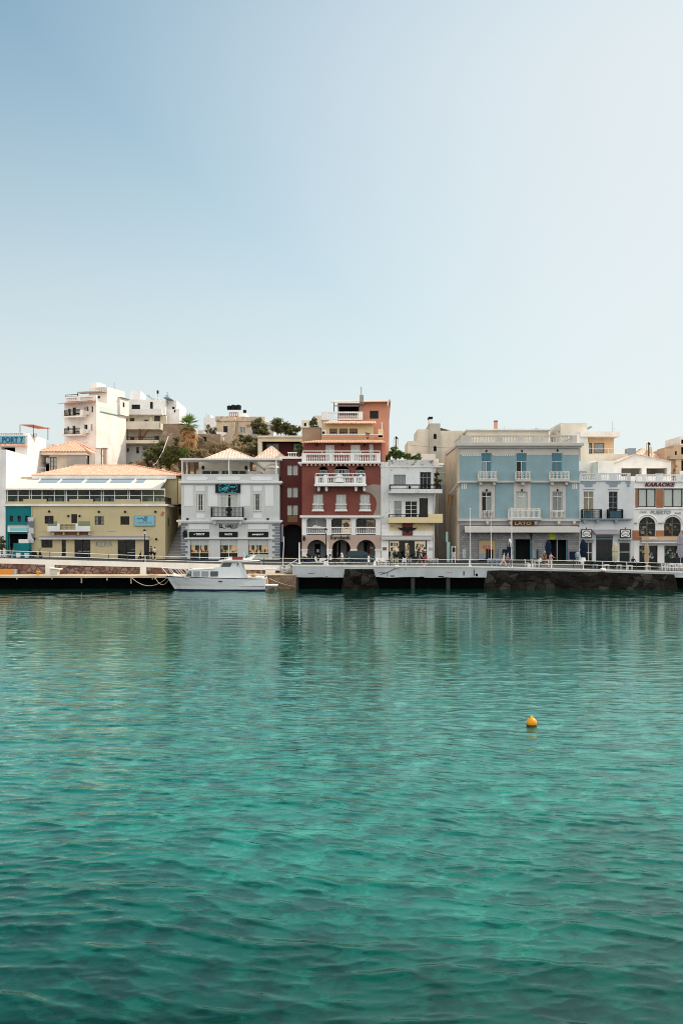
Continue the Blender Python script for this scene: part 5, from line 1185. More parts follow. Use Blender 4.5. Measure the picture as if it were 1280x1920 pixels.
for a, c in ((1089, 1124.5), (1137, 1164)):
    b = MB(); iron_rail_mb(b, B.x(a), B.x(c), B.z(972.3), B.z(955.5), Y0-.7, iron, side=.65, pitch=.15, r=.026, fancy=True); b.m(flat('blue_iron_panel', (.03, .08, .11), .5) if 'blue_iron_panel' not in MATS else MATS['blue_iron_panel']); b.box(B.x(a+3), B.x(a+15 if a < 1100 else c-3), Y0-.72, Y0-.70, B.z(971), B.z(959)); b.build('balcony_railing', B.root)
for a in (1087, 1159.5):
    b = MB(); b.m(whitel); b.box(B.x(a+1.5), B.x(a+18.5), Y0-.5, Y0-.46, B.z(1007), B.z(994)); b.m(black)
    for u in (a, a+18.8): b.box(B.x(u), B.x(u+1.6), Y0-.54, Y0-.44, B.z(1008.5), B.z(992.5))
    b.box(B.x(a+1.6), B.x(a+18.8), Y0-.54, Y0-.44, B.z(994), B.z(992.5)); b.box(B.x(a+1.6), B.x(a+18.8), Y0-.54, Y0-.44, B.z(1008.5), B.z(1007)); b.tube((B.x(a+10), Y0-.49, B.z(992)), (B.x(a+10), Y0-.49, B.z(989)), .06)
    c_ = (B.x(a+10.2), B.z(1000.5)); k = 20
    for i in range(k):
        t0, t1 = 2*math.pi*i/k, 2*math.pi*(i+1)/k
        b.tube((c_[0]+.52*math.cos(t0), Y0-.52, c_[1]+.36*math.sin(t0)), (c_[0]+.52*math.cos(t1), Y0-.52, c_[1]+.36*math.sin(t1)), .045, n=5)
    o = b.build('oval_sign', B.root); B.text('COCO', a+5, a+15, 999, 1002.5, darkl, d=.505, depth=.02, parent=o)
b = MB(); b.m(mauvecv)
b.add([(B.x(1114), Y0-.9, B.z(1000.5)), (B.x(1157), Y0-.9, B.z(1000.5)), (B.x(1156), Y0, B.z(993)), (B.x(1108), Y0, B.z(993)), (B.x(1114), Y0-.9, B.z(1002)), (B.x(1157), Y0-.9, B.z(1002)), (B.x(1156), Y0, B.z(994.5)), (B.x(1108), Y0, B.z(994.5))], [(0, 1, 2, 3), (4, 7, 6, 5), (0, 4, 5, 1), (1, 5, 6, 2), (2, 6, 7, 3), (3, 7, 4, 0)])
b.box(B.x(1087), B.x(1112), Y0-.8, Y0-.003, B.z(1013), B.z(1011)); b.box(B.x(1158), B.x(1182), Y0-.8, Y0-.003, B.z(1013), B.z(1011)); b.build('awning', B.root)
B.window(*HW[2], frames_blue, nx=1, transom=.14, d=.2, name='shop_door'); B.window(*HW[3], frames_w, nx=2, transom=.45); B.window(*HW[4], frames_w, nx=1, transom=.42, curtain=None)
b = MB(); b.m(frames_grey); b.box(B.x(1117), B.x(1147), Y0+.12, Y0+.16, B.z(1010), B.z(1008.3)); b.box(B.x(1117), B.x(1147), Y0+.12, Y0+.16, B.z(1006.5), B.z(1005.5)); b.build('transom_grille', B.root)

# ---------------- bar building with big arched windows at the right edge
B = Bd('karaoke_bar_building', 'white and orange bar building with arched windows and red KARAOKE lettering', 'building', 1240, Y0, 1055)
HK = [(1195.5, 1228.5, 916, 951), (1243, 1279, 916, 951), (1197, 1228, 969, 1005, 1.0), (1244, 1276, 969, 1005, 1.0), (1197.5, 1232, 1023, 1070), (1244.5, 1290, 1023, 1070), (1300, 1336, 969, 1005, 1.0), (1295, 1330, 916, 951)]
B.wall(1188, 1360, 903.5, 1070, 12, white, holes=HK, name='wall', thick=.35)
b = MB(); b.m(orangew); b.box(B.x(1190), B.x(1195.3), Y0-.03, Y0-.003, B.z(952), B.z(916)); b.box(B.x(1229), B.x(1242.5), Y0-.03, Y0-.003, B.z(952), B.z(916)); 
for a, c in ((1184.5, 1197), (1228.3, 1243.8), (1276.3, 1300)): b.box(B.x(a), B.x(c), Y0-.05, Y0-.003, B.z(1005), B.z(994.5))
b.box(B.x(1184.5), B.x(1360), Y0-.05, Y0-.003, B.z(1013), B.z(1005.05)); b.build('orange_band', B.root)
b = MB(); balustrade_mb(b, B.x(1190), B.x(1360), B.z(903.4), B.z(889.5), Y0-.05, [(B.x(a), B.x(c)) for a, c in ((1190, 1194.5), (1202.5, 1210), (1229, 1241), (1266, 1276), (1310, 1320))], white2, th=.3, pitch=.33); b.m(white2); b.box(B.x(1228), B.x(1241.5), Y0-.24, Y0+.12, B.z(890), B.z(888)); b.build('roof_balustrade', B.root)
B.text('KARAOKE', 1207.5, 1264, 904.8, 912.3, maroon, d=.10, depth=.10, bold=.03, shear=.22)
B.text('CAFE', 1198, 1211, 958.5, 961.8, frames_grey, d=.05, shear=.2); B.text('PUERTO', 1218, 1256, 957, 964, frames_grey, d=.05, bold=.02, shear=.2); B.text('BAR', 1263.5, 1275, 960.5, 964, frames_grey, d=.05, shear=.2)
b = MB(); b.m(white2)
b.box(B.x(1189), B.x(1360), Y0-.12, Y0-.003, B.z(915.6), B.z(914)); b.box(B.x(1189), B.x(1360), Y0-.12, Y0-.003, B.z(955), B.z(952.5)); b.build('moulding', B.root)
b = MB(); b.m(frames_grey)
for a, c in ((1188, 1195), (1232, 1243), (1280, 1298)): b.box(B.x(a), B.x(c), Y0-.12, Y0-.003, B.z(982), B.z(980))
b.m(white2)
for cx, r in ((1212.5, 19.2), (1260, 19.2), (1318, 20)):
    for i in range(20):
        t0, t1 = math.pi*i/20, math.pi*(i+1)/20
        b.tube((B.x(cx)+r/13.93*math.cos(t0), Y0-.05, B.z(984)+r/13.93*math.sin(t0)), (B.x(cx)+r/13.93*math.cos(t1), Y0-.05, B.z(984)+r/13.93*math.sin(t1)), .09, n=5)
b.build('arch_moulding', B.root)
for h in (HK[0], HK[1], HK[7]): B.window(*h, frames_bl, nx=2, curtain=curtainm, fw=.12)
archf = flat('olive_frame', (.10, .11, .06), .6)
rr = random.Random(12)
for h in (HK[2], HK[3], HK[6]):
    mb = MB(); mb.m(archf); cx = (B.x(h[0])+B.x(h[1]))/2; mb.box(cx-.06, cx+.06, Y0+.2, Y0+.28, B.z(1005), B.z(969.8)); 
    for z_ in (981, 993): mb.box(B.x(h[0]), B.x(h[1]), Y0+.19, Y0+.27, B.z(z_+.8), B.z(z_))
    o = mb.build('arched_window', B.root)
    g = MB(); r_ = (B.x(h[1])-B.x(h[0]))/2; g.m(glass); pts = [(cx+r_*math.cos(math.pi*i/16), Y0+.24, B.z(h[2])-r_+r_*math.sin(math.pi*i/16)) for i in range(17)]; g.quad(*([(B.x(h[1]), Y0+.24, B.z(1005))]+pts+[(B.x(h[0]), Y0+.24, B.z(1005))])); g.build('pane', o, recalc=False)
    k = MB()
    for j in range(9): k.m(rr.choice([curtaintan, wood, terpot, curtaingrey, frames_b])); k.obox((rr.uniform(B.x(h[0])+.3, B.x(h[1])-.3), Y0+.9, B.z(rr.uniform(978, 1003))), rr.uniform(.2, .6), .1, rr.uniform(.15, .5), ry=rr.uniform(-.8, .8))
    k.build('bar_decor', o)
b = MB(); b.m(greystone); b.box(B.x(1199), B.x(1360), Y0-.7, Y0-.05, B.z(1017), B.z(1013.2)); b.m(white2); b.box(B.x(1199), B.x(1360), Y0-.74, Y0-.05, B.z(1018.6), B.z(1017.02)); b.m(tanw); b.box(B.x(1200), B.x(1360), Y0-.6, Y0-.1, B.z(1013), B.z(1006)); b.m(lightcv); b.box(B.x(1213), B.x(1228), Y0-.63, Y0-.6, B.z(1011.5), B.z(1007)); b.build('shop_canopy', B.root)
for h in (HK[4], HK[5]):
    o = B.window(*h, frames_bl, nx=2, name='shop_window', d=.3); k = MB()
    for j in range(22): k.m(rr.choice([curtaintan, terpot, whitecv, steel, frames_b, creamcv])); k.obox((rr.uniform(B.x(h[0])+.3, B.x(h[1])-.3), Y0+.9, B.z(rr.uniform(1025, 1046))), rr.uniform(.1, .4), .1, rr.uniform(.05, .4), ry=rr.uniform(-.6, .6))
    k.build('shop_display', o)
# ================================================================== TOWN BEHIND
# pale house with tiled roof between the hotel and the tower
B = Bd('tiled_roof_house', 'beige house with orange hipped tile roof above the left end of the awnings', 'building', 130, 150.0, 900)
B.wall(93, 162, 842, 950, 9, cream, holes=[(94, 107, 857, 882)], name='wall')
B.window(94, 107, 857, 882, frames_b, nx=2, nz=3, curtain=curtainm)
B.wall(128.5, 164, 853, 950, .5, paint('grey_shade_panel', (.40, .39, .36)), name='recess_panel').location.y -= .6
B.box('eaves', 70, 166, 847, 853.5, -1.0, 9.5, whitewarm)
b = MB(); hip_roof(b, B.x(73), B.x(170), 148.8, 160, B.z(848), PZ(828, 154), terra, ridge=((PX(139, 154), 154.0), (PX(143, 154), 154.2)), pitch=.45); b.build('roof', B.root, recalc=False)
b = MB(); b.m(whitewarm); b.box(B.x(166), B.x(178), 150.5, 156, B.z(950), B.z(851)); b.build('side_wing', B.root)
b = MB(); b.m(whitewarm); b.box(B.x(182), B.x(190), 149.5, 150.7, B.z(920), B.z(842)); b.m(beige); b.box(B.x(193.5), B.x(199), 150, 151, B.z(920), B.z(842)); b.box(B.x(181), B.x(191), 149.4, 150.8, B.z(842), B.z(840.5)); b.box(B.x(191), B.x(201), 149.9, 151.1, B.z(841), B.z(839.5)); b.build('chimney', B.root)
b = MB(); b.m(tanw); b.box(B.x(52), B.x(66), 150.5, 154, B.z(910), B.z(862)); b.m(whitewarm); b.box(B.x(66.5), B.x(69), 150, 150.3, B.z(895), B.z(862)); b.box(B.x(74), B.x(76), 150, 150.3, B.z(895), B.z(868)); b.m(darkin); b.box(B.x(69), B.x(90), 152, 154, B.z(910), B.z(868)); b.m(beige); b.add([(B.x(66), 149.5, B.z(862)), (B.x(82), 149.5, B.z(867.5)), (B.x(82), 153, B.z(866)), (B.x(66), 153, B.z(860.5)), (B.x(66), 149.5, B.z(863)), (B.x(82), 149.5, B.z(868.5)), (B.x(82), 153, B.z(867)), (B.x(66), 153, B.z(861.5))], [(0, 1, 2, 3), (4, 7, 6, 5), (0, 4, 5, 1), (1, 5, 6, 2), (2, 6, 7, 3), (3, 7, 4, 0)]); b.build('porch', B.root)
b = MB(); iron_rail_mb(b, B.x(40), B.x(92), B.z(893), B.z(878), 148.2, railw, pitch=1.2, r=.02); iron_rail_mb(b, B.x(40), B.x(92), B.z(893), B.z(885), 148.2, railw, pitch=1.2, r=.015); b.build('terrace_railing', B.root)
B.box('terrace', 36, 128, 893, 960, -2, 0, concrete)
B2 = Bd('small_white_house', 'small white house wedge showing between the hotel wall and the tiled roof', 'building', 96, 158.0, 850)
B2.wall(87, 112, 837, 900, 6, white, name='wall'); B2.box('parapet', 88, 98, 832, 837, 0, 3, white)

# white tower hotel, turned so its sunlit side shows
B = Bd('white_tower_block', 'tall white tower building with two balconies and a bare sunlit side wall', 'building', 181, 160.0, 900)
tw = B.root
def tx(px): return B.x(px)
HT = [(122.5, 128, 764, 779), (132, 139, 762, 780), (155.5, 159, 762, 771), (160, 165, 761, 771), (170, 174.5, 761, 773), (120, 125, 797, 806), (131, 138, 796, 812), (155, 163, 795, 805), (169.5, 173, 795, 808)]
# pixel columns are stretched about the corner so that the turned front still spans 115..181
TH_ = R(-19)
def stretch(h): return (181-(181-h[0])/math.cos(TH_), 181-(181-h[1])/math.cos(TH_), h[2], h[3])
B.wall(*stretch((115, 181, 752, 905)), 9.0, whitewarm, holes=[stretch(h) for h in HT], name='wall', thick=.5)
for h in HT: B.window(*stretch(h), frames_w if h[2] > 790 or h[0] > 150 else frames_bl, nx=1)
def tb(nm, a, c, d_, e, y0, y1, mt): 
    s_ = stretch((a, c, d_, e)); b = MB(); b.m(mt); b.box(B.x(s_[0]), B.x(s_[1]), B.Y+y0, B.Y+y1, B.z(s_[3]), B.z(s_[2])); return b.build(nm, B.root)
tb('parapet', 116, 181, 741, 752, -.05, .35, whitewarm)
b = MB(); balustrade_mb(b, B.x(stretch((119, 150, 0, 0))[0]), B.x(stretch((119, 174, 0, 0))[1]), B.z(750.5), B.z(743), B.Y-.15, [(B.x(stretch((144, 150, 0, 0))[0]), B.x(stretch((144, 150, 0, 0))[1]))], white2, th=.2, pitch=.33); b.build('parapet_balustrade', tw)
b = MB(); b.m(salmon); s0, s1 = stretch((112, 180, 0, 0))[:2]; b.add([(B.x(s0), B.Y-1.6, B.z(756)), (B.x(s1), B.Y-1.6, B.z(754)), (B.x(s1), B.Y-.003, B.z(750.5)), (B.x(s0), B.Y-.003, B.z(752)), (B.x(s0), B.Y-1.6, B.z(757)), (B.x(s1), B.Y-1.6, B.z(755)), (B.x(s1), B.Y-.003, B.z(751.5)), (B.x(s0), B.Y-.003, B.z(753))], [(0, 1, 2, 3), (4, 7, 6, 5), (0, 4, 5, 1), (1, 5, 6, 2), (2, 6, 7, 3), (3, 7, 4, 0)]); b.build('awning', tw)
for d_ in (0, 34.5):
    for nm, a, c, e, f, y0, y1, mt in (('balcony', 121, 162, 779.5+d_, 782.5+d_, -1.3, -.005, whitewarm), ('balcony_side', 120, 124.5, 771+d_, 779.4+d_, -1.3, -.005, whitewarm), ('balcony_side', 156.5, 163, 770+d_, 779.4+d_, -1.3, -.005, whitewarm)): tb(nm, a, c, e, f, y0, y1, mt)
    s_ = stretch((124.5, 156.5, 0, 0)); b = MB(); iron_rail_mb(b, B.x(s_[0]), B.x(s_[1]), B.z(779.4+d_), B.z(768.5+d_), B.Y-1.25, iron, pitch=.2, r=.03); b.build('balcony_railing', tw)
    tb('air_conditioner', 163, 168, 771+d_, 777+d_, -.5, -.003, white); tb('balcony_table', 142, 150, 774+d_, 775.5+d_, -.9, -.4, frames_bl)
b = MB(); b.m(white2); b.lathe((B.x(160), B.Y-.2, B.z(827)), [(.15, 0), (.15, .2)], 8, 'Y'); b.build('wall_lamp', tw)
# upper tier
b = MB(); b.m(whitewarm); b.box(B.x(stretch((143, 0, 0, 0))[0]), B.x(181)-.01, B.Y+3.2, B.Y+8.6, B.z(752), B.z(720)); b.build('upper_tier', tw)
b = MB(); balustrade_mb(b, B.x(stretch((155, 0, 0, 0))[0]), B.x(stretch((0, 179, 0, 0))[1]), B.z(727), B.z(720), B.Y+3.0, [], white2, th=.2, pitch=.33); b.build('upper_balustrade', tw)
tb('upper_slab', 128, 180, 729, 731, 1.8, 3.2, beige); tb('lift_tower', 143, 158, 710, 720, 3.4, 6, whitewarm); tb('upper_window', 160, 166, 737, 741, 3.1, 3.19, darkin)
b = MB(); b.m(white2); b.lathe((B.x(153), B.Y+4.5, B.z(720)), [(.9, 0), (.9, .5), (.5, .9), (.05, 1.0)], 12); b.build('dome', tw)
b = MB(); b.m(iron); b.tube((B.x(stretch((128, 0, 0, 0))[0]), B.Y+2, B.z(752)), (B.x(stretch((128, 0, 0, 0))[0]), B.Y+2, B.z(730)), .05); b.build('roof_post', tw); b = MB(); b.m(iron); b.tube((B.x(176), B.Y+6, B.z(722)), (B.x(176), B.Y+6, B.z(706)), .03); b.build('roof_mast', tw); b = MB(); iron_rail_mb(b, B.x(stretch((116, 0, 0, 0))[0]), B.x(stretch((0, 143, 0, 0))[1]), B.z(741), B.z(737), B.Y+.1, iron, pitch=1.0, r=.02); b.build('roof_railing', tw)
# pale green lettering on the sunlit side and a back wing
b = MB(); b.m(flat('faded_green_sign', (.55, .66, .58), .8)); b.box(B.x(181)+.003, B.x(181)+.03, B.Y+1.2, B.Y+6.6, B.z(769), B.z(760)); b.m(steel); b.box(B.x(181)+.003, B.x(181)+.12, B.Y+1.0, B.Y+6.8, B.z(770.5), B.z(769.8)); b.build('side_sign', tw)
b = MB(); b.m(whitewarm); b.box(B.x(181)-3, B.x(181)+.35, B.Y+6.6, B.Y+9.3, B.z(768), B.z(735)); b.m(darkin); b.box(B.x(181)+.35, B.x(181)+.38, B.Y+7.4, B.Y+7.9, B.z(752), B.z(743)); b.m(steel); b.box(B.x(181)-3, B.x(181)+.6, B.Y+6.5, B.Y+9.4, B.z(734.8), B.z(734)); b.build('stair_head', tw)
tw.rotation_euler.z = TH_

# white stepped house on brown posts behind the pines
B = Bd('white_terraced_house', 'white terraced house on the slope with a balcony deck held by brown posts', 'building', 285, 172.0, 850)
H1 = [(247, 263, 758.5, 770), (281.5, 287, 753.5, 766.5)]
B.wall(236, 310, 749, 778, 12, white, holes=H1, name='upper_wall')
for h in H1: B.window(*h, frames_bl, nx=2)
B.box('upper_parapet', 235, 306, 769.5, 777, -1.6, -1.4, white); B.box('deck_slab', 234, 307, 777, 779.5, -1.6, 0, white)
H2 = [(237.5, 239.5, 785, 794), (243.5, 252.5, 784, 794), (270, 279, 786, 793), (289.5, 300.5, 780, 791)]
B.wall(234, 312, 779.5, 845, 12, cream, holes=H2+[(245, 252, 820, 829), (262, 268, 818, 828), (290, 299, 817, 829)], name='lower_wall')
for h in H2: B.window(*h, frames_w if h[0] == 270 else frames_bl, nx=1)
B.window(290, 299, 817, 829, frames_b, nx=2); B.window(245, 252, 820, 829, frames_bl, nx=1); B.window(262, 268, 818, 828, frames_b, nx=1)
b = MB(); b.m(cream); b.box(B.x(235), B.x(306), 169.4, 169.6, B.z(806), B.z(793.5)); b.box(B.x(235), B.x(306), 169.4, 172, B.z(808), B.z(806)); b.box(B.x(288), B.x(289), 169.4, 169.6, B.z(794), B.z(786)); b.box(B.x(305), B.x(306), 169.4, 172, B.z(806), B.z(796)); b.build('deck', B.root)
b = MB(); b.m(rust); b.tube((B.x(245), 169.6, B.z(806)), (B.x(245), 169.6, B.z(832)), .13); b.tube((B.x(267.5), 169.6, B.z(806)), (B.x(267.5), 169.6, B.z(830)), .22); b.tube((B.x(286), 169.6, B.z(805)), (B.x(268), 169.6, B.z(830)), .16); b.build('post', B.root)
B.box('lower_terrace', 236, 305, 829, 835, -3.6, 0, cream)
b = MB(); iron_rail_mb(b, B.x(236), B.x(304), B.z(829), B.z(823), 168.5, iron, pitch=.9, r=.025); b.build('railing', B.root)
B3 = B.at(171.0)
B3.wall(233, 285, 835, 900, 4, greyblue, holes=[(238, 242, 840, 847), (256, 261, 838, 850), (268, 283, 837, 844)], name='basement')
b = MB(); b.m(white); b.box(B.x(242), B.x(261), 173, 178, B.z(750), B.z(731)); b.build('roof_room', B.root)
b = MB(); b.m(white); b.box(B.x(306), B.x(334), 173.5, 184, B.z(800), B.z(765)); b.box(B.x(306), B.x(328), 174, 184, B.z(766), B.z(748)); b.m(darkin); b.box(B.x(320), B.x(324), 173.9, 173.95, B.z(768), B.z(760)); b.box(B.x(324), B.x(326.5), 173.4, 173.45, B.z(771), B.z(766)); b.build('side_wing', B.root)
b = MB(); b.m(steel); b.obox((B.x(278), 174.5, B.z(742)), 2.0, 1.2, .1, ry=.6, rx=.2); b.tube((B.x(273), 174.5, B.z(740)), (B.x(275.5), 174.5, B.z(738)), .25); o = b.build('solar_heater', B.root)
b = MB(); b.m(white2); b.obox((B.x(293), 175, B.z(744)), 1.6, 1.2, .12, ry=.7); b.m(navy); b.tube((B.x(289.5), 174.5, B.z(731)), (B.x(292.5), 174.5, B.z(731)), .3); b.m(steel); b.tube((B.x(290), 174.8, B.z(748)), (B.x(291), 174.8, B.z(732)), .05); b.build('solar_heater', B.root)
b = MB(); b.m(frames_grey); b.prism([(B.x(305), B.z(744.5)), (B.x(323), B.z(748.5)), (B.x(313), B.z(742))], 172.5, 176); b.m(iron); b.tube((B.x(312), 173, B.z(760)), (B.x(312), 173, B.z(733)), .05); b.tube((B.x(308), 173, B.z(740)), (B.x(317), 173, B.z(741)), .03); b.build('roof_antenna', B.root)

# hillside retaining walls
def wallobj(name, label, p0, p1, y0, y1, Y, dep, mt, cat='wall'):
    b = MB(); b.m(mt); b.box(PX(p0, Y), PX(p1, Y), Y, Y+dep, PZ(y1, Y), PZ(y0, Y)); return tag(b.build(name, None), label, cat)
wallobj('stone_retaining_wall', 'brown rubble retaining wall left of the palm crown', 306, 352, 794.5, 880, 168.0, 8, hillwall)
wallobj('stone_hut', 'low brown stone building right of the palm, with a dark opening', 352, 413, 814, 880, 167.0, 7, hillwall, 'building')
b = MB(); b.m(darkin); b.box(PX(379, 167), PX(387, 167), 166.9, 166.99, PZ(832, 167), PZ(819, 167)); o = b.build('opening', None); h_ = [x for x in COL.objects if x.name == 'stone_hut'][0]; o.parent = h_
# old plaster mansion
B = Bd('old_plaster_mansion', 'weathered ochre plaster mansion with flat cornice and boarded windows on the hill', 'building', 450, 176.0, 850)
B.wall(406, 440, 789, 860, 9, oldcream, holes=[(419, 427, 799, 814)], name='left_wing')
B.at(177.5).wall(440, 497, 789, 860, 8, oldcream, holes=[(450, 460, 801, 812), (473.5, 483, 800, 814)], name='wall')
B.window(419, 427, 799, 814, frames_b, nx=1); B.at(177.5).window(450, 460, 801, 812, frames_w, nx=2, curtain=curtaingrey); B.at(177.5).window(473.5, 483, 800, 814, frames_blue, nx=2)
B.box('cornice', 404, 441, 781, 789.5, -.2, 9.2, oldcream); B.at(177.5).box('cornice', 441.2, 497, 781.5, 789.5, -.2, 8.2, oldcream)
b = MB(); b.m(whitewarm); b.box(B.x(500), B.x(512), 177, 183, B.z(860), B.z(795)); b.m(whitewarm); b.prism([(B.x(495), B.z(789)), (B.x(512), B.z(795)), (B.x(512), B.z(797)), (B.x(495), B.z(795))], 176.5, 183); b.build('side_wall', B.root)
b = MB(); balustrade_mb(b, B.at(177.5).x(468), B.at(177.5).x(484), B.z(820), B.z(815), 175.8, [], concrete, th=.2); b.m(concrete); b.box(B.x(466), B.x(486), 175.6, 177.4, B.z(822), B.z(820)); b.build('balcony', B.root)
b = MB(); b.m(whitewarm); b.prism([(B.x(413), B.z(816)), (B.x(433), B.z(818)), (B.x(430), B.z(822)), (B.x(426), B.z(824)), (B.x(426), B.z(832)), (B.x(419), B.z(832)), (B.x(419), B.z(824)), (B.x(414), B.z(820))], 170, 171.2); tag(b.build('ruined_gate', None), 'small broken white gateway below the boarded window of the old mansion', 'gate')
b = MB(); b.m(whitewarm); b.box(B.x(426), B.x(470), 180, 190, B.z(800), B.z(776)); b.box(B.x(440), B.x(458), 181, 188, B.z(777), B.z(769)); b.m(terpot)
b.box(B.x(425), B.x(442), 179.7, 180.2, B.z(776), B.z(775)); b.box(B.x(425), B.x(442), 179.7, 180.2, B.z(769), B.z(768))
for k in range(5): b.box(B.x(425+k*4), B.x(426.2+k*4), 179.7, 180.2, B.z(775), B.z(769))
o = b.build('rooftop_house', None); tag(o, 'white rooftop house with brick screen behind the old mansion', 'building')
for i, (px_, r_) in enumerate(((430, .42), (438, .5), (447, .5), (459, .3))):
    b = MB(); b.m(black); Yt = 181.5; b.lathe((PX(px_, Yt), Yt, PZ(768.3 if i < 3 else 774, Yt)), [(r_, 0), (r_*1.05, r_*1.4), (r_*.7, r_*1.75), (r_*.3, r_*1.85)], 12); tag(b.build('water_tank', None), ('leftmost black rooftop water tank above the brick screen', 'black rooftop water tank second from the left above the brick screen', 'black rooftop water tank third from the left, right of the brick screen', 'small lower black rooftop water tank at the right of the row')[i], 'water tank', 'black water tanks')
B = Bd('distant_white_house', 'hazy white house on the skyline between palm and old mansion', 'building', 395, 192.0, 830)
B.wall(382, 408, 783, 850, 8, white, name='wall'); B.box('roof_block', 388, 395, 777.5, 783, 0, 4, white)
b = MB(); b.m(steel); b.tube((B.x(386), 192.5, B.z(783)), (B.x(386), 192.5, B.z(772)), .04); b.build('antenna', B.root)
b = MB(); b.m(white); b.ball((PX(386, 180), 180, PZ(816, 180)), .8, .5, .7); b.box(PX(372, 180), PX(384, 180), 180, 182, PZ(830, 180), PZ(806, 180)); tag(b.build('garden_wall', None), 'low whitewashed garden wall right of the palm crown', 'wall')

# beige terrace apartment left of the red building
B = Bd('beige_terrace_flat', 'beige flat-roofed apartment with recessed glass terrace behind the red tiled roof', 'building', 530, 158.0, 860)
B.wall(483.5, 572, 820, 900, 8, cream, holes=[(491, 568, 828, 855)], name='wall', thick=2.2)
B.box('roof_slab', 483, 572, 817, 820.5, -.3, 8, cream); B.box('beam', 488, 570, 824, 828, -.1, 2.2, yellow2)
b = MB(); b.m(darkred); b.box(B.x(492), B.x(568), B.Y+2.3, B.Y+2.4, B.z(862), B.z(826)); b.build('terrace_back', B.root)
C = B.at(B.Y+2.0)
for a, c in ((499, 510), (510, 523), (550, 563)): C.window(a, c, 831, 847, frames_b, nx=1, curtain=curtaingrey)
B4 = Bd('cream_block', 'plain cream block on the skyline left of the red stepped building', 'building', 585, 165.0, 850)
B4.wall(565, 604, 788, 850, 8, cream, holes=[(570, 574, 793, 799)], name='wall'); B4.box('upper', 590, 604, 779, 788, 0, 6, cream)

# cream block with chimney right of the red tower
B = Bd('cream_stepped_block', 'cream stepped building with an arched stair window behind the white shop house', 'building', 825, 160.0, 880)
B.wall(764, 806, 827, 920, 8, cream, name='left_wall'); B.wall(782, 805, 805, 827.2, 8, cream, name='upper_left')
B.wall(804, 824, 795, 920, 7, paint('grey_cream_render', (.46, .44, .38)), holes=[(811.5, 817, 814, 824, 1.0), (811.5, 817, 837, 847, 1.0)], name='stair_tower').location.y -= .8
b = MB(); b.m(darkin); b.box(B.x(811), B.x(817.5), B.Y-.55, B.Y-.5, B.z(847), B.z(814)); b.build('stair_window', B.root)
B.wall(824, 868, 807.5, 920, 8, cream, name='right_wall')
b = MB(); b.m(white); b.box(B.x(804), B.x(810), 160, 162, B.z(796), B.z(786)); b.m(iron); b.box(B.x(803), B.x(811), 159.8, 162.2, B.z(784.5), B.z(781.5)); b.build('chimney', B.root)
b = MB(); b.m(frames_b); b.prism([(B.x(827), B.z(801)), (B.x(842), B.z(805)), (B.x(827), B.z(806))], 161, 164); b.m(terrapale); b.box(B.x(828), B.x(846), 162, 164, B.z(808), B.z(803)); b.build('roof_hut', B.root)
b = MB(); b.m(whitewarm); b.box(PX(768, 150), PX(816, 150), 150, 154, PZ(905, 150), PZ(851, 150)); b.box(PX(812, 151), PX(822, 151), 151, 154, PZ(905, 151), PZ(860, 151)); b.box(PX(822, 151.5), PX(845, 151.5), 151.5, 155, PZ(905, 151.5), PZ(868, 151.5)); tag(b.build('low_white_house', None), 'low warm white house stepping down behind the planted parapet', 'building')
# skyline block behind the light blue building
B = Bd('long_cream_roof', 'long low cream penthouse behind the balustraded roof with a pink chimney', 'building', 950, 156.0, 860)
B.wall(876, 1028, 806, 880, 8, cream, name='wall'); B.box('roof_slab', 874, 1031, 804.5, 807.5, -.5, 8.3, white)
b = MB(); b.m(salmon); b.box(B.x(928.5), B.x(934), 157, 157.7, B.z(806), B.z(789)); b.m(rust); b.box(B.x(928), B.x(934.5), 156.9, 157.8, B.z(789), B.z(787)); b.build('chimney', B.root)
b = MB(); b.m(steel); b.box(B.x(887), B.x(893), 157, 158, B.z(805), B.z(802.5)); b.tube((B.x(946), 157, B.z(806)), (B.x(946), 157, B.z(797)), .04); b.box(B.x(1006), B.x(1011), 157, 158, B.z(804.6), B.z(801)); b.build('roof_equipment', B.root)
B = Bd('cream_balcony_block', 'cream apartment block with orange walls and a projecting roof behind the light blue building', 'building', 1110, 152.0, 880)
B.wall(1050, 1100, 793, 900, 8, cream, name='tower_wall')
B.wall(1086, 1150, 820, 900, 8, paint('peach_render', (.66, .46, .28), stain=.1), holes=[(1099, 1109, 831, 853), (1113, 1132, 830.5, 849)], name='peach_wall')
B.window(1099, 1109, 831, 853, frames_b, nx=1, curtain=curtaingrey); B.window(1113, 1132, 830.5, 849, frames_b, nx=1, curtain=curtaingrey)
B.box('projecting_roof', 1083, 1156, 811, 820.5, -1.5, 8, whitewarm); B.box('terrace_slab', 1084, 1186, 853, 867, -1.4, 1, cream)
B.box('soffit', 1060, 1098, 816, 832, -1.0, -.01, white); B.box('left_parapet', 1084, 1099, 832, 853, -1.2, -.8, cream)
b = MB(); iron_rail_mb(b, B.x(1099), B.x(1172), B.z(853), B.z(842), 150.8, railw, pitch=2.2, r=.02, mid=False); b.m(frames_grey); b.box(B.x(1172), B.x(1186), 150.5, 152.5, B.z(855), B.z(842)); b.build('terrace_railing', B.root)
b = MB(); b.m(steel); b.obox((B.x(1103), 153, B.z(803)), 1.5, .9, .08, ry=-.5, rx=.3); b.tube((B.x(1097), 153, B.z(812)), (B.x(1101), 153, B.z(800)), .04); b.tube((B.x(1151), 153, B.z(811)), (B.x(1151), 153, B.z(789)), .04); b.tube((B.x(1148), 153, B.z(803)), (B.x(1155), 153, B.z(803)), .03); b.ball((B.x(1049), 152.5, B.z(805)), .35, .2, .45); b.build('dish_and_antenna', B.root)
B = Bd('peach_lower_house', 'low peach house with a dark window strip behind the pale balcony house', 'building', 1120, 146.0, 900)
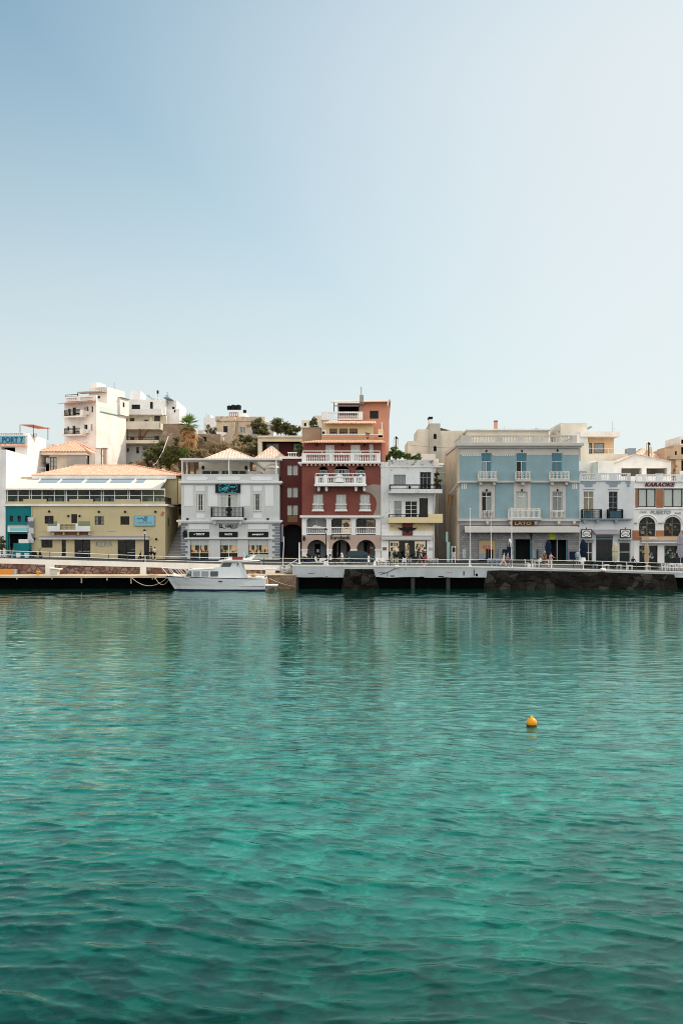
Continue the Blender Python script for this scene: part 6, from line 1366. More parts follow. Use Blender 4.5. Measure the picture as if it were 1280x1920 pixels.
B.wall(1084, 1150, 864, 920, 5, whitewarm, holes=[(1120, 1137, 866, 876)], name='wall'); b = MB(); b.m(maroon); b.box(B.x(1124), B.x(1136), 146.1, 146.14, B.z(876), B.z(866)); b.build('red_door', B.root)
b = MB(); b.m(steel); b.obox((B.x(1090), 145.5, B.z(886)), 1.2, .8, .08, rx=.5); b.tube((B.x(1108), 145.7, B.z(882)), (B.x(1108), 145.7, B.z(866)), .03); b.build('roof_clutter', B.root)
# gabled roof house
B = Bd('gabled_attic_house', 'pale house with a wide low gable and two dark openings behind the karaoke bar', 'building', 1200, 142.0, 890)
b = MB(); b.m(whitewarm)
outl = [(1120, 900), (1120, 885), (1142, 870), (1157, 865), (1257, 864.5), (1257, 900)]
x_ = lambda p: PX(p, 142.0)
wall_mesh(b, x_(1120), x_(1257), PZ(905, 142), PZ(864.5, 142), 142.0, 1.2, [(x_(1164), x_(1202), PZ(893, 142), PZ(877.5, 142)), (x_(1211), x_(1250), PZ(893, 142), PZ(877.5, 142))], 9, whitewarm)
b.build('wall', B.root, recalc=False)
b = MB(); b.m(whitewarm); b.prism([(x_(1157), PZ(864.6, 142)), (x_(1190), PZ(852, 142)), (x_(1250), PZ(864.6, 142))], 142.0, 150); b.m(terrapale); 
for (a, c), (d_, e) in (((1150, 868), (1190, 851)), ((1190, 851), (1256, 865))): b.add([(x_(a), 141.7, PZ(c, 142)), (x_(d_), 141.7, PZ(e, 142)), (x_(d_), 150.2, PZ(e, 142)), (x_(a), 150.2, PZ(c, 142)), (x_(a), 141.7, PZ(c+1, 142)), (x_(d_), 141.7, PZ(e+1, 142)), (x_(d_), 150.2, PZ(e+1, 142)), (x_(a), 150.2, PZ(c+1, 142))], [(0, 1, 2, 3), (4, 7, 6, 5), (0, 4, 5, 1), (1, 5, 6, 2), (2, 6, 7, 3), (3, 7, 4, 0)])
b.build('gable', B.root)
B = Bd('pale_ridge_house', 'pale house ridge with a small chimney beside the wooden pole', 'building', 1215, 153.0, 870)
b = MB(); b.m(terrapale); hip_roof(b, B.x(1178), B.x(1246), 152, 160, B.z(862), PZ(843, 156), terrapale, pitch=.45); b.m(whitewarm); b.box(B.x(1180), B.x(1244), 152.3, 159.5, B.z(900), B.z(862)); b.m(yellow2); b.box(B.x(1219), B.x(1223), 153.5, 154.4, B.z(855), B.z(838)); b.build('house_body', B.root)
B = Bd('tan_terraced_block', 'tan sunlit block with dark openings rising at the right edge', 'building', 1275, 150.0, 890)
B.wall(1245, 1262, 841, 900, 8, tanw, name='left_block'); B.wall(1262, 1330, 834, 900, 8, tanw, holes=[(1264.5, 1268, 846, 853), (1276, 1300, 838, 852)], name='middle_block')
B.wall(1274, 1330, 818, 834.5, 7, whitewarm, holes=[(1276, 1300, 824, 832)], name='upper_block'); B.box('band', 1250, 1330, 856, 862, -1.2, 0, paint('tan_band', (.42, .34, .24)))
B.box('corner_pier', 1262, 1272, 862, 900, -1.0, 0, tanw); B.box('opening', 1272, 1330, 864, 884, -.05, -.01, darkin); B.box('low_wall', 1268, 1330, 884, 895, -1.3, -.06, whitewarm)

# ---------------- poles and wires
def pole(name, label, px, Y, y0, y1, r=.1, arms=True, mt=bark):
    b = MB(); b.m(mt); b.tube((PX(px, Y), Y, PZ(y1, Y)), (PX(px, Y), Y, PZ(y0, Y)), r*1.2, r*.8)
    if arms:
        b.m(iron); b.tube((PX(px-4, Y), Y, PZ(y0+3, Y)), (PX(px+4, Y), Y, PZ(y0+3.5, Y)), .04); b.tube((PX(px-4, Y), Y, PZ(y0+3, Y)), (PX(px-5.5, Y), Y, PZ(y1-6, Y)), .025); b.tube((PX(px+4, Y), Y, PZ(y0+3, Y)), (PX(px+6, Y), Y, PZ(y1-6, Y)), .025); b.ball((PX(px+1, Y), Y, PZ(y0+3, Y)), .18)
    return tag(b.build(name, None), label, 'utility pole')
pole('utility_pole', 'dark utility pole rising from the rooftop greenery', 742, 150.0, 818, 870, .11)
pole('utility_pole', 'dark wooden utility pole behind the gabled roof at the right', 1215, 147.5, 829, 880, .14)
b = MB(); b.m(iron); b.path([(PX(763+k*17, 151), 151, PZ(834+6*math.sin(k/6*1.8), 151)) for k in range(7)], .018, 4); tag(b.build('overhead_wire', None), 'thin dark wire sagging across the cream stepped building', 'wire')
b = MB(); b.m(whitecv); b.path([(PX(316, 160), 160, PZ(818, 160)), (PX(306, 158), 158, PZ(846, 158)), (PX(294, 156), 156, PZ(868, 156)), (PX(287, 155), 155, PZ(872, 155))], .06, 5); tag(b.build('pale_hose', None), 'pale pipe hanging across the dark pines', 'pipe')

# ================================================================== PLANTS
def leaf(b, c, s, rr, up=0):
    u = Vector((rr.gauss(0, 1), rr.gauss(0, 1), rr.gauss(0, 1)+up)).normalized(); v = u.orthogonal().normalized(); v = (Matrix.Rotation(rr.uniform(0, 6.28), 3, u) @ v); w_ = u.cross(v)
    c = Vector(c); b.quad(c-v*s-w_*s*.15, c+w_*s*.45, c+v*s, c-w_*s*.45)
def crown(name, label, blobs, mt, nper, s, seed, trunk=None, cat='tree', group=None, gaps=.5):
    rr = random.Random(seed); cx = sum(q[0][0] for q in blobs)/len(blobs); cy = sum(q[0][1] for q in blobs)/len(blobs); zb = min(q[0][2]-q[1] for q in blobs)
    base = (cx, cy, hill(cx, cy) if cy > 148 else zb)
    t = thing(name, label, cat, base, group); b = MB(); b.m(mt)
    for c, r in blobs:
        n = int(nper*r*r)
        subs = [(Vector((rr.gauss(0, 1), rr.gauss(0, 1), rr.gauss(0, .8))).normalized()*r*rr.uniform(.45, .95)) for _ in range(9)]
        for _ in range(n):
            o = rr.choice(subs)+Vector((rr.gauss(0, 1), rr.gauss(0, 1), rr.gauss(0, .8)))*r*.17
            leaf(b, Vector(c)+o, s*rr.uniform(.6, 1.3), rr, .3)
    b.build('crown', t, recalc=False)
    k = MB(); k.m(bark); zb = base[2]-.4
    k.tube((cx, cy, zb), (cx, cy, sum(q[0][2] for q in blobs)/len(blobs)), .16, .08)
    for c, r in blobs: k.tube((cx, cy, (zb+c[2])/2), c, .08, .03, 5)
    k.build('trunk', t)
    return t
def P3(px, py, Y): return (PX(px, Y), Y, PZ(py, Y))
crown('pine_tree', 'dark green pine mass on the slope below the white terraced house', [(P3(286, 856, 160), 1.7), (P3(300, 845, 161), 1.8), (P3(274, 866, 159), 1.1), (P3(312, 838, 162), 1.4)], leafo, 900, .17, 1)
crown('pine_tree', 'rounder yellow-green bush at the right foot of the dark pine mass', [(P3(318, 862, 157), 1.6), (P3(306, 870, 157), 1.3), (P3(330, 852, 158), 1.3)], leafmat('yellow_green_leaves', (.06, .07, .015), (.12, .13, .03), (.2, .2, .05)), 900, .16, 2)
crown('shrub', 'grey-green shrub leaning at the stone wall behind the pine', [(P3(332, 834, 163), 1.3), (P3(345, 845, 162), 1.0)], leafo, 800, .16, 3, cat='shrub')
crown('olive_tree', 'wide dark green tree on the skyline right of the old mansion', [(P3(519, 797, 175), 1.5), (P3(530, 798, 175), 1.6), (P3(542, 804, 174), 1.2), (P3(552, 806, 174), 1.1)], leafo, 800, .18, 4)
crown('shrub', 'shrub climbing over the right window of the old mansion', [(P3(486, 800, 172), 1.4), (P3(492, 810, 172), 1.1), (P3(480, 796, 172), .8)], leafo, 800, .16, 5, cat='shrub')
crown('shrub', 'dark bush under the middle window of the old mansion', [(P3(458, 824, 170), 1.3), (P3(466, 830, 170), 1.2), (P3(450, 832, 170), 1.0)], leafo, 700, .16, 6, cat='shrub')
crown('shrub', 'pale olive bush left of the old mansion wing', [(P3(396, 806, 176), 1.1), (P3(402, 812, 176), .8)], leafmat('pale_olive_leaves', (.12, .12, .05), (.2, .19, .09), (.3, .27, .14)), 500, .16, 7, cat='shrub')
for i, (px_, py_, Y_, r_, mt_, lb) in enumerate(((322, 884, 153.5, 1.0, leafd, 'dry bush directly above the stair lane'), (300, 882, 154, .9, leafd, 'low dry bush below the yellow-green bush'), (262, 872, 156, 1.0, leafd, 'tan scrub at the foot of the white terraced house'), (246, 874, 156, .8, leafo, 'small green scrub clump beside the white tower wall'), (392, 832, 165, 1.0, leafd, 'dry scrub against the low stone building'), (366, 846, 160, .9, leafo, 'green scrub right of the yucca'), (370, 822, 166, .7, leafd, 'dry tuft against the stone wall right of the palm'))):
    crown('hillside_scrub', lb, [(P3(px_, py_, Y_), r_), (P3(px_+7, py_+2, Y_), r_*.7), (P3(px_-7, py_+3, Y_), r_*.7)], mt_, 460, .15, 60+i, cat='shrub')
rr = random.Random(31)
for i, (px_, py_, Y_, r_, lb) in enumerate(((400, 840, 160, 1.2, 'dry tan bush directly above the left slope of the pale tiled roof'), (425, 838, 162, 1.5, 'wide dry yellowish bush behind the apex of the pale tiled roof'), (450, 845, 160, 1.4, 'dry bush mottled green right of the tiled roof apex'), (472, 842, 161, 1.5, 'brown green bush at the left end of the beige terrace flat'), (378, 850, 158, 1.2, 'low dry bush at the right of the palm trunk'), (440, 836, 165, 1.3, 'pale dry grass tuft on the bank below the old mansion'))):
    crown('dry_shrub', lb, [(P3(px_, py_, Y_), r_), (P3(px_+8, py_+3, Y_), r_*.8), (P3(px_-7, py_+4, Y_), r_*.8)], leafd if i not in (3,) else leafo, 420, .15, 40+i, cat='shrub')
crown('rooftop_shrub', 'tall bright green fig bush on the roof of the white shop house', [(P3(741, 845, 138), .75), (P3(748, 852, 138), .7), (P3(735, 855, 138), .6)], leafg, 1500, .13, 11, cat='shrub')
crown('rooftop_shrub', 'spreading bright green bush right of the fig on the parapet', [(P3(760, 855, 138), .65), (P3(768, 857, 138), .6)], leafg, 1500, .12, 12, cat='shrub')
crown('rooftop_shrub', 'small lime green bush at the right end of the planted parapet', [(P3(780, 857, 138), .55), (P3(789, 858, 138), .5)], leafg, 1500, .12, 13, cat='shrub')
crown('rooftop_shrub', 'low yellow-green bush at the foot of the salmon tower', [(P3(727, 858, 139), .55), (P3(722, 860, 139), .4)], leafg, 1500, .12, 14, cat='shrub')
crown('balcony_creeper', 'creeper hanging beside the upper balcony in the alley', [(P3(817, 889, 136), .4), (P3(820, 903, 136), .5), (P3(818, 912, 136), .45)], leafo, 1600, .1, 15, cat='climbing plant')
crown('rooftop_conifer', 'small dark conifer above the tan terrace block', [(P3(588, 786, 143), .35), (P3(586, 793, 143), .65), (P3(589, 799, 143), .8)], leafo, 1500, .11, 16)
crown('rooftop_shrub', 'bright green pot plant beside the white roof balustrade left of the red building', [(P3(563, 840, 141), .6), (P3(558, 846, 141), .45)], leafg, 1400, .11, 17, cat='shrub')
crown('planter_shrub', 'dark green potted shrub at the left edge behind the rail', [(P3(3, 1014, 131), .8), (P3(6, 1026, 131), .5)], leafo, 1200, .11, 18, cat='shrub')
crown('pot_plant', 'small plant on the yellow parapet under the salmon tower window', [(P3(687, 814, 139.5), .3), (P3(691, 814, 139.5), .25)], leafo, 1600, .09, 19, cat='pot plant')
crown('pot_plant', 'flowering plant at the right edge above the bar roof', [(P3(1262, 884, 141), .45), (P3(1265, 874, 141), .35)], leafd, 1000, .1, 20, cat='pot plant')
# palm
def palm():
    rr = random.Random(77); Y = 158.0; bx = PX(353, Y); top = PZ(800, Y); zb = hill(bx, Y)
    t = thing('palm_tree', 'fan palm with green top and a thick orange-brown skirt of dead fronds', 'palm tree', (bx, Y, zb))
    b = MB(); b.m(bark); b.tube((bx, Y, zb-.5), (bx, Y, top), .32, .25, 10); b.build('trunk', t)
    def frond(b, az, el, L, droop, n=7, w=.32):
        p = Vector((bx, Y, top)); d = Vector((math.cos(az)*math.cos(el), math.sin(az)*math.cos(el), math.sin(el)))
        stem = L*.45; pts = [p+d*.15]
        for i in range(4): d = (d+Vector((0, 0, -droop*.25))).normalized(); pts.append(pts[-1]+d*stem/4)
        for a, c in zip(pts, pts[1:]): b.tube(a, c, .025, .02, 4, False)
        hub = pts[-1]; side = d.cross(Vector((0, 0, 1))).normalized(); upv = side.cross(d)
        for k in range(11):
            a = (k-5)/5*1.25; dd = (d*math.cos(a)+side*math.sin(a)+upv*rr.uniform(-.15, .15)).normalized(); q_ = hub; L2 = L*.55*(1-.25*abs(a)/1.25)
            ww = .075
            for j in range(3):
                e = q_+dd*L2/3; pr = dd.cross(upv).normalized()*ww*(1-j*.3); pr2 = dd.cross(upv).normalized()*ww*(1-(j+1)*.32)
                b.quad(q_-pr, q_+pr, e+pr2, e-pr2); q_ = e; dd = (dd+Vector((0, 0, -droop*.35))).normalized()
    g = MB(); g.m(palmgr)
    for i in range(44): frond(g, rr.uniform(0, 6.28), rr.uniform(-.2, 1.45), rr.uniform(1.7, 2.5), rr.uniform(.3, .8))
    g.build('green_frond', t, recalc=False)
    g = MB(); g.m(palmdry)
    for i in range(120):
        top = PZ(797, Y)-rr.uniform(0, 2.4)
        frond(g, rr.uniform(0, 6.28), rr.uniform(-1.1, .3), rr.uniform(1.1, 2.6), rr.uniform(.4, 1.0))
    g.build('dead_frond', t, recalc=False)
palm()
def spiky(name, label, px, py, Y, n, L, mt, seed):
    rr = random.Random(seed); t = thing(name, label, 'plant', (PX(px, Y), Y, hill(PX(px, Y), Y)-.1)); b = MB(); b.m(bark); p = Vector(P3(px, py, Y)); b.tube((p.x, p.y, hill(p.x, p.y)-.2), p, .1, .08); b.build('stem', t)
    b = MB(); b.m(mt)
    for _ in range(n):
        d = Vector((rr.gauss(0, 1), rr.gauss(0, 1), rr.gauss(.5, .8))).normalized(); q_ = p; s_ = d.orthogonal().normalized()*.05
        for j in range(3): e = q_+d*L/3; b.quad(q_-s_, q_+s_, e+s_*.6, e-s_*.6); q_ = e; s_ = s_*.6; d = (d+Vector((0, 0, -.35))).normalized()
    b.build('foliage', t, recalc=False)
spiky('yucca_plant', 'bright green yucca growing under the palm crown', 347, 848, 156.5, 110, 1.3, palmgr, 5)
spiky('yucca_plant', 'dark spiky plant between the pines and the yucca', 336, 852, 158, 90, 1.1, leafo, 6)
# ================================================================== QUAYSIDE THINGS
# ---- railings
def rail_run(name, label, pts, posts, zs=(.0, -.42), Yof=0.12, r=.035, postm=None):
    """pts: list of (px, row of the top rail) ; all at the quay edge"""
    Yr = pts['Y']; t = thing(name, label, 'railing', (PX(pts['p'][0][0], Yr), Yr, PZ(pts['p'][0][1]+14, Yr)))
    for k, dy in enumerate(pts['rows']):
        b = MB(); b.m(railw)
        for (a, c), (d_, e) in zip(pts['p'], pts['p'][1:]): b.tube((PX(a, Yr), Yr, PZ(c+dy, Yr)), (PX(d_, Yr), Yr, PZ(e+dy, Yr)), r, n=6)
        b.build('rail', t)
    for px_, mt in posts:
        b = MB(); b.m(mt); c = interp(px_, pts['p']); b.tube((PX(px_, Yr), Yr, PZ(c+pts['foot'], Yr)), (PX(px_, Yr), Yr, PZ(c-.6, Yr)), .04, n=6); b.build('post', t)
postd = flat('dark_green_post', (.03, .06, .06), .5)
rail_run('promenade_railing', 'white two-bar railing on dark posts along the left promenade wall', dict(Y=YW+.1, p=[(-300, 1031), (0, 1032.3), (60, 1034.2), (130, 1036.5), (270, 1042), (385, 1045.3), (557, 1047)], rows=(0, 7.6), foot=14.5), [(p, postd) for p in (-120, -60, -20, 23, 59, 94, 166, 204, 239, 308, 348, 387, 495, 529)]+[(272.5, railw)])
rail_run('quay_railing', 'white two-bar railing along the right quay edge above the rubble wall', dict(Y=YE+.12, p=[(560, 1046.7), (650, 1047.2), (720, 1048.5), (880, 1049.3), (1000, 1050.3), (1090, 1051.3), (1180, 1054), (1280, 1057), (1500, 1062)], rows=(0, 7.6), foot=15), [(p, postd) for p in (597, 628, 657, 694, 731, 766, 805, 920, 958, 995, 1074, 1114, 1151, 1192, 1231, 1272, 1320, 1370)]+[(p, railw) for p in (879, 1033, 1093, 1129, 1174, 1212, 1247, 1300)])
def ground_at(px, Y): x = PX(px, Y); return gz(x, Y)
def pole_thing(name, label, px, Y, ytop, r, mt=railw, lean=0, cat='flagpole', fin=True):
    z0 = ground_at(px, Y); b = MB(); b.m(mt); b.tube((PX(px, Y), Y, z0), (PX(px+lean, Y), Y, PZ(ytop, Y)), r, r*.7, 8)
    b.lathe((PX(px, Y), Y, z0), [(r*2.2, 0), (r*2.2, .05), (r*1.2, .1)], 8)
    if fin: b.ball((PX(px+lean, Y), Y, PZ(ytop, Y)), r*1.5)
    return tag(b.build(name, None), label, cat)
pole_thing('flagpole', 'white flagpole in front of the stone corner of the light blue building', 881.5, YE+.7, 954, .045, lean=-.5)
pole_thing('flagpole', 'white flagpole before the flower poster shopfront', 920.5, YE+.7, 968, .045, lean=-1)
pole_thing('flagpole', 'tallest thick white flagpole left of the dark hotel doorway', 958.5, YE+.7, 953.5, .06)
pole_thing('mast', 'thick white post at the top of the dock steps', 561, YW-.5, 1017, .09, cat='post', fin=False)
pole_thing('mast', 'thin leaning white pole in front of the dark passage', 530, YW+.8, 1006, .045, lean=2.5, cat='pole', fin=False)
pole_thing('mast', 'thin white pole beside the dark arch of the bank at its first lamp', 614.5, YE+.8, 1016, .05, cat='pole', fin=False)
# ---- street lamps
def lamp_post(label, px, Y, ytop, s=1):
    x, z0 = PX(px, Y), ground_at(px, Y); zt = PZ(ytop, Y); t = thing('street_lamp', label, 'street lamp', (x, Y, z0), 'black lantern street lamps')
    b = MB(); b.m(iron); b.lathe((x, Y, z0), [(.2, 0), (.2, .15), (.1, .3), (.09, 1.0), (.055, 1.15), (.045, zt-z0-.7), (.1, zt-z0-.62)], 8); b.build('post', t)
    b = MB(); b.m(flat('frosted_lantern', (.62, .58, .5), .4) if 'frosted_lantern' not in MATS else MATS['frosted_lantern']); b.lathe((x, Y, zt-.62), [(.1, 0), (.2, .38)], 6); b.build('lantern', t)
    b = MB(); b.m(iron); b.lathe((x, Y, zt-.24), [(.26, 0), (.16, .14), (.03, .24)], 6); b.build('cap', t)
lamp_post('black lantern street lamp in front of the yellow building, right of its shop door', 271.5, YW+.8, 992)
lamp_post('black lantern street lamp standing at the bank arcade', 611, 128, 990)
# ---- dock steps handrail, boulders, dock clutter
t = thing('dock_stairs', 'sloping double white handrail with stone steps down to the low dock', 'stairs', (PX(548, 120), 120, zd))
b = MB(); b.m(railw); 
for dy in (0, 8): b.tube((PX(559, YW-1), YW-1, PZ(1048+dy, YW-1)), (PX(537, YW-1), YW-1, PZ(1061.5+dy*.8, YW-1)), .045)
b.tube((PX(537, YW-1), YW-1, zd), (PX(537, YW-1), YW-1, PZ(1060, YW-1)), .05); b.build('handrail', t)
b = MB(); b.m(concrete)
for k in range(6): b.box(PX(538+k*2.6, YW), PX(557, YW), YW-1.6, YW-.13, zd, zd+.2*(k+1))
b.build('steps', t)
rr = random.Random(8)
def rock(b, c, r, seed):
    q_ = random.Random(seed); bm = bmesh.new(); bmesh.ops.create_icosphere(bm, subdivisions=2, radius=r)
    for v in bm.verts: v.co *= q_.uniform(.75, 1.1); v.co.z *= .7
    b.add([tuple(v.co+Vector(c)) for v in bm.verts], [tuple(v.index for v in f.verts) for f in bm.faces]); bm.free()
for i, (px_, r_, dz, lb) in enumerate(((541, .38, 0, 'left boulder in the heap at the foot of the dock steps'), (547, .5, .05, 'largest boulder in the heap at the foot of the dock steps'), (553, .42, .1, 'right boulder in the heap at the foot of the dock steps'), (549, .36, .75, 'boulder lying on top of the heap by the dock steps'))):
    b = MB(); b.m(concrete); rock(b, (0, 0, 0), r_, i); o = b.build('boulder', None, local=True); o.location = (PX(px_, 119.4), 119.2+(.3 if i == 3 else 0), zd+.12+r_*.6+dz); tag(o, lb, 'rock', 'boulders by the dock steps')
t = thing('oil_drum', 'grey steel drum standing on the dock right of the boat', 'barrel', (PX(530, 120.5), 120.5, zd))
b = MB(); b.m(steel); h = PZ(1061, 120.5)-zd; b.lathe((PX(530, 120.5), 120.5, zd), [(.36, 0), (.38, .04), (.35, .08), (.35, h*.33), (.37, h*.35), (.35, h*.37), (.35, h*.66), (.37, h*.68), (.35, h*.7), (.35, h-.05), (.37, h)], 16); b.build('drum_body', t)
b = MB(); b.m(whitel); b.box(PX(528, 120.5), PX(531, 120.5), 120.13, 120.16, zd+h*.7, zd+h*.85); b.build('paper_label', t)
t = thing('white_locker', 'white storage locker with overhanging lid on the dock behind the stern', 'locker', (PX(506, 120), 120, zd))
b = MB(); b.m(quaycap); b.box(PX(498, 120), PX(515, 120), 119.6, 120.6, zd, PZ(1067, 120)); b.build('body', t); b = MB(); b.m(white2); b.box(PX(496, 120), PX(516.5, 120), 119.5, 120.7, PZ(1067, 120), PZ(1065, 120)); b.build('lid', t)
t = thing('service_box', 'tilted white utility box with sloping lid on the low dock', 'utility box', (PX(104, 119), 119, zd))
b = MB(); b.m(creamband); b.prism([(PX(95, 119), PZ(1078.5, 119)), (PX(109, 119), PZ(1079, 119)), (PX(112, 119), PZ(1067, 119)), (PX(96, 119), PZ(1065.5, 119))], 118.6, 119.5); b.build('body', t)
b = MB(); b.m(quaycap); b.prism([(PX(94.5, 119), PZ(1065.6, 119)), (PX(115, 119), PZ(1067.6, 119)), (PX(115, 119), PZ(1066.2, 119)), (PX(94.8, 119), PZ(1064.2, 119))], 118.4, 119.7); b.build('lid', t)
t = thing('mooring_bollard', 'yellow mooring bollard on the low dock edge left of the utility box', 'bollard', (PX(72, 118), 118, zd), 'yellow bollards')
yel = flat('yellow_paint', (.62, .30, .03), .5); b = MB(); b.m(yel); b.lathe((PX(72, 118), 118, zd), [(.2, 0), (.2, .05), (.13, .1), (.12, .32), (.24, .38), (.24, .48), (.1, .52)], 12); b.build('bollard_body', t)
b = MB(); b.m(yel); b.tube((PX(70, 118)-.15, 118, zd+.3), (PX(70, 118)+.5, 118, zd+.3), .06); b.build('cross_pin', t)
b = MB(); b.m(flat('orange_yellow_paint', (.55, .22, .02), .5)); b.box(PX(-40, 121), PX(27.5, 121), 120.4, 121.6, zd, PZ(1067.5, 121)); b.m(frames_grey); b.box(PX(27.6, 121), PX(31, 121), 120.4, 121.6, zd, PZ(1067.5, 121)); tag(b.build('concrete_barrier', None), 'long orange-yellow painted block with grey end against the stone wall', 'barrier')
b = MB(); b.m(dockcol)
for k in range(14):
    a0, a1 = 6.283*k/14, 6.283*(k+1)/14
    for r_ in (.22, .34): b.tube((PX(287, 117.6)+r_*1.6*math.cos(a0), 117.5+r_*math.sin(a0), zd+.05+r_*.1), (PX(287, 117.6)+r_*1.6*math.cos(a1), 117.5+r_*math.sin(a1), zd+.05+r_*.1), .05, n=5)
tag(b.build('rope_coil', None), 'coil of tan rope on the dock edge beside the bow', 'rope')
def rope(label, p0, p1, sag, n=18):
    b = MB(); b.m(curtaintan); p0, p1 = Vector(p0), Vector(p1); pts = []
    for i in range(n+1):
        u = i/n; q_ = p0.lerp(p1, u); q_.z -= sag*4*u*(1-u); pts.append(q_)
    b.path(pts, .035, 5); return tag(b.build('mooring_rope', None), label, 'rope', 'mooring ropes')
rope('long slack rope from the dock to the bow, hanging nearly to the water', (PX(247, 116.8), 116.85, zd-.25), (PX(313, 113.5), 113.8, PZ(1083, 113.5)), .95)
rope('short slack rope loop close under the bow', (PX(291, 116.8), 116.85, zd-.2), (PX(316, 113.5), 113.9, PZ(1086, 113.5)), .75)
rope('taut stern rope running down to the right of the boat', (PX(505, 114), 114.4, PZ(1085, 114)), (PX(551, 116.8), 116.75, PZ(1099, 117)), .12)
# ---- buoy
Yb = HC*FPX/(1362-HY); bx = PX(996, Yb)
t = thing('mooring_buoy', 'round yellow mooring buoy floating alone on the open water', 'buoy', (bx, Yb, 0))
b = MB(); b.m(flat('buoy_yellow', (.74, .30, .012), .4)); b.ball((bx, Yb, .115), .157, n=24, m=14); b.build('float', t, smooth=True)
b = MB(); b.m(flat('algae_brown', (.12, .055, .012), .7)); b.lathe((bx, Yb, -.06), [(.10, 0), (.158, .08), (.160, .11), (.159, .125)], 24); b.build('waterline_growth', t)
b = MB(); b.m(flat('buoy_cap', (.66, .50, .05), .45)); b.lathe((bx, Yb, .26), [(.045, 0), (.04, .035), (.02, .04)], 10)
for k in range(10):
    a0, a1 = math.pi*k/10, math.pi*(k+1)/10; b.tube((bx+.035*math.cos(a0)+.005, Yb, .285+.05*math.sin(a0)), (bx+.035*math.cos(a1)+.005, Yb, .285+.05*math.sin(a1)), .009, n=5)
b.build('lifting_eye', t)
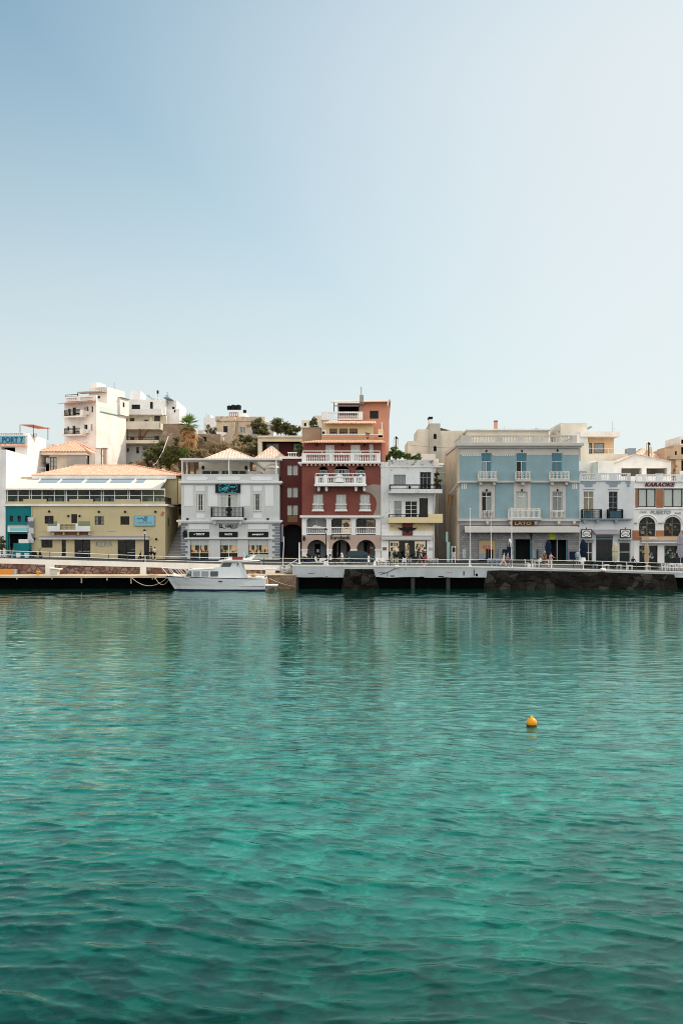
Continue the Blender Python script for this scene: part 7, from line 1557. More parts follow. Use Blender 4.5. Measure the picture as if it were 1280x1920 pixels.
# ================================================================== BOAT
def boat():
    Y = 113.6; S = Y/FPX                       # metres per pixel at the boat
    X0 = PX(312, Y); t = thing('motor_cruiser', 'white motor cruiser with small flybridge moored along the low dock', 'boat', (PX(405, Y), Y, 0))
    gel = flat('boat_white', (.62, .66, .68), .3); gel2 = flat('boat_deck_white', (.78, .77, .74), .4); stripe = flat('boat_navy_line', (.01, .02, .05), .4); redb = flat('boat_red_boot', (.12, .012, .015), .5)
    L = PX(499, Y)-X0; hw = 1.75
    zsh = [(0, PZ(1080, Y)), (.08, PZ(1080.4, Y)), (.3, PZ(1081.2, Y)), (.6, PZ(1082.6, Y)), (1, PZ(1084.2, Y))]
    # stations: u along the length, sheer half width, chine half width, keel x shift
    st = [(0, .03, .0, .95), (.03, .28, .02, .9), (.08, .62, .1, .55), (.16, 1.02, .45, .2), (.3, 1.45, 1.05, 0), (.5, 1.72, 1.5, 0), (.75, 1.75, 1.58, 0), (1, 1.62, 1.5, 0)]
    b = MB(); rows = []
    for u, sh, ch, dx in st:
        zs = interp(u, zsh); zc = .16; x = X0+L*u; rk = (1-min(1, u/.16))*1.0
        xk = x+rk*.95
        pts = [(x, -sh, zs), (x+(xk-x)*.35, -(sh*.62+ch*.38), zs*.62+zc*.38), (x+(xk-x)*.75, -(sh*.2+ch*.8), zs*.25+zc*.75), (xk, -ch, zc), (xk+.05, -ch*.97, -.02), (xk+.12, 0, -.35), (xk+.05, ch*.97, -.02), (xk, ch, zc), (x+(xk-x)*.75, (sh*.2+ch*.8), zs*.25+zc*.75), (x+(xk-x)*.35, (sh*.62+ch*.38), zs*.62+zc*.38), (x, sh, zs)]
        rows.append([(p[0], Y+p[1], p[2]) for p in pts])
    for r0, r1 in zip(rows, rows[1:]):
        for k in range(10):
            b.m(gel if k not in (3, 4, 5, 6) else (stripe if k in (3, 6) else redb)); b.quad(r0[k], r1[k], r1[k+1], r0[k+1])
    b.m(gel); b.quad(*rows[-1]); b.build('hull', t, smooth=False)
    b = MB(); b.m(gel2)
    for (u0, s0, _, _), (u1, s1, _, _) in zip(st, st[1:]):
        za, zb = interp(u0, zsh)-.02, interp(u1, zsh)-.02
        if u1 <= .76: b.quad((X0+L*u0, Y-s0, za), (X0+L*u1, Y-s1, zb), (X0+L*u1, Y+s1, zb), (X0+L*u0, Y+s0, za))
    b.quad((X0+L*.75, Y-1.7, .55), (X0+L, Y-1.6, .55), (X0+L, Y+1.6, .55), (X0+L*.75, Y+1.7, .55)); b.build('deck', t, recalc=False)
    b = MB(); b.m(stripe)
    for s_ in (-1, 1):
        for (u0, s0, _, _), (u1, s1, _, _) in zip(st, st[1:]): b.tube((X0+L*u0, Y+s_*s0, interp(u0, zsh)-.03), (X0+L*u1, Y+s_*s1, interp(u1, zsh)-.03), .045, n=6)
    b.build('rub_rail', t)
    b = MB(); b.m(black); b.box(PX(413, Y), PX(420, Y), Y-1.76, Y-1.70, PZ(1089.5, Y), PZ(1088, Y)); b.build('hull_vent', t)
    # lower cabin
    zx = lambda p: PX(p, Y)
    def cab(name, prof, w0, w1, mat):
        """side profile (px,row) given for bottom and top, tapered inwards by w"""
        b = MB(); b.m(mat); n = len(prof)
        zmin = min(PZ(q[1], Y) for q in prof); zmax = max(PZ(q[1], Y) for q in prof)
        vs = []
        for s_ in (-1, 1):
            for q in prof:
                z = PZ(q[1], Y); k = (z-zmin)/(zmax-zmin); vs.append((zx(q[0]), Y+s_*(w0+(w1-w0)*k), z))
        b.add(vs, [tuple(range(n)), tuple(range(2*n-1, n-1, -1))]+[(i, n+i, n+(i+1) % n, (i+1) % n) for i in range(n)]); return b.build(name, t)
    lc = cab('lower_cabin', [(348, 1082), (357, 1068.5), (360, 1067), (402, 1065), (414, 1062.5), (452, 1062.5), (459, 1084), (348, 1082)][:-1], 1.38, 1.18, gel)
    b = MB(); b.m(gel2); b.add([(zx(354), Y-1.3, PZ(1068.5, Y)), (zx(405), Y-1.3, PZ(1066, Y)), (zx(405), Y+1.3, PZ(1066, Y)), (zx(354), Y+1.3, PZ(1068.5, Y)), (zx(358), Y-1.25, PZ(1066.5, Y)), (zx(405), Y-1.25, PZ(1064.3, Y)), (zx(405), Y+1.25, PZ(1064.3, Y)), (zx(358), Y+1.25, PZ(1066.5, Y))], [(0, 3, 2, 1), (4, 5, 6, 7), (0, 1, 5, 4), (1, 2, 6, 5), (2, 3, 7, 6), (3, 0, 4, 7)]); b.build('cabin_roof', t)
    wg = flat('boat_glass', (.055, .07, .075), .12); wd = flat('boat_curtained_glass', (.22, .26, .27), .25)
    for i, (a, c, d_, e) in enumerate(((352, 362.5, 357, 362.5), (365.5, 378, 365.5, 378), (381, 394, 381, 394), (397.5, 411.5, 397.5, 411.5))):
        zt, zb = PZ(1070.5, Y), PZ(1080, Y); yt, yb = -1.27, -1.385; b = MB(); b.m(wg if i in (0, 3) else wd)
        for s_ in (1, -1):
            P = lambda x, y, z: (x, Y+y*s_, z)
            b.quad(P(zx(a), yb-.015, zb), P(zx(c), yb-.015, zb), P(zx(e), yt-.015, zt), P(zx(d_), yt-.015, zt))
        b.build('cabin_window', lc, recalc=False)
    # wheelhouse
    wh = cab('wheelhouse', [(410, 1066.5), (418.5, 1053), (448, 1052.5), (458, 1083.5), (446, 1084), (440, 1066)], 1.25, 1.02, gel)
    b = MB(); b.m(wg)
    for s_ in (1, -1):
        for pts in (((415.5, 1063.5), (434, 1063), (437, 1054.5), (420.5, 1055)), ((446.5, 1064), (449, 1056), (447, 1055), (446, 1058))):
            zz = [PZ(q[1], Y) for q in pts]; z0, z1 = PZ(1084, Y), PZ(1052.5, Y)
            b.quad(*[(zx(q[0]), Y-s_*(1.25+(1.02-1.25)*((z-z0)/(z1-z0))+.012), z) for q, z in zip(pts, zz)])
    b.build_each('wheelhouse_window', wh)
    b = MB(); b.m(gel); 
    for s_ in (-1, 1): b.prism([(zx(449), PZ(1052, Y)), (zx(453), PZ(1052, Y)), (zx(463), PZ(1083, Y)), (zx(459), PZ(1084, Y))], Y+s_*1.22-.04, Y+s_*1.22+.04)
    b.build_each('aft_pillar', t)
    b = MB(); b.m(gel2); b.prism([(zx(411), PZ(1052.4, Y)), (zx(468), PZ(1052.4, Y)), (zx(487), PZ(1051.3, Y)), (zx(466), PZ(1049.6, Y)), (zx(414), PZ(1049.8, Y))], Y-1.4, Y+1.4); b.build('wheelhouse_roof', t)
    b = MB(); b.m(gel2); b.prism([(zx(424), PZ(1049.6, Y)), (zx(470), PZ(1049.6, Y)), (zx(479), PZ(1041, Y)), (zx(475), PZ(1041, Y)), (zx(466), PZ(1046.5, Y)), (zx(430), PZ(1046.5, Y))], Y-.9, Y+.9); fb = b.build('flybridge', t)
    b = MB(); b.m(flat('dusty_red_canvas', (.22, .045, .035), .8)); b.box(zx(437), zx(457), Y-.95, Y-.5, PZ(1049, Y), PZ(1043.8, Y)); b.build('red_cover', fb)
    b = MB(); b.m(railw); b.path([(zx(424), Y-.95, PZ(1049, Y)), (zx(424), Y-.95, PZ(1045, Y)), (zx(434), Y-.95, PZ(1044.5, Y))], .03); b.path([(zx(424), Y+.95, PZ(1049, Y)), (zx(424), Y+.95, PZ(1045, Y)), (zx(434), Y+.95, PZ(1044.5, Y))], .03)
    b.tube((zx(474), Y, PZ(1046, Y)), (zx(476), Y, PZ(1036, Y)), .02, n=4); b.build('roof_rail', fb)
    b = MB(); b.m(flat('blue_green_flag', (.02, .16, .17), .8)); pts = [(458, 1047), (462, 1040), (466, 1043), (463, 1045), (465, 1048)]; b.prism([(zx(a), PZ(c, Y)) for a, c in pts], Y+.1, Y+.13); b.m(railw); b.tube((zx(461), Y+.12, PZ(1049, Y)), (zx(457), Y+.12, PZ(1036, Y)), .018, n=4); b.build('flag', fb)
    # bow rail (pulpit)
    b = MB(); b.m(gel2)
    for s_ in (-1, 1):
        ps = [(0.0, .05), (.07, .5), (.14, .85), (.2, 1.12), (.26, 1.3)]
        prev = None
        for u, w_ in ps:
            foot = (X0+L*(u+.03), Y+s_*w_, interp(u+.03, zsh)); top = (X0+L*(u-.045), Y+s_*(w_+.05), interp(u, zsh)+.95-.35*u)
            b.tube(foot, top, .028, n=5)
            if prev: b.tube(prev, top, .03, n=5)
            prev = top
    b.tube((X0-L*.045, Y-.1, PZ(1080, Y)+.95), (X0-L*.045, Y+.1, PZ(1080, Y)+.95), .03, n=5); b.build('bow_rail', t)
    b = MB(); b.m(gel2); b.ball((X0+.9, Y, PZ(1078.6, Y)), .28, .25, .22); b.prism([(X0+.5, PZ(1080, Y)), (X0+1.7, PZ(1080, Y)), (X0+.9, PZ(1074, Y))], Y-.08, Y+.08); b.m(salmon); b.box(X0+2.0, X0+2.9, Y-.3, Y+.3, PZ(1080.5, Y), PZ(1079, Y)); b.build('anchor_windlass', t)
    # cockpit
    b = MB(); b.m(gel)
    for s_ in (-1, 1): b.box(zx(459), zx(499), Y+s_*1.62-.05, Y+s_*1.62+.05, .55, PZ(1083.6, Y))
    b.box(zx(497), zx(499.3), Y-1.6, Y+1.6, .3, PZ(1083.6, Y)); b.build('cockpit_coaming', t)
    b = MB(); b.m(gel2); b.box(zx(465), zx(494), Y-1.2, Y+1.1, PZ(1085, Y), PZ(1080.8, Y)); b.m(yel); b.lathe((zx(477), Y-1.0, PZ(1080.5, Y)), [(.3, 0), (.34, .2), (.3, .42)], 12); b.build('engine_cover', t)
    b = MB(); b.m(railw)
    for s_ in (-1, 1):
        b = MB(); b.m(railw)
        b.path([(zx(463), Y+s_*1.6, PZ(1083, Y)), (zx(463), Y+s_*1.6, PZ(1076.5, Y)), (zx(497), Y+s_*1.6, PZ(1077.5, Y)), (zx(498), Y+s_*1.6, PZ(1083.5, Y))], .028, 5)
        b.tube((zx(480), Y+s_*1.6, PZ(1083, Y)), (zx(480), Y+s_*1.6, PZ(1077, Y)), .025, n=5)
        b.build('stern_rail', t)
    b = MB(); b.m(railw); b.tube((zx(489.5), Y+.3, PZ(1083, Y)), (zx(489.5), Y+.3, PZ(1052, Y)), .03, n=5); b.build('stern_mast', t)
    b = MB(); b.m(gel2); b.box(zx(499.3), zx(520), Y-1.35, Y+1.35, PZ(1098, Y), PZ(1096, Y)); b.build('swim_platform', t)
    b = MB(); b.m(steel)
    for y_ in (-.9, .9): b.tube((zx(499), Y+y_, .1), (zx(517), Y+y_, PZ(1098, Y)), .035, n=5); b.tube((zx(517), Y+y_, -.3), (zx(517), Y+y_, PZ(1098, Y)), .035, n=5)
    b.build_each('platform_strut', t)
    b = MB(); b.m(flat('orange_fender', (.65, .30, .16), .6)); b.tube((zx(502), Y-1.1, PZ(1095, Y)), (zx(502), Y-1.1, PZ(1084, Y)), .13, n=8); b.build('fender', t)
boat()

# ================================================================== PEOPLE
skin = flat('skin', (.42, .24, .16), .6); skint = flat('tanned_skin', (.30, .16, .10), .6); hairb = flat('dark_hair', (.025, .016, .012), .7); hairl = flat('light_hair', (.30, .20, .10), .7)
def skin_mesh(pts, edges, rad, mat, name, parent, sub=1, extra=None):
    me = bpy.data.meshes.new(name); me.from_pydata([tuple(p) for p in pts], edges, []); ob = bpy.data.objects.new(name, me); COL.objects.link(ob)
    md = ob.modifiers.new('skin', 'SKIN'); md.use_smooth_shade = True
    for i, r in enumerate(rad): me.skin_vertices[0].data[i].radius = (r if isinstance(r, tuple) else (r, r))
    me.skin_vertices[0].data[0].use_root = True
    s_ = ob.modifiers.new('sub', 'SUBSURF'); s_.levels = sub; s_.render_levels = sub
    dg = bpy.context.evaluated_depsgraph_get(); m2 = bpy.data.meshes.new_from_object(ob.evaluated_get(dg)); bpy.data.objects.remove(ob)
    b = MB(); b.m(mat); b.add([tuple(v.co) for v in m2.vertices], [tuple(p.vertices) for p in m2.polygons])
    if extra: extra(b)
    o = b.build(name, parent, local=True, smooth=True); bpy.data.meshes.remove(m2); return o
def person(label, px, Y, rz, h=1.72, stride=0.0, lean=0.0, seat=False, top=white2, bottom=navy, legs='shorts', sleeves=.5, hair='short', hairm=None, hat=None, skinm=None, arms=(0, 0), bag=None, dz=0, bend=(0.2, 0.2), group=None, shoes=whitecv):
    x = PX(px, Y); z = gz(x, Y)+dz; t = thing('person', label, 'person', (x, Y, z), group, rz); k = h/1.72; sk = skinm or skin; hm = hairm or hairb
    # local frame: facing -Y (towards -Y), x to the person's left/right
    hipz = .50 if seat else .92
    J = {'pel': Vector((0, 0, hipz)), 'waist': Vector((0, -lean*.12, hipz+.15)), 'chest': Vector((0, -lean*.35, hipz+.38)), 'neckb': Vector((0, -lean*.52, hipz+.53)), 'neck': Vector((0, -lean*.6, hipz+.60)), 'head': Vector((0, -lean*.68-.01, hipz+.70)), 'crown': Vector((0, -lean*.72, hipz+.775))}
    for s_, nm in ((1, 'l'), (-1, 'r')):
        J['hip'+nm] = Vector((s_*.095, 0, hipz-.03)); sw = stride*s_
        if seat: J['knee'+nm] = Vector((s_*.13, -.43, .50)); J['ank'+nm] = Vector((s_*.13, -.45, .09)); J['toe'+nm] = Vector((s_*.14, -.61, .03))
        else:
            J['knee'+nm] = Vector((s_*.10, -math.sin(sw)*.43-(.04 if sw < 0 else .02), hipz-.03-.42*math.cos(sw)))
            a2 = sw-(.55 if sw < -.05 else .08)*min(1, abs(sw)*2.5); J['ank'+nm] = J['knee'+nm]+Vector((0, -math.sin(a2)*.41, -.41*math.cos(a2))); J['toe'+nm] = J['ank'+nm]+Vector((s_*.01, -.17, -.055))
        J['sh'+nm] = Vector((s_*.185, -lean*.48, hipz+.48)); a = arms[0 if s_ > 0 else 1]; bd = bend[0 if s_ > 0 else 1]
        J['elb'+nm] = J['sh'+nm]+Vector((s_*.05, -math.sin(a)*.28, -.28*math.cos(a))); J['wr'+nm] = J['elb'+nm]+Vector((s_*.0, -math.sin(a+bd)*.25, -.25*math.cos(a+bd)))
        hd = (J['wr'+nm]-J['elb'+nm]).normalized(); J['palm'+nm] = J['wr'+nm]+hd*.06
    if not seat:
        mz = min(J['ankl'].z, J['ankr'].z); 
        for v in J.values(): v.z += .085-mz
    J = {n_: v*k for n_, v in J.items()}
    order = list(J); idx = {n_: i for i, n_ in enumerate(order)}
    E = [('pel', 'waist'), ('waist', 'chest'), ('chest', 'neckb'), ('neckb', 'neck'), ('neck', 'head'), ('head', 'crown')]
    for nm in 'lr': E += [('pel', 'hip'+nm), ('hip'+nm, 'knee'+nm), ('knee'+nm, 'ank'+nm), ('ank'+nm, 'toe'+nm), ('neckb', 'sh'+nm), ('sh'+nm, 'elb'+nm), ('elb'+nm, 'wr'+nm), ('wr'+nm, 'palm'+nm)]
    Rr = {'pel': .125, 'waist': .115, 'chest': .135, 'neckb': .075, 'neck': .052, 'head': .088, 'crown': .062, 'hip': .088, 'knee': .056, 'ank': .036, 'toe': .03, 'sh': .058, 'elb': .038, 'wr': .026, 'palm': .030}
    rad = [k*Rr.get(n_, Rr.get(n_[:-1], .05)) for n_ in order]
    def extra(b):
        hd_ = J['head']; f = Vector((0, -1, 0))
        b.tube(hd_+Vector((0, -.08, .0))*k, hd_+Vector((0, -.108, -.02))*k, .012*k, .016*k, 6)
        for s_ in (-1, 1): b.ball(hd_+Vector((s_*.088, 0, -.005))*k, .014*k, .02*k, .03*k, 6, 4)
        for nm, s_ in (('l', 1), ('r', -1)):
            d = (J['palm'+nm]-J['wr'+nm]).normalized(); p = J['palm'+nm]
            for q_, (off, ln) in enumerate(((-.024, .062), (-.008, .075), (.008, .07), (.023, .055))):
                a0 = p+Vector((0, off, 0))*k+d*.015*k; a1 = a0+d*ln*.55*k+Vector((-s_*.008, 0, 0)); a2 = a1+d*ln*.45*k+Vector((-s_*.018, 0, 0)); b.tube(a0, a1, .0085*k, .008*k, 5); b.tube(a1, a2, .008*k, .006*k, 5)
            a0 = p-d*.02*k+Vector((0, -.025, 0))*k; b.tube(a0, a0+(d*.035+Vector((-s_*.01, -.03, 0)))*k, .010*k, .007*k, 5)
        b.m(hairb)
        for s_ in (-1, 1): b.ball(hd_+Vector((s_*.03, -.085, .012))*k, .009*k, .005, .007*k, 6, 4)
        b.m(maroon); b.box(*[v for v in (hd_.x-.02*k, hd_.x+.02*k, hd_.y-.088*k, hd_.y-.08*k, hd_.z-.052*k, hd_.z-.045*k)])
    skin_mesh([J[n_] for n_ in order], [(idx[a], idx[c]) for a, c in E], rad, sk, 'body', t, 1, extra)
    def cloth(names, edges, radd, mat, name):
        pts = []; ii = {}
        for n_, p in names.items(): ii[n_] = len(pts); pts.append(p)
        return skin_mesh(pts, [(ii[a], ii[c]) for a, c in edges], [radd[n_]*k for n_ in names], mat, name, t, 1)
    nb = {'waist': J['waist'], 'pel': J['pel']+Vector((0, 0, .05)), 'chest': J['chest'], 'neckb': J['neckb']}; ed = [('pel', 'waist'), ('waist', 'chest'), ('chest', 'neckb')]; rd = {'waist': .135, 'pel': .145, 'chest': .152, 'neckb': .085}
    for nm in 'lr':
        nb['sh'+nm] = J['sh'+nm]; rd['sh'+nm] = .072; ed.append(('neckb', 'sh'+nm))
        if sleeves > 0: nb['sl'+nm] = J['sh'+nm].lerp(J['elb'+nm], min(1, sleeves*1.5)); rd['sl'+nm] = .056; ed.append(('sh'+nm, 'sl'+nm))
        if sleeves > .8: nb['cu'+nm] = J['elb'+nm].lerp(J['wr'+nm], .9); rd['cu'+nm] = .042; ed.append(('sl'+nm, 'cu'+nm))
    cloth(nb, ed, rd, top, 'shirt')
    if legs in ('shorts', 'trousers'):
        nb = {'pel': J['pel']}; rd = {'pel': .145}; ed = []
        for nm in 'lr':
            nb['h'+nm] = J['hip'+nm]; nb['k'+nm] = J['hip'+nm].lerp(J['knee'+nm], .8 if legs == 'shorts' else 1.0); rd['h'+nm] = .105; rd['k'+nm] = .085 if legs == 'shorts' else .072; ed += [('pel', 'h'+nm), ('h'+nm, 'k'+nm)]
            if legs == 'trousers': nb['a'+nm] = J['knee'+nm].lerp(J['ank'+nm], .92); rd['a'+nm] = .058; ed.append(('k'+nm, 'a'+nm))
        cloth(nb, ed, rd, bottom, legs)
    else:
        b = MB(); b.m(bottom); p = J['pel']; kz = (J['kneel'].z+J['kneer'].z)/2+.02; ky = (J['kneel'].y+J['kneer'].y)/2; n = 16; vs = []; fs = []
        for j, (u, r_) in enumerate(((0, .14), (.35, .17), (1, .24))):
            for i in range(n):
                a = 6.283*i/n; rr_ = r_*k*(1+.06*math.sin(a*5)*u); vs.append((p.x+rr_*math.cos(a), p.y+(ky-p.y)*u+rr_*.8*math.sin(a), p.z+.06+(kz-p.z-.06)*u))
        for j in range(2):
            for i in range(n): fs.append((j*n+i, j*n+(i+1) % n, (j+1)*n+(i+1) % n, (j+1)*n+i))
        b.add(vs, fs); b.build('skirt', t, local=True, smooth=True)
    b = MB(); b.m(hm); c_ = J['head']+Vector((0, .022, .03))*k; b.ball(c_, .098*k, .098*k, .094*k, 12, 8)
    if hair == 'long': b.ball(J['head']+Vector((0, .055, -.06))*k, .085*k, .055*k, .15*k, 10, 7)
    if hair == 'bun': b.ball(J['head']+Vector((0, .10, .09))*k, .05*k)
    b.build('hair', t, local=True, smooth=True)
    if hat:
        b = MB(); b.m(hat); b.lathe(tuple(J['head']+Vector((0, 0, .06))*k), [(.17*k, 0), (.17*k, .012), (.105*k, .02), (.10*k, .08*k), (.05*k, .11*k)], 14); b.build('hat', t, local=True)
    for nm in 'lr':
        b = MB(); b.m(shoes); b.ball(J['toe'+nm]+Vector((0, .03, .0)), .045*k, .12*k, .04*k, 8, 6); b.build('shoe', t, local=True, smooth=True)
    if bag == 'backpack':
        b = MB(); b.m(navy); b.obox(J['chest']+Vector((0, .2, -.02))*k, .28*k, .16*k, .42*k); b.m(whitecv); 
        for s_ in (-1, 1): b.path([J['chest']+Vector((s_*.11, .14, .16))*k, J['chest']+Vector((s_*.11, -.13, .14))*k, J['chest']+Vector((s_*.13, -.14, -.08))*k, J['chest']+Vector((s_*.13, .12, -.18))*k], .018, 5)
        b.build('backpack', t, local=True)
    if bag == 'shoulder':
        b = MB(); b.m(whitecv); b.path([J['shl']+Vector((0, 0, .06)), J['waist']+Vector((-.14, -.15, .0))*k], .016, 5); b.obox(J['waist']+Vector((-.2, -.06, -.1))*k, .1, .26, .24); b.build('shoulder_bag', t, local=True)
    return t
Q = math.pi
brown = flat('brown_cloth', (.13, .07, .045), .9); pink = flat('pink_cloth', (.55, .26, .26), .9); redc = flat('raspberry_cloth', (.42, .03, .08), .9); olivec = flat('olive_cloth', (.10, .095, .06), .9); plaid = flat('muted_plaid', (.24, .20, .24), .9); rosew = flat('pale_rose_cloth', (.62, .50, .50), .9); bluec = flat('pale_blue_cloth', (.36, .46, .54), .9)
person('person in brown top with pale shoulder bag by the shop door of the yellow building', 284, 130.5, -.9, 1.78, .12, .05, top=brown, bottom=black, legs='trousers', sleeves=.4, bag='shoulder', arms=(.3, -.2))
person('person in white shirt and dark trousers standing close right of the one in brown', 290, 130.2, .9, 1.68, -.1, .05, top=white2, bottom=black, legs='trousers', sleeves=.5, arms=(.5, .3), bend=(1.2, .9), skinm=skint)
person('person with long dark hair in white top and grey shorts by the rail', 641.5, YE+1.0, -1.3, 1.72, .35, .18, top=white2, bottom=frames_grey, sleeves=.25, hair='long', arms=(.5, -.4), skinm=skint)
person('child in a white dress behind the rail at the right end of the blue car', 690.5, YE+1.6, 1.3, 1.28, .3, .05, top=white2, bottom=white2, legs='skirt', sleeves=.3, hairm=hairb, arms=(.7, -.4), bend=(.6, .2))
person('person with light hat, white backpack straps and olive shorts striding past shop window', 786.5, YE+1.1, 1.45, 1.74, .48, .12, top=black, bottom=olivec, sleeves=.2, hat=creamcv, bag='backpack', arms=(.45, -.5), bend=(.5, .3))
person('person with white cap, black T-shirt and raspberry shorts', 797.5, YE+2.0, -1.2, 1.80, .22, .1, top=black, bottom=redc, sleeves=.5, hat=white2, arms=(.3, -.3), skinm=skin)
person('person in patterned white top and pale trousers striding right of the second flagpole', 943, YE+1.0, 1.4, 1.68, .50, .16, top=flat('white_print', (.55, .55, .56), .9), bottom=rosew, legs='trousers', sleeves=.3, hat=None, hairm=hairl, arms=(.6, -.6), bend=(.7, .3))
person('person in grey plaid top and maroon skirt walking behind the one in pale trousers', 950.5, YE+2.0, 1.3, 1.70, .3, .1, top=plaid, bottom=maroon, legs='skirt', sleeves=.4, arms=(.3, -.3))
person('person in brown top and rust shorts standing left of the navy parasol', 1020.5, YE+1.8, -.5, 1.80, .12, .05, top=brown, bottom=rust, sleeves=.4, hat=creamcv, arms=(.5, .2), bend=(.9, .4), skinm=skint)
person('person in pink top with dark hair and pale trousers standing right of the navy parasol', 1031.5, YE+1.9, .5, 1.72, .15, .05, top=pink, bottom=creamcv, legs='trousers', sleeves=.4, hair='long', arms=(.7, .1), bend=(.8, .3))
person('person in white shirt seated on a white chair at the outdoor tables', 1012, YE+2.3, 1.57, 1.72, seat=True, top=white2, bottom=black, legs='trousers', sleeves=.6, arms=(.8, .8), bend=(.6, .6), dz=-.02)
person('dark clothed person seated low between the two right-hand parasols', 1186, YE+5.0, 0, 1.72, seat=True, top=navy, bottom=black, legs='trousers', sleeves=1, arms=(.4, .4), bend=(1.2, 1.2), dz=.1)
person('person in pale blue top by the racks of the light blue building', 1081.5, 128.5, 0, 1.70, .08, 0, top=bluec, bottom=frames_grey, legs='trousers', sleeves=.5, hairm=hairl)

# ================================================================== CAR AND SCOOTERS
def wheel(t, c, r, w_=.18, n=18, nm='wheel'):
    b = MB(); b.m(flat('tyre_rubber', (.012, .012, .012), .8) if 'tyre_rubber' not in MATS else MATS['tyre_rubber']); b.lathe(c, [(r*.62, -w_/2), (r*.95, -w_/2), (r, -w_/3), (r, w_/3), (r*.95, w_/2), (r*.62, w_/2)], n, 'Y'); o = b.build(nm, t)
    b = MB(); b.m(steel); b.lathe((c[0], c[1]-w_/2+.02, c[2]), [(r*.63, 0), (r*.55, .03), (r*.1, .02), (r*.1, 0)], n, 'Y')
    for k in range(5): a = 6.283*k/5; b.tube((c[0], c[1]-w_/2, c[2]), (c[0]+r*.6*math.cos(a), c[1]-w_/2+.01, c[2]+r*.6*math.sin(a)), .03, n=4)
    b.build('rim', o); return o
def car(px, Y, colm, label, L=3.75, H=1.52):
    x, z = PX(px, Y), gz(PX(px, Y), Y); t = thing('parked_car', label, 'car', (x, Y, z))
    low = [(-.5, .22), (-.5, .48), (-.485, .56), (-.40, .62), (.36, .60), (.48, .52), (.5, .42), (.5, .20)]
    cabp = [(-.455, .60), (-.40, .94), (-.33, .99), (.06, 1.0), (.20, .90), (.345, .61)]
    W = 1.62; b = MB(); b.m(colm)
    def loft(prof, wf):
        secs = []
        for (yy, sc) in wf: secs.append([(x+p[0]*L*(1-.02*(1-sc)*8*abs(p[0])), Y+yy*W/2, z+p[1]*H-(1-sc)*.25*(p[1] > .58)) for p in prof])
        n = len(prof)
        for a, c in zip(secs, secs[1:]):
            for i in range(n): b.quad(a[i], a[(i+1) % n], c[(i+1) % n], c[i])
        b.quad(*secs[0]); b.quad(*secs[-1][::-1])
    loft(low, ((-1, .9), (-.94, 1), (.94, 1), (1, .9))); b2 = b
    n = len(cabp); s0 = [(x+p[0]*L, Y-W/2*(.94-.17*max(0, (p[1]-.6)/.4)), z+p[1]*H) for p in cabp]; s1 = [(a, 2*Y-c, d) for a, c, d in s0]
    for i in range(n-1): b.quad(s0[i], s0[i+1], s1[i+1], s1[i])
    b.quad(*s0); b.quad(*s1[::-1]); body = b.build('body', t)
    gl = flat('car_glass', (.02, .03, .035), .08) if 'car_glass' not in MATS else MATS['car_glass']
    def yat(p): return Y-W/2*(.94-.17*max(0, (p[1]-.6)/.4))-.012
    for quad_ in (((-.40, .65), (-.36, .93), (-.20, .95), (-.20, .64)), ((-.175, .64), (-.175, .95), (.05, .95), (.06, .64)), ((.085, .64), (.075, .95), (.17, .88), (.29, .64))):
        b = MB(); b.m(gl)
        b.quad(*[(x+p[0]*L, yat(p), z+p[1]*H) for p in quad_]); b.quad(*[(x+p[0]*L, 2*Y-yat(p), z+p[1]*H) for p in quad_][::-1]); b.build('side_window', body, recalc=False)
    for pa, pb, nm in (((.20, .89), (.335, .63), 'windscreen'), ((-.405, .92), (-.45, .65), 'rear_window')):
        b = MB(); b.m(gl); w1 = .72*W/2; w2 = .86*W/2; e = .02 if pa[0] > 0 else -.02
        b.quad((x+pa[0]*L+e, Y-w1, z+pa[1]*H+.01), (x+pa[0]*L+e, Y+w1, z+pa[1]*H+.01), (x+pb[0]*L+e, Y+w2, z+pb[1]*H+.01), (x+pb[0]*L+e, Y-w2, z+pb[1]*H+.01)); b.build(nm, body, recalc=False)
    for a in (-.33, .33): wheel(t, (x+a*L, Y-W/2+.07, z+.29), .29); wheel(t, (x+a*L, Y+W/2-.07, z+.29), .29)
    for s_ in (-1, 1):
        b = MB(); b.m(whitel); b.ball((x+.478*L, Y+s_*W*.36, z+.48*H), .06, .16, .08); b.build('headlight', t)
        b = MB(); b.m(maroon); b.ball((x-.497*L, Y+s_*W*.4, z+.52*H), .03, .09, .12); b.build('tail_light', t)
    b = MB(); b.m(black); b.box(x-.5*L-.03, x+.5*L+.03, Y-W*.46, Y+W*.46, z+.25, z+.40); b.build('bumper', t)
    b = MB(); b.m(colm); b.ball((x+.13*L, Y-W/2-.06, z+.66*H), .06, .09, .07); b.ball((x+.13*L, Y+W/2+.06, z+.66*H), .06, .09, .07); b.build('wing_mirror', t)
    b = MB(); b.m(black)
    for xx in (-.19, .07): b.box(x+xx*L-.006, x+xx*L+.006, Y-W/2*1.0-.003, Y-W/2+.02, z+.26*H, z+.60*H)
    b.build('door_seam', t)
    return t
car(675, 124.5, flat('petrol_blue_car_paint', (.008, .042, .062), .22), 'dark petrol blue hatchback parked in front of the bank arches')
t = thing('long_bench', 'low pale aqua bench before the teal shop, behind the railing', 'bench', (PX(13, 127), 127, gz(PX(13, 127), 127)))
b = MB(); b.m(bluec); z_ = gz(PX(13, 127), 127); b.box(PX(2, 127), PX(24, 127), 126.8, 127.3, z_+.42, z_+.5); b.build('seat', t)
for p_ in (3, 13, 22): b = MB(); b.m(steel); b.box(PX(p_, 127), PX(p_+1, 127), 126.85, 127.25, z_, z_+.419); b.build('leg', t)
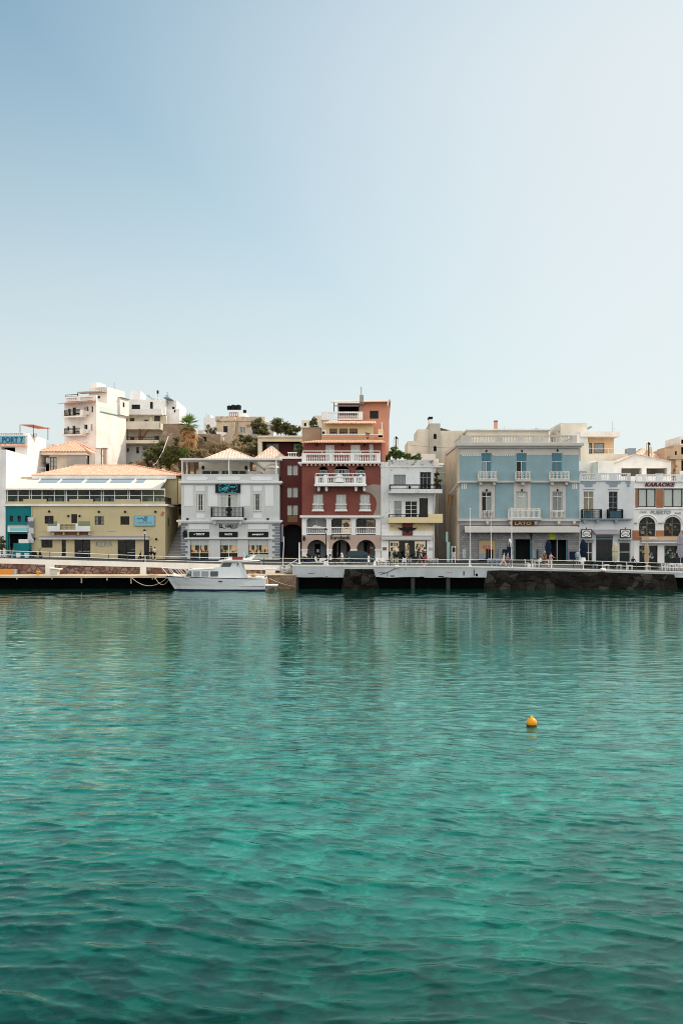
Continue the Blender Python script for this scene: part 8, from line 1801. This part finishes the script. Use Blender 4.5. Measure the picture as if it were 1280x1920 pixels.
def scooter(px, Y, label, colm, rz=0, s=1.0):
    x, z = PX(px, Y), gz(PX(px, Y), Y); t = thing('scooter', label, 'motor scooter', (x, Y, z), 'parked scooters')
    for a in (-.55, .55): wheel(t, (x+a*s, Y, z+.24), .24, .11, 14)
    b = MB(); b.m(colm); b.prism([(x+p*s, z+q_) for p, q_ in ((-.82, .50), (-.80, .66), (-.5, .74), (-.02, .68), (.05, .38), (.28, .34), (.42, .88), (.52, .90), (.60, .52), (.40, .22), (-.2, .20), (-.45, .34))], Y-.17, Y+.17); b.build('body', t)
    b = MB(); b.m(black); b.prism([(x+p*s, z+q_) for p, q_ in ((-.72, .75), (-.74, .84), (-.35, .86), (.0, .78), (-.02, .70))], Y-.15, Y+.15); b.build('seat', t)
    b = MB(); b.m(iron); b.tube((x+.47*s, Y, z+.85), (x+.40*s, Y, z+1.02), .035); b.tube((x+.38*s, Y-.32, z+1.03), (x+.38*s, Y+.32, z+1.03), .025); b.tube((x+.57*s, Y, z+.55), (x+.57*s, Y, z+.24), .04); b.build('handlebar', t)
    b = MB(); b.m(iron)
    for s_ in (-1, 1): b.tube((x+.38*s, Y+s_*.27, z+1.03), (x+.42*s, Y+s_*.33, z+1.22), .012, n=4); b.ball((x+.42*s, Y+s_*.33, z+1.24), .03, .07, .05)
    b.build('mirror', t)
    b = MB(); b.m(whitel); b.ball((x+.56*s, Y, z+.78), .05, .08, .08); b.build('headlight', t)
    b = MB(); b.m(black); b.box(x-.98*s, x-.72*s, Y-.2, Y+.2, z+.78, z+1.06); b.build('top_case', t)
    return t
scooter(69, 129.5, 'black scooter parked at the left corner of the yellow building', black)
scooter(576, 122.5, 'dark blue scooter nearest the thick white post', navy)
scooter(599, 121.8, 'white scooter parked under the first bank arch', flat('white_plastic', (.7, .7, .68), .3), s=-1)
scooter(589, 127.5, 'black scooter set back at the foot of the first bank arch', black)
scooter(606, 125.2, 'dark grey scooter against the bank street lamp', frames_bl, s=-1)
scooter(646, 121.5, 'dark scooter with pale wheels just behind the walker in grey shorts', postd)
scooter(270, 129.5, 'black scooter behind the street lamp of the yellow building', iron, s=-1)

# ================================================================== CAFE FURNITURE
def chair(name, label, px, Y, rz, mt, group=None, arms=False, director=False, tall=.9):
    x, z = PX(px, Y), gz(PX(px, Y), Y); t = thing(name, label, 'chair', (x, Y, z), group, 0)
    def w(a, c, d): co, si = math.cos(rz), math.sin(rz); return (x+a*co-c*si, Y+a*si+c*co, z+d)
    for a, c in ((-.2, -.2), (.2, -.2), (-.2, .2), (.2, .2)):
        b = MB(); b.m(mt); b.tube(w(a*1.1, c*1.1, 0), w(a, c, .44), .026, n=6); b.build('leg', t)
    b = MB(); b.m(mt); b.obox(w(0, 0, .45), .46, .46, .04, rz); b.build('seat', t)
    b = MB(); b.m(mt)
    for a in (-.2, .2): b.tube(w(a, .21, .45), w(a, .27, tall), .024, n=6)
    for k in range(3): b.obox(w(0, .235+.02*k, .58+.13*k), .42, .025, .07, rz)
    b.build('backrest', t)
    if arms:
        for a in (-.22, .22):
            b = MB(); b.m(mt); b.tube(w(a, .24, .66), w(a, -.18, .66), .025, n=6); b.tube(w(a, -.18, .66), w(a, -.19, .44), .022, n=6); b.build('armrest', t)
    return t
def table(label, px, Y, mt, w_=.7, h=.74, group=None, cat='table'):
    x, z = PX(px, Y), gz(PX(px, Y), Y); t = thing('cafe_table', label, cat, (x, Y, z), group)
    b = MB(); b.m(mt); b.box(x-w_/2, x+w_/2, Y-w_/2, Y+w_/2, z+h-.04, z+h); b.build('tabletop', t)
    for a in (-1, 1):
        for c in (-1, 1): b = MB(); b.m(mt); b.tube((x+a*w_*.42, Y+c*w_*.42, z), (x+a*w_*.42, Y+c*w_*.42, z+h-.04), .025, n=6); b.build('leg', t)
    return t
G1, G2, G3, G4 = 'white folding chairs before the white shop house', 'pale blue chairs left of the dark hotel doorway', 'white chairs at the outdoor tables of the hotel', 'white chairs at the right edge terrace'
for px_, rz_, lb in ((709, .6, 'leftmost white wooden chair before the white shop house, half turned'), (717, .4, 'white wooden chair stacked close beside the leftmost one'), (724, 2.2, 'third white wooden chair facing the rail')): chair('wooden_chair', lb, px_, YE+1.2, rz_, whitecv, G1)
for px_, rz_, lb in ((734, 0, 'beige chair at the left side of the shop window'), (743, 3.1, 'beige chair facing the shop window centre-left'), (768, 0, 'pale grey chair in front of the dark shop doorway')): chair('wooden_chair', lb, px_, YE+2.1, rz_, creamcv if px_ < 750 else greycv, G1)
chair('wooden_chair', 'tall white chair with black cushion before the shop window', 757.5, YE+1.3, 3.14, white2, G1, arms=True, tall=1.0)
t = chair('wooden_chair', 'pale folding chair just right of the person in raspberry shorts', 807, YE+1.4, .4, greycv, G1, arms=True); chair('wooden_chair', 'second pale folding chair right of the person in raspberry shorts', 817, YE+1.5, -.4, greycv, G1, arms=True)
for i, (px_, lb) in enumerate(((917, 'leftmost of the three pale blue chairs'), (926, 'middle one of the three pale blue chairs'), (935, 'rightmost of the three pale blue chairs, beside the striding walker'))): chair('cafe_chair', lb, px_, YE+3.0, 3.14, flat('pale_blue_paint', (.30, .40, .48), .5) if i == 0 else MATS['pale_blue_paint'], G2, arms=True)
for px_, rz_, lb in ((987.5, 1.57, 'white chair left of the white planter box'), (1000, 1.57, 'white chair between planter box and seated person'), (1013, 1.57, 'white chair carrying the seated person'), (1024, -1.57, 'white chair behind the person in rust shorts')): chair('cafe_chair', lb, px_, YE+2.3, rz_, white2, G3)
table('small white table beside the seated person', 1005.5, YE+1.6, white2, .65, group=None)
b = MB(); b.m(white2); z_ = ground_at(992, YE+1.0); b.box(PX(988, YE+1), PX(998.5, YE+1), YE+.8, YE+1.3, z_, z_+.42); b.m(steel); b.box(PX(988.5, YE+1), PX(998, YE+1), YE+.85, YE+1.25, z_+.421, z_+.43); tag(b.build('planter_box', None), 'white low planter box at the rail before the dark doorway', 'planter')
b = MB(); b.m(whitecv); z_ = ground_at(607, YE+1); b.prism([(PX(606, YE+1), z_), (PX(615, YE+1), z_), (PX(615, YE+1), z_+.5), (PX(606.5, YE+1), z_+.42)], YE+.8, YE+1.4); tag(b.build('white_box', None), 'white box at the rail under the bank street lamp', 'box')
# black terrace sofas with small white tables
def sofa(label, px, Y, w_=1.5):
    x, z = PX(px, Y), gz(PX(px, Y), Y); t = thing('terrace_sofa', label, 'sofa', (x, Y, z), 'black terrace sofas')
    b = MB(); b.m(black); b.box(x-w_/2, x+w_/2, Y-.4, Y+.4, z+.08, z+.42); b.build('base', t)
    b = MB(); b.m(frames_bl); b.box(x-w_/2+.1, x-.01, Y-.42, Y+.2, z+.422, z+.52); b.box(x+.01, x+w_/2-.1, Y-.42, Y+.2, z+.422, z+.52); b.build('seat_cushion', t)
    b = MB(); b.m(black); b.box(x-w_/2, x+w_/2, Y+.22, Y+.42, z+.42, z+.82); b.build('backrest', t)
    for s_ in (-1, 1): b = MB(); b.m(black); b.box(x+s_*(w_/2-.09)-.08, x+s_*(w_/2-.09)+.08, Y-.4, Y+.2, z+.422, z+.66); b.build('armrest', t)
    return t
for px_, lb in ((1105, 'leftmost black terrace sofa, right of the navy parasol'), (1125, 'black terrace sofa left of the cream parasol'), (1143, 'black terrace sofa before the cream parasol'), (1164, 'black terrace sofa right of the cream parasol'), (1183, 'black terrace sofa in front of the low seated person'), (1201, 'black terrace sofa left of the tan parasol'), (1223, 'rightmost black terrace sofa, right of the tan parasol')): sofa(lb, px_, YE+2.2 if px_ != 1143 else YE+3.4, 1.15)
for px_, lb in ((1115, 'low white-topped table between the two leftmost sofas'), (1136, 'low white-topped table left of the cream parasol foot'), (1160, 'low white-topped table at the dark post right of the cream parasol'), (1180, 'low white-topped table before the low seated person'), (1213, 'low white-topped table at the tan parasol')):
    t = table(lb, px_, YE+1.1, white2 if px_ > 1130 else steel, .55, .55)
for px_, rz_, lb in ((1243, 1.57, 'white terrace chair nearest the black sofas'), (1252, -1.57, 'second white terrace chair from the black sofas'), (1264, 1.57, 'third white terrace chair from the black sofas'), (1275, 0, 'white chair with closed back at the right edge')): chair('cafe_chair', lb, px_, YE+1.6, rz_, white2, G4, arms=True)
table('white table between the white chairs at the right edge', 1258, YE+1.7, white2, .8); table('white table furthest right, cut by the frame', 1272, YE+2.8, white2, .8)
# closed parasols
def parasol(label, px, Y, y0, y1, mt, r=.32, tip=None, skirt=None):
    x, z = PX(px, Y), gz(PX(px, Y), Y); t = thing('closed_parasol', label, 'parasol', (x, Y, z), 'closed cafe parasols'); zt, zb = PZ(y0, Y), PZ(y1, Y)
    b = MB(); b.m(steel); b.tube((x, Y, z), (x, Y, zt+.1), .03); b.build('pole', t)
    b = MB(); b.m(concrete); b.box(x-.3, x+.3, Y-.3, Y+.3, z, z+.08); b.build('base', t)
    b = MB(); n = 16; H = zt-zb; pr = [(0, .5), (.12, .75), (.3, .95), (.5, .8), (.52, 1.0), (.8, .8), (1, .18)]
    vs = []
    for u, q_ in pr:
        for i in range(n): a = 6.283*i/n; rr_ = r*q_*(1+(.22 if i % 2 else -.12)); vs.append((x+rr_*math.cos(a), Y+rr_*math.sin(a), zb+H*u))
    b.m(mt); b.add(vs, [(j*n+i, j*n+(i+1) % n, (j+1)*n+(i+1) % n, (j+1)*n+i) for j in range(len(pr)-1) for i in range(n)]+[tuple(range(n-1, -1, -1)), tuple(range((len(pr)-1)*n, len(pr)*n))]); b.build('canopy', t)
    if tip: b = MB(); b.m(tip); b.lathe((x, Y, zb+H*.62), [(r*.88, 0), (r*.8, H*.18), (r*.25, H*.40)], 12); b.build('top_cover', t)
    if skirt: b = MB(); b.m(skirt); b.lathe((x, Y, zb-.75), [(.3, 0), (.34, .3), (.22, .8)], 10); b.build('wrap', t)
    return t
parasol('closed navy parasol with white top cover left of the dark hotel doorway', 955, YE+4, 1011, 1049, navy, .30, tip=whitecv)
parasol('closed navy parasol among the standing people at the outdoor tables', 1027, YE+4, 1011, 1048, navy, .34)
parasol('closed navy parasol with white cloth around its foot', 1092.5, YE+3, 1011, 1046, navy, .36, skirt=whitecv)
parasol('closed cream parasol right of the dark shop door of the balcony house', 1152.5, YE+4, 1016, 1052, creamcv, .33)
parasol('closed tan parasol on a pale pole under the bar building', 1211.5, YE+2, 1017, 1058, flat('tan_canvas', (.40, .30, .20), .85), .27)
parasol('closed mauve-grey parasol at the right edge of the photo', 1275, YE+3, 998, 1045, mauvecv, .36)
b = MB(); b.m(white2); Yc = YE+.9; z_ = ground_at(702, Yc); b.lathe((PX(702, Yc), Yc, z_), [(.22, 0), (.06, .5), (.03, .62)], 8); tag(b.build('marker_cone', None), 'white pointed cone at the rail right of the blue car', 'cone')
# life ring and rope on the quay lip
b = MB(); b.m(quaycap); rock(b, (0, 0, 0), .38, 5); o = b.build('rope_bundle', None, local=True); o.location = (PX(1129, YE), YE-.1, z_edge(1129)-.05); tag(o, 'white bundle of rope hanging over the quay lip below the sofas', 'rope')
b = MB(); b.m(quaycap); rock(b, (0, 0, 0), .30, 6); o = b.build('rope_bundle', None, local=True); o.location = (PX(743, YE), YE-.1, z_edge(743)-.08); tag(o, 'white bundle tied at the quay lip before the white shop house', 'rope')
b = MB(); b.m(iron); b.path([P3(740, 1066, YE-.08), P3(726, 1073, YE-.06), P3(713, 1077, YE-.06)], .03, 5); b.path([P3(726, 1073, YE-.06), P3(726, 1080, YE-.06)], .025, 5); tag(b.build('mooring_line', None), 'dark line slanting down the white quay face right of the buttress', 'rope')
# stool and small things near the teal shop
chair('bar_stool', 'pale bar stool in the dark opening of the teal shop', 21, 131, 0, steel, tall=1.2)
for px_, lb in ((35, 'left white planter tub before the teal counter'), (51, 'right white planter tub before the teal counter')):
    b = MB(); b.m(white2); z_ = ground_at(px_, 130.5); b.lathe((PX(px_, 130.5), 130.5, z_), [(.26, 0), (.34, .55), (.34, .6)], 12); tag(b.build('planter_tub', None), lb, 'planter')
t = table('white table at the left edge behind the railing', 4, 127.5, white2, .9)
